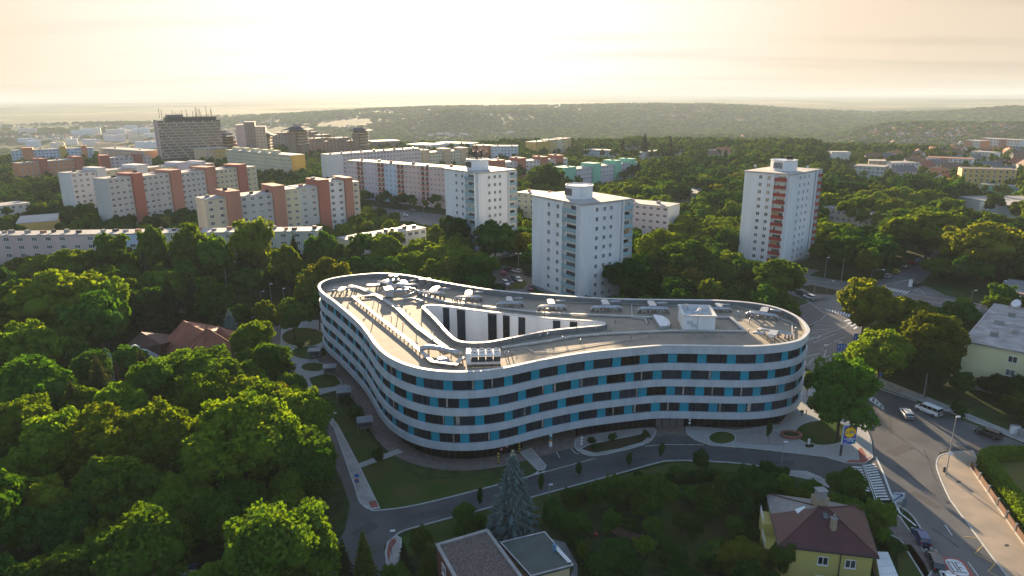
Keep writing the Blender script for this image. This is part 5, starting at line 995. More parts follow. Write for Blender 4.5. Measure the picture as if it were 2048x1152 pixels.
# ---------------------------------------------------------------- vehicles
m_cg = mat('car_glass', (.015, .018, .022), .08, spec=.8); m_tyre = mat('tyre_rubber', (.018, .018, .018), .8); m_rim = mat('wheel_rim', (.35, .36, .37), .35, metal=.7)
m_hl = mat('headlight_glass', (.6, .62, .62), .15); m_tl = mat('tail_light', (.35, .02, .02), .25)
def loft(sec):
    """sec: list of (x, [(y, z) ...]) rings"""
    b = MB(); n = len(sec[0][1]); vs = [(x, y, z) for x, r in sec for y, z in r]
    return b.add(vs, [(i * n + k, i * n + (k + 1) % n, (i + 1) * n + (k + 1) % n, (i + 1) * n + k) for i in range(len(sec) - 1) for k in range(n)] + [tuple(range(n)), tuple(range(len(sec) * n - 1, (len(sec) - 1) * n - 1, -1))])
def ring_(hw, z0, z1, t=.8): return [(-hw * .9, z0), (-hw, z0 + .18), (-hw, z1 - .22), (-hw * t, z1), (hw * t, z1), (hw, z1 - .22), (hw, z0 + .18), (hw * .9, z0)]
CARK = {}
def car_parts(kind):
    if kind in CARK: return CARK[kind]
    L, W_, H, hood, rear, cab = dict(hatch=(4.2, .88, 1.48, .93, 1.0, (-1.95, -1.75, .1, 1.05)), wagon=(4.75, .9, 1.48, .93, 1.0, (-2.25, -1.9, .25, 1.15)), saloon=(4.6, .9, 1.45, .92, .98, (-1.75, -1.05, .25, 1.15)), suv=(4.6, .93, 1.68, 1.08, 1.12, (-2.15, -1.85, .3, 1.1)), van=(5.1, .97, 1.95, 1.15, 1.25, (-2.5, -2.35, 1.05, 1.85)))[kind]
    h = L / 2; sec = [(-h, ring_(W_ * .86, .38, rear - .1)), (-h + .12, ring_(W_ * .95, .26, rear)), (-h * .55, ring_(W_, .22, rear + .02)), (h * .2, ring_(W_, .22, hood + .04)), (h * .62, ring_(W_ * .98, .22, hood - .02)), (h - .2, ring_(W_ * .9, .24, hood - .16)), (h, ring_(W_ * .74, .34, hood - .34))]
    body = loft(sec).mesh('body', m_asph, True); a, b_, c, d = cab; zb = rear - .02; tw = W_ * .74
    gb_ = loft([(a, [(-W_ * .9, zb), (-W_ * .88, zb + .02), (W_ * .88, zb + .02), (W_ * .9, zb)]), (b_, [(-W_ * .9, zb), (-tw, H - .06), (tw, H - .06), (W_ * .9, zb)]), (c, [(-W_ * .9, zb), (-tw, H - .06), (tw, H - .06), (W_ * .9, zb)]), (d, [(-W_ * .88, hood - .02), (-W_ * .86, hood), (W_ * .86, hood), (W_ * .88, hood - .02)])]).mesh('glass', m_cg)
    rf = MB().box(((b_ + c) / 2, 0, H - .09), (c - b_ + .12, tw * 2 + .06, .09))
    for x in np.linspace(b_ + .05, c - .05, 4 if kind != 'hatch' else 3):
        for s in (-1, 1): rf.add([(x - .05, s * W_ * .905, zb), (x + .05, s * W_ * .905, zb), (x + .05, s * (tw + .01), H - .07), (x - .05, s * (tw + .01), H - .07)], [(0, 1, 2, 3), (3, 2, 1, 0)])
    roof = rf.mesh('roof', m_asph); wh_ = MB().tube([(0, -.11, 0), (0, .11, 0)], .33, 14).mesh('wheel', m_tyre); ri = MB().tube([(0, -.125, 0), (0, .125, 0)], .2, 10).mesh('rim', m_rim)
    CARK[kind] = dict(body=body, glass=gb_, roof=roof, wheel=wh_, rim=ri, L=L, W=W_, hood=hood, rear=rear); return CARK[kind]
PAINT = {}
def car(label, x, y, hx, hy, kind, colr, name='parked_car', cat='car', z=.03, cnt=[0]):
    """x, y: photo position of the ground point under it; hx, hy: a photo point its nose points to"""
    k = car_parts(kind); p, q = G(x, y), G(hx, hy); a = math.atan2(q.y - p.y, q.x - p.x); t = thing(name, label, cat, (p.x, p.y, z), a)
    if colr not in PAINT: PAINT[colr] = mat('paint_%d' % len(PAINT), colr, .28, tuple(c * .9 for c in colr), .5, spec=.7)
    for nm in ('body', 'roof'): o = put(nm, k[nm], t); o.material_slots[0].link = 'OBJECT'; o.material_slots[0].material = PAINT[colr]
    put('windows', k['glass'], t); h = k['L'] / 2
    for sx in (-.62, .64):
        for s in (-1, 1): o = put('wheel', k['wheel'], t, (h * sx, s * (k['W'] - .09), .33)); put('rim', k['rim'], o)
    for s in (-1, 1):
        if ('hl', kind) not in WINM: WINM[('hl', kind)] = MB().box((0, 0, 0), (.3, .34, .14)).mesh('headlight', m_hl); WINM[('tl', kind)] = MB().box((0, 0, 0), (.12, .26, .26)).mesh('tail_light', m_tl)
        put('headlight', WINM[('hl', kind)], t, (h - .16, s * k['W'] * .66, k['hood'] - .36)); put('tail_light', WINM[('tl', kind)], t, (-h + .02, s * k['W'] * .74, k['rear'] - .36))
    return t
WHT, SIL, BLK, DRK, BLU, RED, YEL, GRN = (.75, .75, .74), (.42, .43, .44), (.012, .012, .014), (.05, .055, .06), (.03, .09, .25), (.33, .03, .03), (.6, .42, .03), (.05, .08, .08)
car('white van parked at the kerb beside the lamp post on the right street', 1856, 826, 1822, 812, 'van', WHT, 'parked_van', 'van')
car('white estate car driving up the middle of the right street', 1812, 832, 1798, 812, 'wagon', (.62, .62, .60), 'moving_car'); car('black estate car parked by the grey boxes at the right edge', 1975, 871, 1940, 858, 'wagon', BLK)
car('bright blue car parked at the kerb right of the yellow house', 1841, 1080, 1828, 1057, 'hatch', (.012, .05, .17)); car('dark grey estate with silver roof parked behind the blue car', 1869, 1128, 1857, 1100, 'wagon', (.06, .065, .07)); car('white car at the bottom edge behind the dark grey estate', 1898, 1168, 1885, 1145, 'hatch', WHT)
car('white car waiting at the junction beyond the curved building', 1619, 598, 1607, 594, 'suv', WHT); car('dark car just left of the white car at the junction', 1602, 589, 1590, 585, 'hatch', DRK)
car('silver car first in the row on the far side street', 1775, 555, 1785, 549, 'hatch', SIL); car('yellow car second in the row on the far side street', 1793, 546, 1803, 541, 'hatch', YEL); car('dark grey car third in the row on the far side street', 1809, 537, 1818, 533, 'wagon', DRK); car('red car fourth in the row on the far side street', 1824, 529, 1832, 525, 'hatch', RED)
car('pale blue car fifth in the row on the far side street', 1836, 524, 1843, 520, 'hatch', (.2, .35, .5)); car('dark red car farthest up the side street', 1858, 513, 1870, 506, 'suv', (.2, .02, .03)); car('dark car with blue back, alone at the crossing mouth', 1834, 571, 1848, 566, 'suv', (.02, .02, .03))
for i, (l, x, y, hx, hy, k, c) in enumerate((('silver estate in the car park under the twin lamp', 1033, 545, 1022, 543, 'wagon', SIL), ('black saloon next to the tower wall in the car park', 1057, 552, 1046, 549, 'saloon', BLK), ('dark car deep in the car park behind the trees', 1016, 541, 1010, 538, 'hatch', DRK), ('red car half hidden by trees in the car park', 1007, 549, 1006, 546, 'hatch', RED),
    ('dark car with shiny roof beside the grass island', 1030, 560, 1036, 564, 'hatch', GRN), ('white car by the grass island, rightmost of its row', 1038, 563, 1044, 567, 'hatch', WHT), ('dark blue car in the middle of the row by the grass island', 1021, 566, 1027, 570, 'hatch', (.02, .03, .06)), ('white car nearest the trees by the grass island', 1012, 570, 1018, 574, 'suv', WHT), ('red car at the foot of the nearest tower', 1062, 580, 1061, 588, 'hatch', RED),
    ('white car on the shaded street behind the villa', 495, 628, 486, 626, 'hatch', WHT), ('pale car behind the young trees left of the curved building', 545, 625, 555, 626, 'hatch', SIL), ('silver car in the yard of the long pink block', 796, 428, 806, 430, 'wagon', SIL), ('white car in the yard of the long pink block', 811, 432, 820, 434, 'hatch', WHT), ('dark car in the yard of the long pink block', 826, 423, 834, 425, 'hatch', DRK), ('dark car parked left of the yard by the trees', 743, 436, 738, 432, 'wagon', DRK),
    ('dark blue car under the trees at the bottom left edge', 392, 1150, 420, 1146, 'saloon', (.02, .05, .09)), ('dark car right of the dark blue car at the bottom edge', 450, 1152, 480, 1148, 'saloon', DRK), ('white car left of the crossing on the tram road', 1595, 569, 1605, 571, 'hatch', DRK))): car(l, x, y, hx, hy, k, c)
# ---------------------------------------------------------------- street furniture
LAMPS = 'street lamps'
def lamp(label, bx, by, ty, arm=0.0, two=False, name='street_lamp', col_=None, z0=.1, head=True):
    p = G(bx, by); h = 2
    while PX((p.x, p.y, h))[1] > ty and h < 30: h += .1
    t = thing(name, label, 'street lamp', (p.x, p.y, z0)); r = .11 if h > 6 else .07
    m = col_ or m_pole; MB().tube([(0, 0, 0), (0, 0, h * .3), (0, 0, h)], r, 8, r2=r * .6).build('pole', m, t)
    if head:
        for s in ((-1, 1) if two else (1,)):
            a = arm or .3
            if arm: MB().tube([(0, 0, h - .1), (s * a * .5, 0, h + .1), (s * a, 0, h + .12)], .05, 6).build('arm', m, t)
            MB().tube([(s * a - .35, 0, h + .05), (s * a + .35, 0, h + .1)], .16, 8).build('lamp_head', m_lamp, t)
    return t, h
l_, _ = lamp('tall street lamp on the corner pavement in front of the hedge garden', 1891, 952, 836); q = MB().tube([(0, -.12, 4.4), (0, -.16, 4.4)], .42, 14).build('round_sign', m_wf, l_)
lamp('tall street lamp behind the white van', 1846, 799, 713); lamp('shorter curved lamp post with a blue sign, by the trees on the right street', 1757, 776, 726, .6); lamp('slim lamp on the front pavement, right of the oval bed', 1563, 930, 886); lamp('slim lamp beside the front road, left of the blue spruce junction', 784, 1112, 968 + 96)
lamp('thin lamp post beside the elliptical beds left of the curved building', 587, 742, 700); lamp('lamp post at the edge of the trees by the left pavement', 669, 858, 828); lamp('low lamp on the verge right of the blue spruce', 1098, 992, 976); lamp('twin headed lamp in the car park by the nearest tower', 1037, 546, 508, .8, True)
lamp('tall thin mast in the dark woods left of the curved building', 458, 612, 541, head=False); lamp('lamp post at the street behind the left beds', 545, 622, 569, .5); lamp('curved lamp on the street behind the left beds', 524, 618, 584, 1.0); lamp('small lamp by the far left street, near the building corner', 570, 620, 578)
lamp('lamp post by the yard of the long pink block', 849, 452, 414); lamp('curved lamp near the yard trees of the long pink block', 806, 425, 408, 1.5); lamp('tall pole in front of the red balcony tower', 1519, 542, 505, head=False); lamp('small lamp left of the red balcony tower', 1506, 530, 518)
lamp('thick pale mast on the crossroads beside the white waiting car', 1626, 606, 554, head=False, col_=m_con); lamp('thick pale mast farther on the crossroads', 1682, 566, 517, head=False, col_=m_con); lamp('lamp with long arm on the crossroads', 1651, 594, 563, 2.0); lamp('camera mast with small boxes on the far side of the crossroads', 1649, 556, 516, .6); lamp('traffic light mast with a long arm at the side street', 1741, 566, 541, 4.0)
lamp('white bent lamp post by the far right pavement', 1941, 607, 582, 1.0); lamp('pale short post behind the yellow apartment house', 1957, 628, 603, head=False, col_=m_wf); lamp('lamp post on the side street right of the parked row', 1868, 512, 506); lamp('lamp post in front of the shop fascia', 2000, 602, 563, .5); lamp('dark lamp post beside the forecourt, below the junction marking', 1640, 760, 692, .4)
def sign(label, bx, by, h, w_, hh, m, name='road_sign', face=0, round_=False, sub=None):
    p = G(bx, by); t = thing(name, label, 'sign', (p.x, p.y, .1), face); MB().tube([(0, 0, 0), (0, 0, h + hh * .5)], .05, 6).build('post', m_pole, t)
    if round_: o = MB().tube([(0, -.06, h), (0, -.1, h)], w_ / 2, 16).build('panel', m, t)
    else: o = MB().box((0, -.08, h), (w_, .05, hh)).build('panel', m, t)
    if sub: b = MB(); sub(b, h); b.build('symbol', m_wf, o)
    return t
m_sblue = mat('sign_blue', (.015, .16, .52), .4); m_sred = mat('sign_red', (.5, .03, .04), .4); m_sback = mat('sign_back', (.12, .15, .18), .6)
def arrows(n):
    def f(b, h):
        for i in range(n): x = (i - (n - 1) / 2) * .7; b.box((x, -.12, h + .25), (.12, .02, 1.0)); b.add([(x - .22, -.125, h + 1.15), (x + .22, -.125, h + 1.15), (x, -.125, h + 1.55)], [(0, 1, 2)])
    return f
sign('left of the two blue lane arrow signs by the grass island', 1680, 714, 1.6, 2.2, 1.9, m_sblue, sub=arrows(3)); sign('right of the two blue lane arrow signs, at the foot of the tree', 1711, 693, 1.6, 1.7, 2.0, m_sblue, sub=arrows(2)); sign('blue board on the curved lamp post, seen side on', 1758, 777, 3.2, .8, .6, m_sblue)
sign('dark back of a tall sign at the kerb by the store sign', 1739, 893, 3.2, .9, 1.2, m_sback); sign('tall dark sign standing in the road edge above the blue parked car', 1803, 1035, 1.8, .6, 1.5, m_sback)
def diag(b, h): b.add([(-.85, -.125, h + .3), (-.7, -.125, h + .15), (.5, -.125, h + 1.25), (.35, -.125, h + 1.4)], [(0, 1, 2, 3)])
t = sign('white and blue crossing sign beside the zebra crossing', 1791, 1030, 2.3, 1.75, 1.7, mat('sign_pale', (.60, .66, .70), .4)); pp = [c for c in t.children if c.name.startswith('panel')][0]
b = MB(); diag(b, 2.3); b.box((-.45, -.125, 3.7), (.5, .02, .16)).box((.1, -.125, 3.7), (.4, .02, .16)).box((.45, -.13, 3.35), (.35, .02, .35)); b.build('symbol', mat('sign_dark_blue', (.01, .05, .22), .4), pp)
sign('blue square sign above a red round sign, on the left pavement', 716, 983, 2.7, .75, .6, m_sblue); t = thing('road_sign', 'red and blue round no stopping sign on the left pavement post', 'sign', G(716, 983) + Vector((0, -.1, .1))); q = MB().tube([(0, -.1, 2.1), (0, -.14, 2.1)], .4, 16).build('panel', m_sred, t); MB().tube([(0, -.145, 2.1), (0, -.15, 2.1)], .28, 16).build('symbol', m_sblue, q); MB().tube([(0, 0, 0), (0, 0, 2.4)], .04, 6).build('post', m_pole, t)
for l, x, y, zs in (('post with three white round signs stacked at the car entrance', 1163, 893, (.5, 1.15, 1.8)), ('two white round signs on the wall beside the shutter', 1378, 860, (1.5, 2.2))):
    t = thing('round_sign_post', l, 'sign', G(x, y) + Vector((0, 0, .1))); MB().tube([(0, 0, 0), (0, 0, 2.6)], .04, 6).build('post', m_pole, t)
    for z in zs: MB().tube([(0, -.05, z), (0, -.09, z)], .24, 14).build('panel', m_wf, t)
for l, x, y in (('left no entry sign on the glass wall by the car entrance', 1003, 918), ('right no entry sign on the glass wall by the car entrance', 1014, 913)):
    t = thing('no_entry_sign', l, 'sign', G(x, y) + Vector((0, 0, .1))); MB().tube([(0, 0, 0), (0, 0, 2.2)], .04, 6).build('post', m_dark, t); q = MB().tube([(0, -.05, 2.0), (0, -.09, 2.0)], .3, 14).build('panel', m_sred, t); MB().box((0, -.11, 1.93), (.42, .02, .14)).build('symbol', m_wf, q)
m_hy = mat('hazard_yellow', (.6, .45, .03), .5)
for l, x, y in (('yellow and black striped post left of the blue spruce top', 997, 928), ('yellow and black striped post right of the blue spruce top', 1039, 906)):
    t = thing('striped_post', l, 'bollard', G(x, y) + Vector((0, 0, .05)))
    for k in range(8): MB().box((0, 0, k * .27), (.32, .32, .27)).build('stripe', m_hy if k % 2 else m_black, t)
t = thing('entrance_column', 'column banded blue, orange and white at the car entrance', 'column', G(1101, 893))
for z0, z1, m in ((0, 1.2, m_wf), (1.2, 1.7, mat('band_orange', (.5, .2, .04), .5)), (1.7, 2.3, m_turq), (2.3, 2.94, m_wf)): MB().tube([(0, 0, z0), (0, 0, z1)], .32, 12).build('band', m, t)
# store totem sign
p = G(1680, 913); t = thing('store_sign', 'tall blue store sign with a yellow disc on the corner pavement', 'sign', (p.x, p.y, .12), .12); m_lb = mat('store_blue', (.01, .08, .42), .4)
MB().box((.15, .15, 0), (.28, .3, 6.2)).build('post', m_dark, t); MB().box((1.35, .15, 2.3), (2.7, .34, 3.9)).build('board', m_wf, t); fb = MB().box((1.35, -.05, 2.4), (2.5, .06, 3.7)).build('front_panel', m_lb, t)
dz = 4.85; MB().tube([(1.35, -.085, dz), (1.35, -.105, dz)], 1.16, 32).build('red_ring', m_sred, t); MB().tube([(1.35, -.10, dz), (1.35, -.125, dz)], 1.06, 32).build('yellow_disc', mat('store_yellow', (.95, .62, .01), .4), t)
def text(body, size, loc, m, parent, name, bold=.0):
    cu = bpy.data.curves.new(name, 'FONT'); cu.body = body; cu.size = size; cu.align_x = 'CENTER'; cu.align_y = 'CENTER'; cu.extrude = .006; cu.offset = bold; cu.materials.append(m)
    o = bpy.data.objects.new(name, cu); COL.objects.link(o); me = bpy.data.meshes.new_from_object(o); bpy.data.objects.remove(o); o = put(name, me, parent, loc); o.rotation_euler = (math.pi / 2, 0, 0); return o
for ch_, x, m, dz_ in (('L', .72, m_lb, 0), ('i', 1.12, m_sred, .08), ('D', 1.55, m_lb, 0), ('L', 2.02, m_lb, 0)): text(ch_, .74, (x, -.14, dz - .03 + dz_), m, t, 'letter', .03)
text('OTEVŘENO', .42, (1.35, -.1, 3.42), m_wf, t, 'lettering', .012); text('PO-NE', .4, (1.55, -.1, 3.02), m_wf, t, 'lettering', .012); text('7-21', .42, (.62, -.1, 2.62), m_wf, t, 'lettering', .012)
q = MB().tube([(2.25, -.09, 2.68), (2.25, -.12, 2.68)], .24, 16).build('green_symbol', mat('green_symbol', (.02, .55, .25), .4), t)
# forecourt pieces
t = thing('ring_planter', 'red brown round bench planter on the forecourt', 'planter', G(1582, 873) + Vector((0, 0, .12))); rg_ = [(1.9 * math.cos(k * math.pi / 14), 1.35 * math.sin(k * math.pi / 14)) for k in range(28)]
MB().strip(rg_, .55, .1, .5, closed=True).build('seat', mat('corten_red', (.26, .10, .075), .6), t); MB().prism(offset(rg_, -.2), 0, .3).build('soil', m_soil, t)
t = thing('stone_marker', 'small white stone standing in a round bed on the forecourt', 'stone', G(1617, 890) + Vector((0, 0, .2))); MB().box((0, 0, 0), (.35, .3, 1.1)).build('stone', m_white, t)
for l, x, y in (('dark meter box and post beside the big tree on the forecourt', 1603, 833), ('thin dark post right of the meter box', 1612, 831)):
    t = thing('post', l, 'post', G(x, y) + Vector((0, 0, .12))); MB().box((0, 0, 0), (.12, .12, 1.2)).box((0, 0, .8), (.6, .3, .5) if x < 1610 else (.13, .13, .3)).build('post', m_dark, t)
for l, x, y, m, s in (('white electricity cabinet on the right pavement', 2028, 868, m_wf, (1.6, .7, 1.7)), ('grey electricity cabinet right of the white one', 2042, 874, m_con, (1.0, .6, 1.5)), ('dark rubbish bin under the corner lamp', 1888, 944, m_dark, (.5, .5, 1.0)), ('small dark container behind the white van', 1892, 832, m_dark, (1.4, 1.0, 1.2)), ('white route board by the far junction', 1820, 574, m_wf, (1.2, .2, 2.6))):
    t = thing('cabinet', l, 'cabinet', G(x, y) + Vector((0, 0, .1)), -.3); MB().box((0, 0, 0), s).build('body', m, t); MB().box((0, 0, s[2]), (s[0] + .08, s[1] + .08, .06)).build('lid', m_con, t)
# glass shelters on the lawns
for l, x, y, r in (('glass shelter in the farthest elliptical bed', 630, 718, .1), ('glass shelter at the edge of the paved court', 661, 752, .2), ('glass shelter on the lawn, second from the front', 689, 802, .2), ('glass shelter on the lawn nearest the front', 731, 862, .25)):
    t = thing('garden_shelter', l, 'shelter', G(x, y) + Vector((0, 0, .06)), r, 'garden shelters'); b = MB()
    for a in (-1.5, 1.5):
        for c in (-1.3, 1.3): b.box((a, c, 0), (.1, .1, 2.5))
    b.strip([(-1.5, -1.3), (1.5, -1.3), (1.5, 1.3), (-1.5, 1.3)], .12, 2.4, 2.55, closed=True); b.build('frame', m_pole, t); MB().box((0, 0, 2.56), (3.2, 2.8, .05)).build('roof_panel', mat('pale_polycarbonate', (.22, .25, .28), .4), t); MB().box((0, 1.25, .3), (2.9, .04, 2.0)).build('back_panel', m_sback, t); MB().box((0, .6, .4), (2.2, .5, .08)).box((0, .6, 0), (.3, .4, .4)).build('bench', m_con, t)
# fence and hedge round the corner garden
fpx = [(1940, 936), (1958, 962), (1976, 988), (1994, 1014), (2012, 1040), (2030, 1066), (2050, 1094), (2074, 1128), (2100, 1165)]; F = gp(fpx); m_fb = mat('brown_fence_boards', (.15, .075, .045), .8, (.11, .055, .035), 3)
o = Vector(F[0]); t = thing('garden_fence', 'brown panel fence with pale posts below the hedge on the right corner', 'fence', (*o, .12)); rel = [(Vector(p) - o) for p in F]
for i, p in enumerate(rel):
    MB().box((p.x, p.y, 0), (.28, .28, 1.55)).build('post', m_pave, t)
    if i < len(rel) - 1:
        q = rel[i + 1]; d = q - p; a = math.atan2(d.y, d.x)
        MB().box(((p.x + q.x) / 2, (p.y + q.y) / 2, 0), (d.length, .25, .3), a).build('plinth', m_pave, t)
        nb = max(2, int(d.length / .3)); me = None
        for k in range(nb): c = p.lerp(q, (k + .5) / nb); me = me or MB().box((0, 0, 0), (d.length / nb * .86, .05, .95)).mesh('board', m_fb); put('board', me, t, (c.x, c.y, .35), a)
sheet('garden_terrace', gp([(1205, 1034), (1222, 1050), (1262, 1066), (1300, 1080), (1292, 1090), (1240, 1078), (1212, 1060)]), .3, mat('terracotta_paving', (.16, .09, .06), .9, (.12, .07, .05), 1, coords='World'), notree=False)
for k, (x, y) in enumerate(((1180, 1070), (1192, 1073))):
    t = thing('garden_chair', ('left' if k == 0 else 'right') + ' of the two red garden chairs on the shaded lawn', 'garden chair', G(x, y) + Vector((0, 0, .05)), .4 + k); MB().box((0, 0, .42), (.55, .55, .06)).build('seat', m_sred, t); MB().box((0, .27, .48), (.55, .06, .55)).build('backrest', m_sred, t)
    for a in (-.24, .24):
        for c in (-.24, .24): MB().box((a, c, 0), (.05, .05, .42)).build('leg', m_sred, t)
# ---------------------------------------------------------------- vegetation
RG = np.random.default_rng(11)
m_bark = mat('tree_bark', (.09, .07, .055), .95, (.05, .04, .03), 3)
LEAF = dict(dark=leafmat('dark_green_leaves', (.022, .062, .012), (.042, .095, .017), .36), mid=leafmat('green_leaves', (.045, .105, .014), (.078, .140, .018), .40), yellow=leafmat('yellow_green_leaves', (.085, .150, .014), (.125, .170, .018), .44), olive=leafmat('olive_brown_leaves', (.095, .120, .014), (.130, .142, .018), .45),
    fir=leafmat('dark_fir_needles', (.018, .034, .014), (.035, .05, .018), .15), firg=leafmat('olive_pine_needles', (.05, .062, .022), (.075, .08, .03), .2), blue=leafmat('silver_blue_needles', (.13, .21, .20), (.20, .28, .265), .1), light=leafmat('fresh_conifer_needles', (.09, .12, .02), (.12, .14, .025), .35))
def raw(name, V, F, m, smooth=False):
    me = bpy.data.meshes.new(name); V = np.asarray(V, np.float32); F = np.asarray(F, np.int32); me.vertices.add(len(V)); me.vertices.foreach_set('co', V.ravel()); me.loops.add(F.size); me.loops.foreach_set('vertex_index', F.ravel()); me.polygons.add(len(F))
    me.polygons.foreach_set('loop_start', np.arange(0, F.size, F.shape[1], dtype=np.int32)); me.materials.append(m); me.update(calc_edges=True)
    if smooth: me.polygons.foreach_set('use_smooth', [True] * len(F))
    return me
def quads(C_, U, V_):
    n = len(C_); P = np.stack([C_ - U - V_ * .6, C_ + U * .2 - V_, C_ + U + V_ * .5, C_ - U * .3 + V_], 1).reshape(-1, 3); return P, np.arange(4 * n).reshape(n, 4)
def nrmz(a): return a / np.maximum(1e-6, np.linalg.norm(a, axis=1, keepdims=True))
def blob(c, r, seg=8):
    """small closed core that stops light going through a leaf lobe"""
    th = np.linspace(0, np.pi, seg // 2 + 1)[1:-1]; ph = np.arange(seg) * 2 * np.pi / seg; v = [c + r * np.array((0, 0, 1.))]
    for a in th: v += [c + r * np.array((math.sin(a) * math.cos(p), math.sin(a) * math.sin(p), math.cos(a))) for p in ph]
    v.append(c - r * np.array((0, 0, 1.))); k = len(th); f = []
    for j in range(seg):
        j2 = (j + 1) % seg; f.append((0, 1 + j, 1 + j2, 1 + j2)); f += [(1 + i * seg + j, 1 + (i + 1) * seg + j, 1 + (i + 1) * seg + j2, 1 + i * seg + j2) for i in range(k - 1)]; f.append((1 + (k - 1) * seg + j, len(v) - 1, len(v) - 1, 1 + (k - 1) * seg + j2))
    return v, [tuple(dict.fromkeys(q)) for q in f]
def crown(seed, n, size, R_=5.4, H0=3.2, H1=14.0, nl=26, m=None, name='crown'):
    g = np.random.default_rng(seed); mid = (H0 + H1) / 2; hz = (H1 - H0) / 2
    d = nrmz(g.normal(size=(nl, 3))); d[:, 2] = np.abs(d[:, 2]) * g.choice([1, 1, 1, -.7], nl); rr = g.uniform(.45, .82, nl)[:, None]; L = d * rr * np.array((R_, R_, hz)); L[:, 2] += mid - hz * .05; L[0] = (0, 0, H1 - 2.4)
    lr = g.uniform(.24, .40, nl) * R_; ns = max(40, int(n / 42)) ; ks_ = g.choice(nl, ns, p=lr ** 2 / (lr ** 2).sum()); qs = nrmz(g.normal(size=(ns, 3)) + np.array((0, 0, .4))); sr = g.uniform(.13, .22, ns) * R_
    Sc = L[ks_] + qs * (lr[ks_] * g.uniform(.75, 1.12, ns))[:, None] * np.array((1, 1, .85)); k = g.choice(ns, n, p=sr ** 2 / (sr ** 2).sum()); q = nrmz(g.normal(size=(n, 3)) + qs[k] * .7 + np.array((0, 0, .3)))
    C_ = Sc[k] + q * (sr[k] * g.uniform(.55, 1.08, n))[:, None]
    nn = nrmz(q + g.normal(size=(n, 3)) * .65); U = nrmz(np.cross(nn, g.normal(size=(n, 3)))); W_ = np.cross(nn, U); s = (size * g.uniform(.6, 1.3, n))[:, None]
    P, F = quads(C_, U * s * .5, W_ * s * .5); bm_ = MB(); base = len(P)
    me = raw(name, P, F, m or LEAF['mid'])
    # solid cores
    b = MB()
    for i in range(nl): v, f = blob(L[i], lr[i] * .78); b.add(v, f)
    core = b.mesh('c', m or LEAF['mid'], True); bm = bmesh.new(); bm.from_mesh(me); bm.from_mesh(core); bm.to_mesh(me); bm.free(); bpy.data.meshes.remove(core); return me
def conifer(seed, n, R_=3.1, H=14.0, size=.5, m=None, pine=False):
    g = np.random.default_rng(seed); z = H * (.07 + .93 * (1 - np.sqrt(g.uniform(0, 1, n)))) ; lev = np.round(z / (H / 30)) * (H / 30); rad_ = R_ * (1 - lev / H) ** .85 * (1 + .2 * np.sin(lev * 9.7)) + .1; nb = 11; a = (g.integers(0, nb, n) + lev * 1.25 + g.normal(size=n) * .06) * 2 * np.pi / nb
    t = g.uniform(.08, 1.0, n) ** .7; r = rad_ * t * (1 + .22 * np.sin(a * 3 + lev * 5)); C_ = np.stack([r * np.cos(a), r * np.sin(a), lev - .42 * r * t + .12 * g.normal(size=n) + .25 * t * t * r], 1)
    d = np.stack([np.cos(a), np.sin(a), -.15 + .0 * a], 1); d = nrmz(d + g.normal(size=(n, 3)) * .45); w_ = nrmz(np.cross(d, np.array((0, 0, 1.)) + g.normal(size=(n, 3)) * .4)); s = (size * g.uniform(.6, 1.2, n))[:, None]
    P, F = quads(C_, d * s * .7, w_ * s * .26); me = raw('crown', P, F, m); core = MB().tube([(0, 0, H * .1), (0, 0, H * .55), (0, 0, H * .93)], R_ * .62, 10, r2=.05).mesh('c', m, True); bm = bmesh.new(); bm.from_mesh(me); bm.from_mesh(core); bm.to_mesh(me); bm.free(); bpy.data.meshes.remove(core); return me
def trunk_mesh(seed, H=8.0, r=.28):
    g = random.Random(seed); b = MB().tube([(0, 0, -.2), (.1, 0, H * .35), (0, .15, H * .7), (.1, .1, H)], r, 7, r2=r * .4)
    for k in range(6): a = g.uniform(0, 6.28); z = H * g.uniform(.35, .8); l = g.uniform(2, 3.6); b.tube([(0, 0, z), (math.cos(a) * l * .5, math.sin(a) * l * .5, z + l * .45), (math.cos(a) * l, math.sin(a) * l, z + l * .75)], r * .42, 5, r2=r * .12)
    return b.mesh('trunk', m_bark, True)
TR = [trunk_mesh(i) for i in range(3)]; TRC = MB().tube([(0, 0, -.2), (0, 0, 13)], .2, 6, r2=.03).mesh('trunk', m_bark)
KIND = ['mid', 'dark', 'yellow', 'olive']
SH = ((5.4, 3.0, 14.0, 26), (4.6, 2.6, 14.2, 24), (5.9, 3.4, 13.2, 30), (5.0, 2.8, 14, 22))
def remat(me, m):
    k = me.copy(); k.materials.clear(); k.materials.append(m); return k
B_NEAR = [crown(10 + i, 17000, .46, *SH[i]) for i in range(4)]; B_MID = [crown(30 + i, 6000, .72, *SH[i]) for i in range(4)]; B_FAR = [crown(50 + i, 1500, 1.15, *SH[i]) for i in range(3)]
CR = {}
def cmesh(lod, v, k):
    if (lod, v, k) not in CR: CR[(lod, v, k)] = remat(dict(n=B_NEAR, m=B_MID, f=B_FAR)[lod][v], LEAF[k])
    return CR[(lod, v, k)]
CF = {'fir': conifer(1, 7000, m=LEAF['fir']), 'firg': conifer(2, 7000, R_=3.9, m=LEAF['firg']), 'blue': conifer(3, 26000, R_=4.3, size=.5, m=LEAF['blue']), 'light': conifer(4, 9000, R_=3.4, m=LEAF['light'])}
TREES = []   # (x, y, height, width factor, kind, variant)
EXTRA = dict(hotel=[(636, 573), (640, 690), (700, 800), (780, 905), (870, 940), (1000, 935), (1350, 870), (1600, 860), (1622, 700), (1618, 656), (1500, 600), (760, 546)])
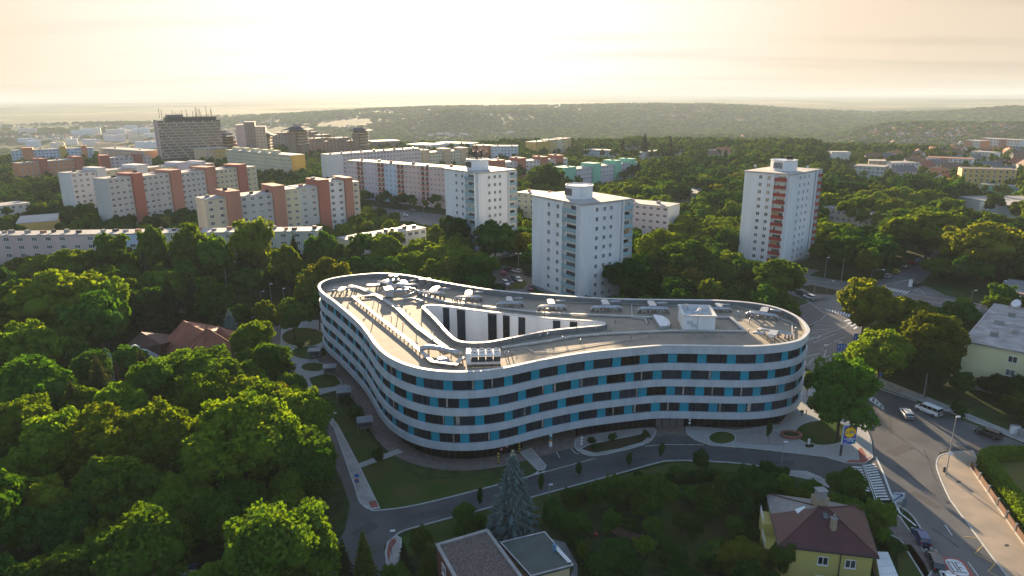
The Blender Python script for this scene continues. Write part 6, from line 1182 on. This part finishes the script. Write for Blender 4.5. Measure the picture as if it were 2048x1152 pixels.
SHOW += [(EXTRA['hotel'], 200), ([(690, 1010), (760, 1015), (1000, 965), (1180, 900), (1400, 885), (1640, 925), (1760, 900), (1745, 960), (1560, 943), (1340, 925), (1100, 990), (850, 1055), (790, 1090), (700, 1100)], 120), ([(1735, 850), (1740, 790), (1840, 804), (1960, 852), (2048, 890), (2048, 1152), (1880, 1152), (1790, 1010)], 160),
    ([(1612, 560), (1690, 558), (1870, 590), (1960, 610), (1720, 600), (1700, 600), (1690, 640), (1640, 740), (1605, 700), (1600, 600)], 330), ([(1064, 392), (1165, 410), (1262, 390), (1257, 520), (1215, 560), (1205, 590), (1064, 585)], 225), ([(889, 336), (1032, 334), (1030, 462), (1010, 462), (975, 440), (962, 500), (933, 495), (925, 440), (893, 438)], 300),
    ([(1490, 341), (1641, 338), (1625, 490), (1575, 522), (1478, 512)], 280), ([(330, 681), (366, 636), (412, 656), (470, 690), (440, 708), (390, 700)], 190), ([(245, 690), (300, 690), (300, 712), (245, 712)], 170), ([(1530, 984), (1740, 995), (1870, 1152), (1520, 1152)], 95), ([(870, 1089), (975, 1056), (1092, 1062), (1150, 1130), (1150, 1152), (890, 1152)], 84),
    ([(1872, 905), (2048, 900), (2048, 1152), (1900, 1040)], 110), ([(1922, 600), (2048, 600), (2048, 800), (1930, 785)], 150), ([(570, 650), (640, 640), (700, 780), (790, 920), (1000, 940), (980, 975), (760, 1018), (705, 985), (676, 870), (625, 790), (580, 740)], 176), ([(1008, 532), (1064, 532), (1064, 590), (1010, 585)], 262), ([(790, 415), (890, 418), (890, 446), (800, 440)], 420),
    ([(1765, 560), (1860, 500), (1885, 505), (1845, 585)], 420), ([(1985, 560), (2048, 560), (2048, 600), (1985, 600)], 200), ([(0, 456), (648, 443), (640, 478), (420, 480), (180, 480), (120, 500), (0, 506)], (0, 350, 648, 268)), ([(565, 462), (640, 462), (640, 500), (572, 500)], 268), ([(668, 472), (795, 446), (852, 456), (852, 482), (700, 495)], 285), ([(1480, 925), (1640, 930), (1760, 935), (1700, 965), (1560, 945)], 115), ([(300, 232), (440, 230), (440, 300), (310, 322)], 740)]
def blocked(x, y, h, w_):
    d = math.hypot(x, y); cx, ct = PX((x, y, h)); _, cm = PX((x, y, h * .5)); r = w_ * FPX / d * .9
    pts = [(cx, ct), (cx - r * .75, (ct + cm) / 2), (cx + r * .75, (ct + cm) / 2), (cx - r, cm), (cx + r, cm), (cx, cm)]
    for poly, dist in SHOW:
        if isinstance(dist, tuple): t = min(1, max(0, (cx - dist[0]) / (dist[2] - dist[0]))); dd = dist[1] + (dist[3] - dist[1]) * t
        else: dd = dist
        if d < dd and any(inside(a, b, poly) for a, b in pts): return True
    return False
def hero(xb, yb, ytop, wpx, kind, v=0):
    p = G(xb, yb); h = 2
    while PX((p.x, p.y, h))[1] > ytop and h < 40: h += .2
    w_ = wpx / FPX * p.length / 2; TREES.append((p.x, p.y, h, w_, kind, v, True))
for q in [(1722, 690, 563, 100, 'olive', 0), (1806, 690, 600, 100, 'olive', 2), (1752, 775, 661, 100, 'yellow', 2), (1853, 775, 625, 110, 'olive', 1), (1880, 740, 634, 60, 'yellow', 3), (1908, 690, 607, 80, 'dark', 2), (1674, 884, 724, 132, 'mid', 0), (1613, 795, 742, 26, 'yellow', 1), (1850, 795, 700, 60, 'dark', 0),
    (1548, 612, 520, 95, 'mid', 2), (1252, 605, 520, 90, 'dark', 0), (1300, 590, 540, 70, 'mid', 1), (1370, 575, 485, 110, 'mid', 2), (1440, 572, 505, 90, 'yellow', 0), (1395, 615, 562, 60, 'mid', 3), (1482, 578, 530, 60, 'dark', 3), (1325, 540, 460, 75, 'yellow', 2), (1290, 560, 470, 60, 'yellow', 1),
    (912, 520, 432, 66, 'dark', 0), (990, 535, 443, 78, 'dark', 2), (1042, 500, 455, 50, 'mid', 1), (845, 540, 480, 70, 'yellow', 0), (775, 548, 470, 80, 'yellow', 1), (730, 545, 468, 70, 'mid', 3), (905, 560, 505, 100, 'mid', 2), (960, 575, 510, 80, 'mid', 0), (515, 575, 438, 84, 'yellow', 0), (395, 580, 452, 78, 'mid', 2), (318, 580, 452, 62, 'mid', 1), (232, 580, 468, 76, 'mid', 3), (440, 590, 475, 60, 'mid', 0), (580, 600, 488, 70, 'yellow', 1), (150, 590, 500, 80, 'yellow', 2), (648, 560, 466, 60, 'mid', 2),
    (150, 700, 543, 150, 'yellow', 2), (215, 700, 560, 110, 'yellow', 0), (60, 700, 560, 110, 'mid', 1), (1090, 395, 330, 74, 'mid', 2), (1955, 560, 447, 120, 'olive', 2), (1850, 520, 420, 110, 'yellow', 0), (1780, 520, 450, 60, 'yellow', 3), (1895, 560, 520, 90, 'mid', 2),
    (500, 1010, 800, 210, 'yellow', 2), (430, 860, 706, 190, 'mid', 0), (240, 1020, 830, 190, 'yellow', 0), (640, 1020, 890, 110, 'mid', 3), (600, 880, 770, 100, 'yellow', 1), (340, 880, 716, 120, 'mid', 3), (60, 900, 720, 160, 'mid', 2), (330, 1010, 815, 150, 'yellow', 3), (40, 1100, 950, 140, 'yellow', 1), (600, 1010, 850, 130, 'mid', 2), (520, 760, 640, 90, 'yellow', 3), (540, 690, 600, 60, 'yellow', 1), (625, 640, 550, 60, 'olive', 0), (590, 680, 600, 70, 'mid', 2), (640, 660, 590, 55, 'mid', 3),
    (1690, 1010, 940, 66, 'mid', 2), (1300, 1060, 950, 110, 'mid', 1), (1500, 1040, 945, 100, 'dark', 0), (1400, 950, 900, 40, 'dark', 1), (1240, 1040, 970, 70, 'dark', 3), (1990, 800, 752, 56, 'dark', 2), (2045, 850, 795, 66, 'mid', 0), (1918, 800, 744, 44, 'dark', 1), (560, 1160, 1125, 150, 'yellow', 0), (1480, 1160, 1090, 120, 'olive', 1), (1560, 1165, 1080, 60, 'mid', 3), (1100, 1090, 1000, 40, 'dark', 1), (1165, 1135, 1085, 30, 'yellow', 1), (840, 1120, 1060, 60, 'mid', 3), (930, 1060, 1015, 60, 'mid', 0), (620, 1150, 1070, 90, 'dark', 2),
    (1157, 960, 925, 15, 'dark', 1), (1257, 940, 905, 15, 'dark', 3), (1322, 925, 885, 15, 'dark', 1), (960, 1020, 975, 15, 'dark', 3), (1082, 995, 945, 15, 'dark', 1), (758, 935, 895, 22, 'dark', 2), (1536, 888, 843, 12, 'dark', 1)]: hero(*q)
NTREE = [(p, min(a[0] for a in p), max(a[0] for a in p), min(a[1] for a in p), max(a[1] for a in p)) for p in NOTREE]
def clear(x, y, mg=0):
    for p, x0, x1, y0, y1 in NTREE:
        if x0 - mg <= x <= x1 + mg and y0 - mg <= y <= y1 + mg and (inside(x, y, p) or (mg and any(inside(x + a, y + b, p) for a, b in ((mg, 0), (-mg, 0), (0, mg), (0, -mg))))): return False
    return True
rr = random.Random(5); taken = {}
def near_taken(x, y, r):
    k = (int(x // 12), int(y // 12))
    return any(math.hypot(x - a, y - b) < r for i in (-1, 0, 1) for j in (-1, 0, 1) for a, b in taken.get((k[0] + i, k[1] + j), ()))
def take(x, y): taken.setdefault((int(x // 12), int(y // 12)), []).append((x, y))
for t_ in TREES: take(t_[0], t_[1])
FARPTS = []
for ring_i in range(1, 200):
    d0 = 66 + ring_i * 6.2
    if d0 > 1050: break
    sp_ = 4.4 if d0 < 118 else 6.6 if d0 < 400 else 8.0
    na = int(d0 * rad(92) / sp_)
    for j in range(na):
        a = rad(-46) + rad(92) * (j + rr.uniform(.1, .9)) / na; d = d0 + rr.uniform(-2.8, 2.8); x, y = d * math.sin(a), d * math.cos(a)
        px, py = PX((x, y, 0))
        if px < -260 or px > 2300 or py > 1330 or (px > 1860 and py > 890) or (px > 1790 and py > 950): continue
        left = px < 700 and d < 230; garden = 760 < px < 1790 and d < 118
        if garden: h = rr.uniform(3, 8)
        elif left: h = rr.uniform(9, 19)
        elif px > 1250 and d > 330: h = rr.uniform(9, 15)
        elif d < 230: h = rr.uniform(7, 12)
        else: h = rr.uniform(8, 13)
        if d > 300 and px < 1000: h *= .75
        dens = .9 if garden else .95 if left or px > 1250 else .8
        if d > 640: dens *= .75
        if px > 1640 and d > 540: dens *= .6; h *= .7
        if rr.random() > dens: continue
        if near_taken(x, y, (h * .36) * (1.12 if left else .55 if garden else .98)) or not clear(x, y, 2.0 if not garden else 1.0): continue
        for s in (1, .72, .5):
            if not blocked(x, y, h * s, h * s * .38): break
        else: continue
        h *= s; n_ = float(fbm(x / 60, y / 60, 3, 77)); k = 'yellow' if n_ > (.60 if left else .56) else 'dark' if n_ < .42 else 'mid'
        if rr.random() < .035: k = 'olive'
        if rr.random() < .18: k = rr.choice(('mid', 'yellow', 'dark'))
        take(x, y); TREES.append((x, y, h, h * rr.uniform(.34, .42), k, rr.randrange(4), False))
TREES.sort(key=lambda q: (not q[6], math.hypot(q[0], q[1]) if -60 < PX(q[:2] + (3,))[0] < 2110 and PX(q[:2] + (q[2],))[1] < 1180 else 1e5))
LM = [('the curved building', [p for p in offset(fp, 1)[::40]]), ('the terracotta villa', [(-88, 160), (-70, 150)]), ('the blue spruce', [(0, 89)]), ('the yellow house with the red roof', [(43, 83)]), ('the flat roofed house', [(-3, 78)]), ('the store sign', [(61, 113)]), ('the nearest white tower', [(20, 222), (40, 235)]), ('the antenna tower', [(-14, 290)]), ('the red balcony tower', [(110, 275)]),
    ('the yellow apartment house', [(103, 150), (120, 165)]), ('the long low block', [(-200, 287), (-150, 287), (-100, 292)]), ('the white van', [(92, 134)]), ('the villa street junction', [(-25, 95)]), ('the crossroads masts', [(90, 215)]), ('the shop with the red fascia', [(160, 215)]), ('the two storey white roofed building', [(-60, 270)]), ('the bottom left corner', [(-48, 72)]), ('the left edge, level with the villa', [(-135, 160)])]
KW = dict(mid='green', dark='dark green', yellow='yellow green', olive='olive brown'); rank = {}
def nth(n): return {1: 'nearest', 2: 'second nearest', 3: 'third nearest'}.get(n, '%d%s nearest' % (n, 'th' if n % 100 in (11, 12, 13) else {1: 'st', 2: 'nd', 3: 'rd'}.get(n % 10, 'th')))
IND = TREES[:300]; REST = TREES[300:]; info = []
for q in IND:
    best = min(((min(math.hypot(q[0] - a, q[1] - b) for a, b in pts), nm) for nm, pts in LM)); info.append(best)
order = {}
for i, (dd, nm) in enumerate(info): order.setdefault(nm, []).append((dd, i))
lab = {}
for nm, l in order.items():
    for n_, (dd, i) in enumerate(sorted(l)): lab[i] = (n_ + 1, nm)
for i, q in enumerate(IND):
    x, y, h, w_, k, v, he = q; d = math.hypot(x, y); n_, nm = lab[i]; sz = 'small' if h < 6 else 'tall' if h > 13 else 'medium'
    t = thing('broadleaf_tree', f'{sz} {KW[k]} broadleaf tree, {nth(n_)} tree to {nm}', 'tree', (x, y, 0), rr.uniform(0, 6.28), 'broadleaf trees around ' + nm); s = h / 14.0; sw = w_ / 5.4; t.scale = (sw, sw, s)
    put('trunk', TR[i % 3], t); put('crown', cmesh('n' if d < 175 else 'm', v, k), t)
lcol = bpy.data.collections.new('tree_library'); lst = {}
def scatter(name, pts, meshes, label, smin=.8):
    """pts: (x, y, z, scale xy, scale z, mesh index): instances placed by geometry nodes on a cloud of points"""
    A_ = np.array(pts, float); me = bpy.data.meshes.new(name); me.vertices.add(len(A_)); me.vertices.foreach_set('co', A_[:, :3].astype(np.float32).ravel())
    for nm, colm in (('sxy', 3), ('sz', 4), ('rot', 6)): a = me.attributes.new(nm, 'FLOAT', 'POINT'); a.data.foreach_set('value', (A_[:, colm] if colm < 6 else RG.uniform(0, 6.28, len(A_))).astype(np.float32))
    a = me.attributes.new('idx', 'INT', 'POINT'); a.data.foreach_set('value', A_[:, 5].astype(np.int32)); o = put(name, me, None, kind='stuff', label=label)
    cl = bpy.data.collections.new(name + '_kinds')
    for j, m_ in enumerate(meshes): k = bpy.data.objects.new('%s_%02d' % (name, j), m_); cl.objects.link(k)
    g = bpy.data.node_groups.new(name + '_nodes', 'GeometryNodeTree'); g.interface.new_socket('Geometry', in_out='INPUT', socket_type='NodeSocketGeometry'); g.interface.new_socket('Geometry', in_out='OUTPUT', socket_type='NodeSocketGeometry')
    gi, go = g.nodes.new('NodeGroupInput'), g.nodes.new('NodeGroupOutput'); ip = g.nodes.new('GeometryNodeInstanceOnPoints'); ci_ = g.nodes.new('GeometryNodeCollectionInfo'); ci_.inputs[0].default_value = cl; ci_.inputs[1].default_value = True; ci_.inputs[2].default_value = True
    def at_(nm, ty='FLOAT'): n = g.nodes.new('GeometryNodeInputNamedAttribute'); n.data_type = ty; n.inputs[0].default_value = nm; return n.outputs[0]
    cx_ = g.nodes.new('ShaderNodeCombineXYZ'); cr_ = g.nodes.new('ShaderNodeCombineXYZ'); L = g.links.new; L(at_('sxy'), cx_.inputs[0]); L(at_('sxy'), cx_.inputs[1]); L(at_('sz'), cx_.inputs[2]); L(at_('rot'), cr_.inputs[2])
    L(gi.outputs[0], ip.inputs['Points']); L(ci_.outputs[0], ip.inputs['Instance']); ip.inputs['Pick Instance'].default_value = True; L(at_('idx', 'INT'), ip.inputs['Instance Index']); L(cr_.outputs[0], ip.inputs['Rotation']); L(cx_.outputs[0], ip.inputs['Scale']); L(ip.outputs[0], go.inputs[0])
    md = o.modifiers.new('scatter', 'NODES'); md.node_group = g; return o
ks = list(LEAF)[:4]; ml = [cmesh('m', v, k) for k in ks for v in range(4)] + [cmesh('f', v, k) for k in ks for v in range(3)]
pts = []
for x, y, h, w_, k, v, he in REST:
    d = math.hypot(x, y); ki = ks.index(k); idx = ki * 4 + v if d < 480 else 16 + ki * 3 + v % 3; pts.append((x, y, float(terrain(x, y)), w_ / 5.4, h / 14, idx))
scatter('woodland', pts, ml, 'trees filling the ground between the apartment blocks')
# far woods on the valley sides and hills
pts = []; g_ = np.random.default_rng(9)
for d0, d1, st, sz in ((1040, 2200, 12.5, 1.0), (2200, 3300, 19, 1.3), (3300, 4700, 27, 1.6)):
    n = int(.70 * (d1 ** 2 - d0 ** 2) / st ** 2 * 1.05); a = g_.uniform(rad(-40), rad(40), n); d = np.sqrt(g_.uniform(d0 ** 2, d1 ** 2, n)); x, y = d * np.sin(a), d * np.cos(a); px = 1024 + 1417 * np.tan(a)
    f = fieldmask(x, y); den = fbm(x / 260, y / 260, 3, 41); keep = (f < .5) & ((den > .36) | (px > 1500)) & ~((px < 620) & (den < .52)); x, y = x[keep], y[keep]; z = terrain(x, y)
    s = g_.uniform(.7, 1.15, len(x)) * sz; ii = 3 * g_.choice([0, 0, 1, 1, 2], len(x)) + g_.integers(0, 3, len(x)); pts += list(zip(x, y, z - 2 * sz, s * 1.25, s * .85, ii))
F2 = [crown(70 + i, 420, 1.9, *SH[i]) for i in range(3)]
scatter('distant_forest', pts, [remat(F2[v], LEAF[k]) for k in ks[:3] for v in range(3)], 'hazy forest covering the distant hills')
# conifers
HC = [(1027, 1088, 906, 'blue', 'blue grey spruce standing alone behind the flat roofed house'), (467, 705, 620, 'blue', 'silvery spruce right of the villa tent roof'), (732, 1165, 1062, 'light', 'bright green conifer beside the road junction at the bottom'), (690, 1170, 1078, 'fir', 'dark conifer left of the bright green one at the bottom'),
    (395, 665, 545, 'fir', 'right one of the two dark spruces behind the villa'), (350, 668, 552, 'fir', 'left one of the two dark spruces behind the villa'), (270, 660, 558, 'fir', 'dark spruce behind the left villa roof'), (232, 655, 560, 'fir', 'dark spruce at the left end of the row behind the villa'), (103, 790, 690, 'fir', 'slim dark spruce in the left wood, level with the villa'), (32, 680, 612, 'firg', 'brownish spruce at the left edge of the wood'),
    (300, 830, 700, 'firg', 'olive pine below the villa gable, right one'), (215, 850, 712, 'firg', 'olive pine below the villa gable, left one'), (165, 900, 760, 'firg', 'olive pine in the left wood, lower one'), (345, 800, 716, 'firg', 'olive pine just left of the green tree before the villa'), (130, 590, 508, 'firg', 'spruce in front of the pink end of the long low block'), (300, 600, 500, 'fir', 'spruce among the crowns before the long low block'), (595, 570, 468, 'fir', 'slim spruce before the right end of the long low block'),
    (475, 400, 350, 'fir', 'dark spruce before the grey red towered block'), (1288, 318, 266, 'fir', 'biggest dark spruce on the woods skyline'), (1245, 318, 276, 'fir', 'dark spruce on the skyline left of the biggest'), (1340, 316, 274, 'fir', 'dark spruce on the skyline right of the biggest'), (1450, 330, 296, 'fir', 'dark spruce before the flat white pavilion'), (1200, 305, 278, 'fir', 'small dark spruce near the yellow skyline block'), (1325, 330, 300, 'fir', 'dark spruce before the second low white building'),
    (1175, 1100, 1075, 'light', 'small yellow green conifer by the garden hedge'), (810, 1150, 1085, 'fir', 'dark conifer beside the red kerb corner'), (860, 1165, 1080, 'light', 'green conifer left of the flat roofed house'), (480, 330, 300, 'fir', 'dark tree before the beige block')]
for xb, yb, yt, k, l in HC:
    p = G(xb, yb); h = 2
    while PX((p.x, p.y, h))[1] > yt and h < 40: h += .2
    t = thing('conifer_tree', l, 'conifer', (p.x, p.y, 0), rr.uniform(0, 6), scale=(h / 14 * rr.uniform(.85, 1.1),) * 2 + (h / 14,)); put('trunk', TRC, t); put('crown', CF[k], t)
# shrubs and hedges
SB = [remat(crown(90 + i, 1800, .42, 3.0, .0, 4.2, 14), LEAF[k]) for i, k in enumerate(('mid', 'dark', 'yellow'))]
for i, (x, y, s, l) in enumerate([(1183, 889, .32, 'round bush, leftmost in the island bed'), (1194, 900, .28, 'round bush, lowest in the island bed'), (1228, 882, .36, 'round bush in the middle of the island bed'), (1292, 874, .34, 'round bush, rightmost in the island bed'), (600, 695, .4, 'bush at the left end of the farthest elliptical bed'), (645, 708, .4, 'bush beside the shelter in the farthest elliptical bed'), (708, 842, .7, 'dark bush left of the nearest lawn shelter'),
    (693, 812, .5, 'dark bush at the second lawn shelter'), (1925, 835, .5, 'round bush on the right verge behind the black car'), (1912, 822, .45, 'round bush behind the white van'), (1540, 962, .9, 'clipped dark block shrub beside the pale garden pavement'), (1735, 1045, .5, 'bush in the street hedge beside the yellow house'), (1760, 1085, .55, 'lower bush in the street hedge beside the yellow house'), (1800, 1110, .4, 'bush at the lean-to roof'), (1450, 1005, .8, 'bush in the shaded garden, upper one'), (1380, 1010, .7, 'bush in the shaded garden beside the upper one'), (1340, 1125, .8, 'bush in the shaded garden near the bottom'), (1290, 1105, .6, 'bush below the terracotta terrace'), (1430, 1135, .9, 'broad bush left of the yellow house balcony'), (1500, 1090, .7, 'bush right of the terracotta terrace')]):
    p = G(x, y); t = thing('garden_bush', l, 'bush', (p.x, p.y, .05), i, scale=(s, s, s)); put('foliage', SB[i % 3 if i > 9 else 1], t)
def hedge(label, pts, w_, h, dens, k, size=.3):
    P, ln = resample(pts, max(2, int(ln_(pts) / .5)), False); o = Vector(P[0]); n = int(ln * dens * (w_ + 2 * h)); g = np.random.default_rng(len(label)); i = g.integers(0, len(P) - 1, n); A_ = np.array(P); D = A_[i + 1] - A_[i]; D /= np.linalg.norm(D, axis=1, keepdims=True); Nn = np.stack([-D[:, 1], D[:, 0]], 1)
    u = g.uniform(-1, 1, n); per = (w_ + 2 * h); s = g.uniform(0, per, n); off = np.where(s < h, -w_ / 2, np.where(s < h + w_, s - h - w_ / 2, w_ / 2)); z = np.where(s < h, s, np.where(s < h + w_, h, per - s)); z = z * (1 - .1 * (np.abs(off) / (w_ / 2)) ** 3) + .25 * (fbm(A_[i][:, 0] / 1.5, A_[i][:, 1] / 1.5 + off, 2, 4) - .5)
    C_ = np.stack([A_[i][:, 0] + D[:, 0] * u * .3 + Nn[:, 0] * off - o.x, A_[i][:, 1] + D[:, 1] * u * .3 + Nn[:, 1] * off - o.y, z], 1) + g.normal(size=(n, 3)) * .09
    nn = nrmz(np.stack([Nn[:, 0] * np.sign(off) * (z < h * .9), Nn[:, 1] * np.sign(off) * (z < h * .9), (z >= h * .9) * 1.0], 1) + g.normal(size=(n, 3)) * .6); U = nrmz(np.cross(nn, g.normal(size=(n, 3)))); W2 = np.cross(nn, U); s_ = (size * g.uniform(.6, 1.3, n))[:, None]
    Q, F = quads(C_, U * s_ * .5, W2 * s_ * .5); t = thing('hedge', label, 'hedge', (*o, .1)); put('foliage', raw('foliage', Q, F, LEAF[k]), t)
    MB().strip([(a - o.x, b - o.y) for a, b in P], w_ * .8, 0, h * .86).build('hedge_core', LEAF[k], t)
def ln_(p): return sum(math.hypot(b[0] - a[0], b[1] - a[1]) for a, b in zip(p, p[1:]))
hedge('broad clipped sunlit hedge above the brown fence on the right corner', gp([(2128, 1150), (2074, 1078), (2025, 1008), (1982, 950), (1968, 933), (1972, 924), (1990, 919), (2025, 917), (2090, 920)]), 2.4, 2.2, 26, 'yellow')
hedge('dark hedge between the flat roofed house drive and the shaded garden', gp([(1100, 1020), (1130, 1060), (1160, 1110), (1185, 1160)]), 1.6, 2.2, 20, 'dark'); hedge('dark hedge line above the shaded garden, along the front road verge', gp([(1130, 1010), (1220, 985), (1330, 968), (1420, 960), (1480, 968)]), 1.8, 1.6, 20, 'dark'); hedge('narrow hedge with fence between the yellow house and the brick pavement', gp([(1731, 1000), (1745, 1035), (1762, 1075), (1785, 1115)]), 1.0, 1.5, 26, 'dark')
hedge('dark boundary hedge left of the yellow house', gp([(1580, 978), (1530, 985), (1500, 1060), (1500, 1150)]), 1.6, 2.0, 20, 'dark')
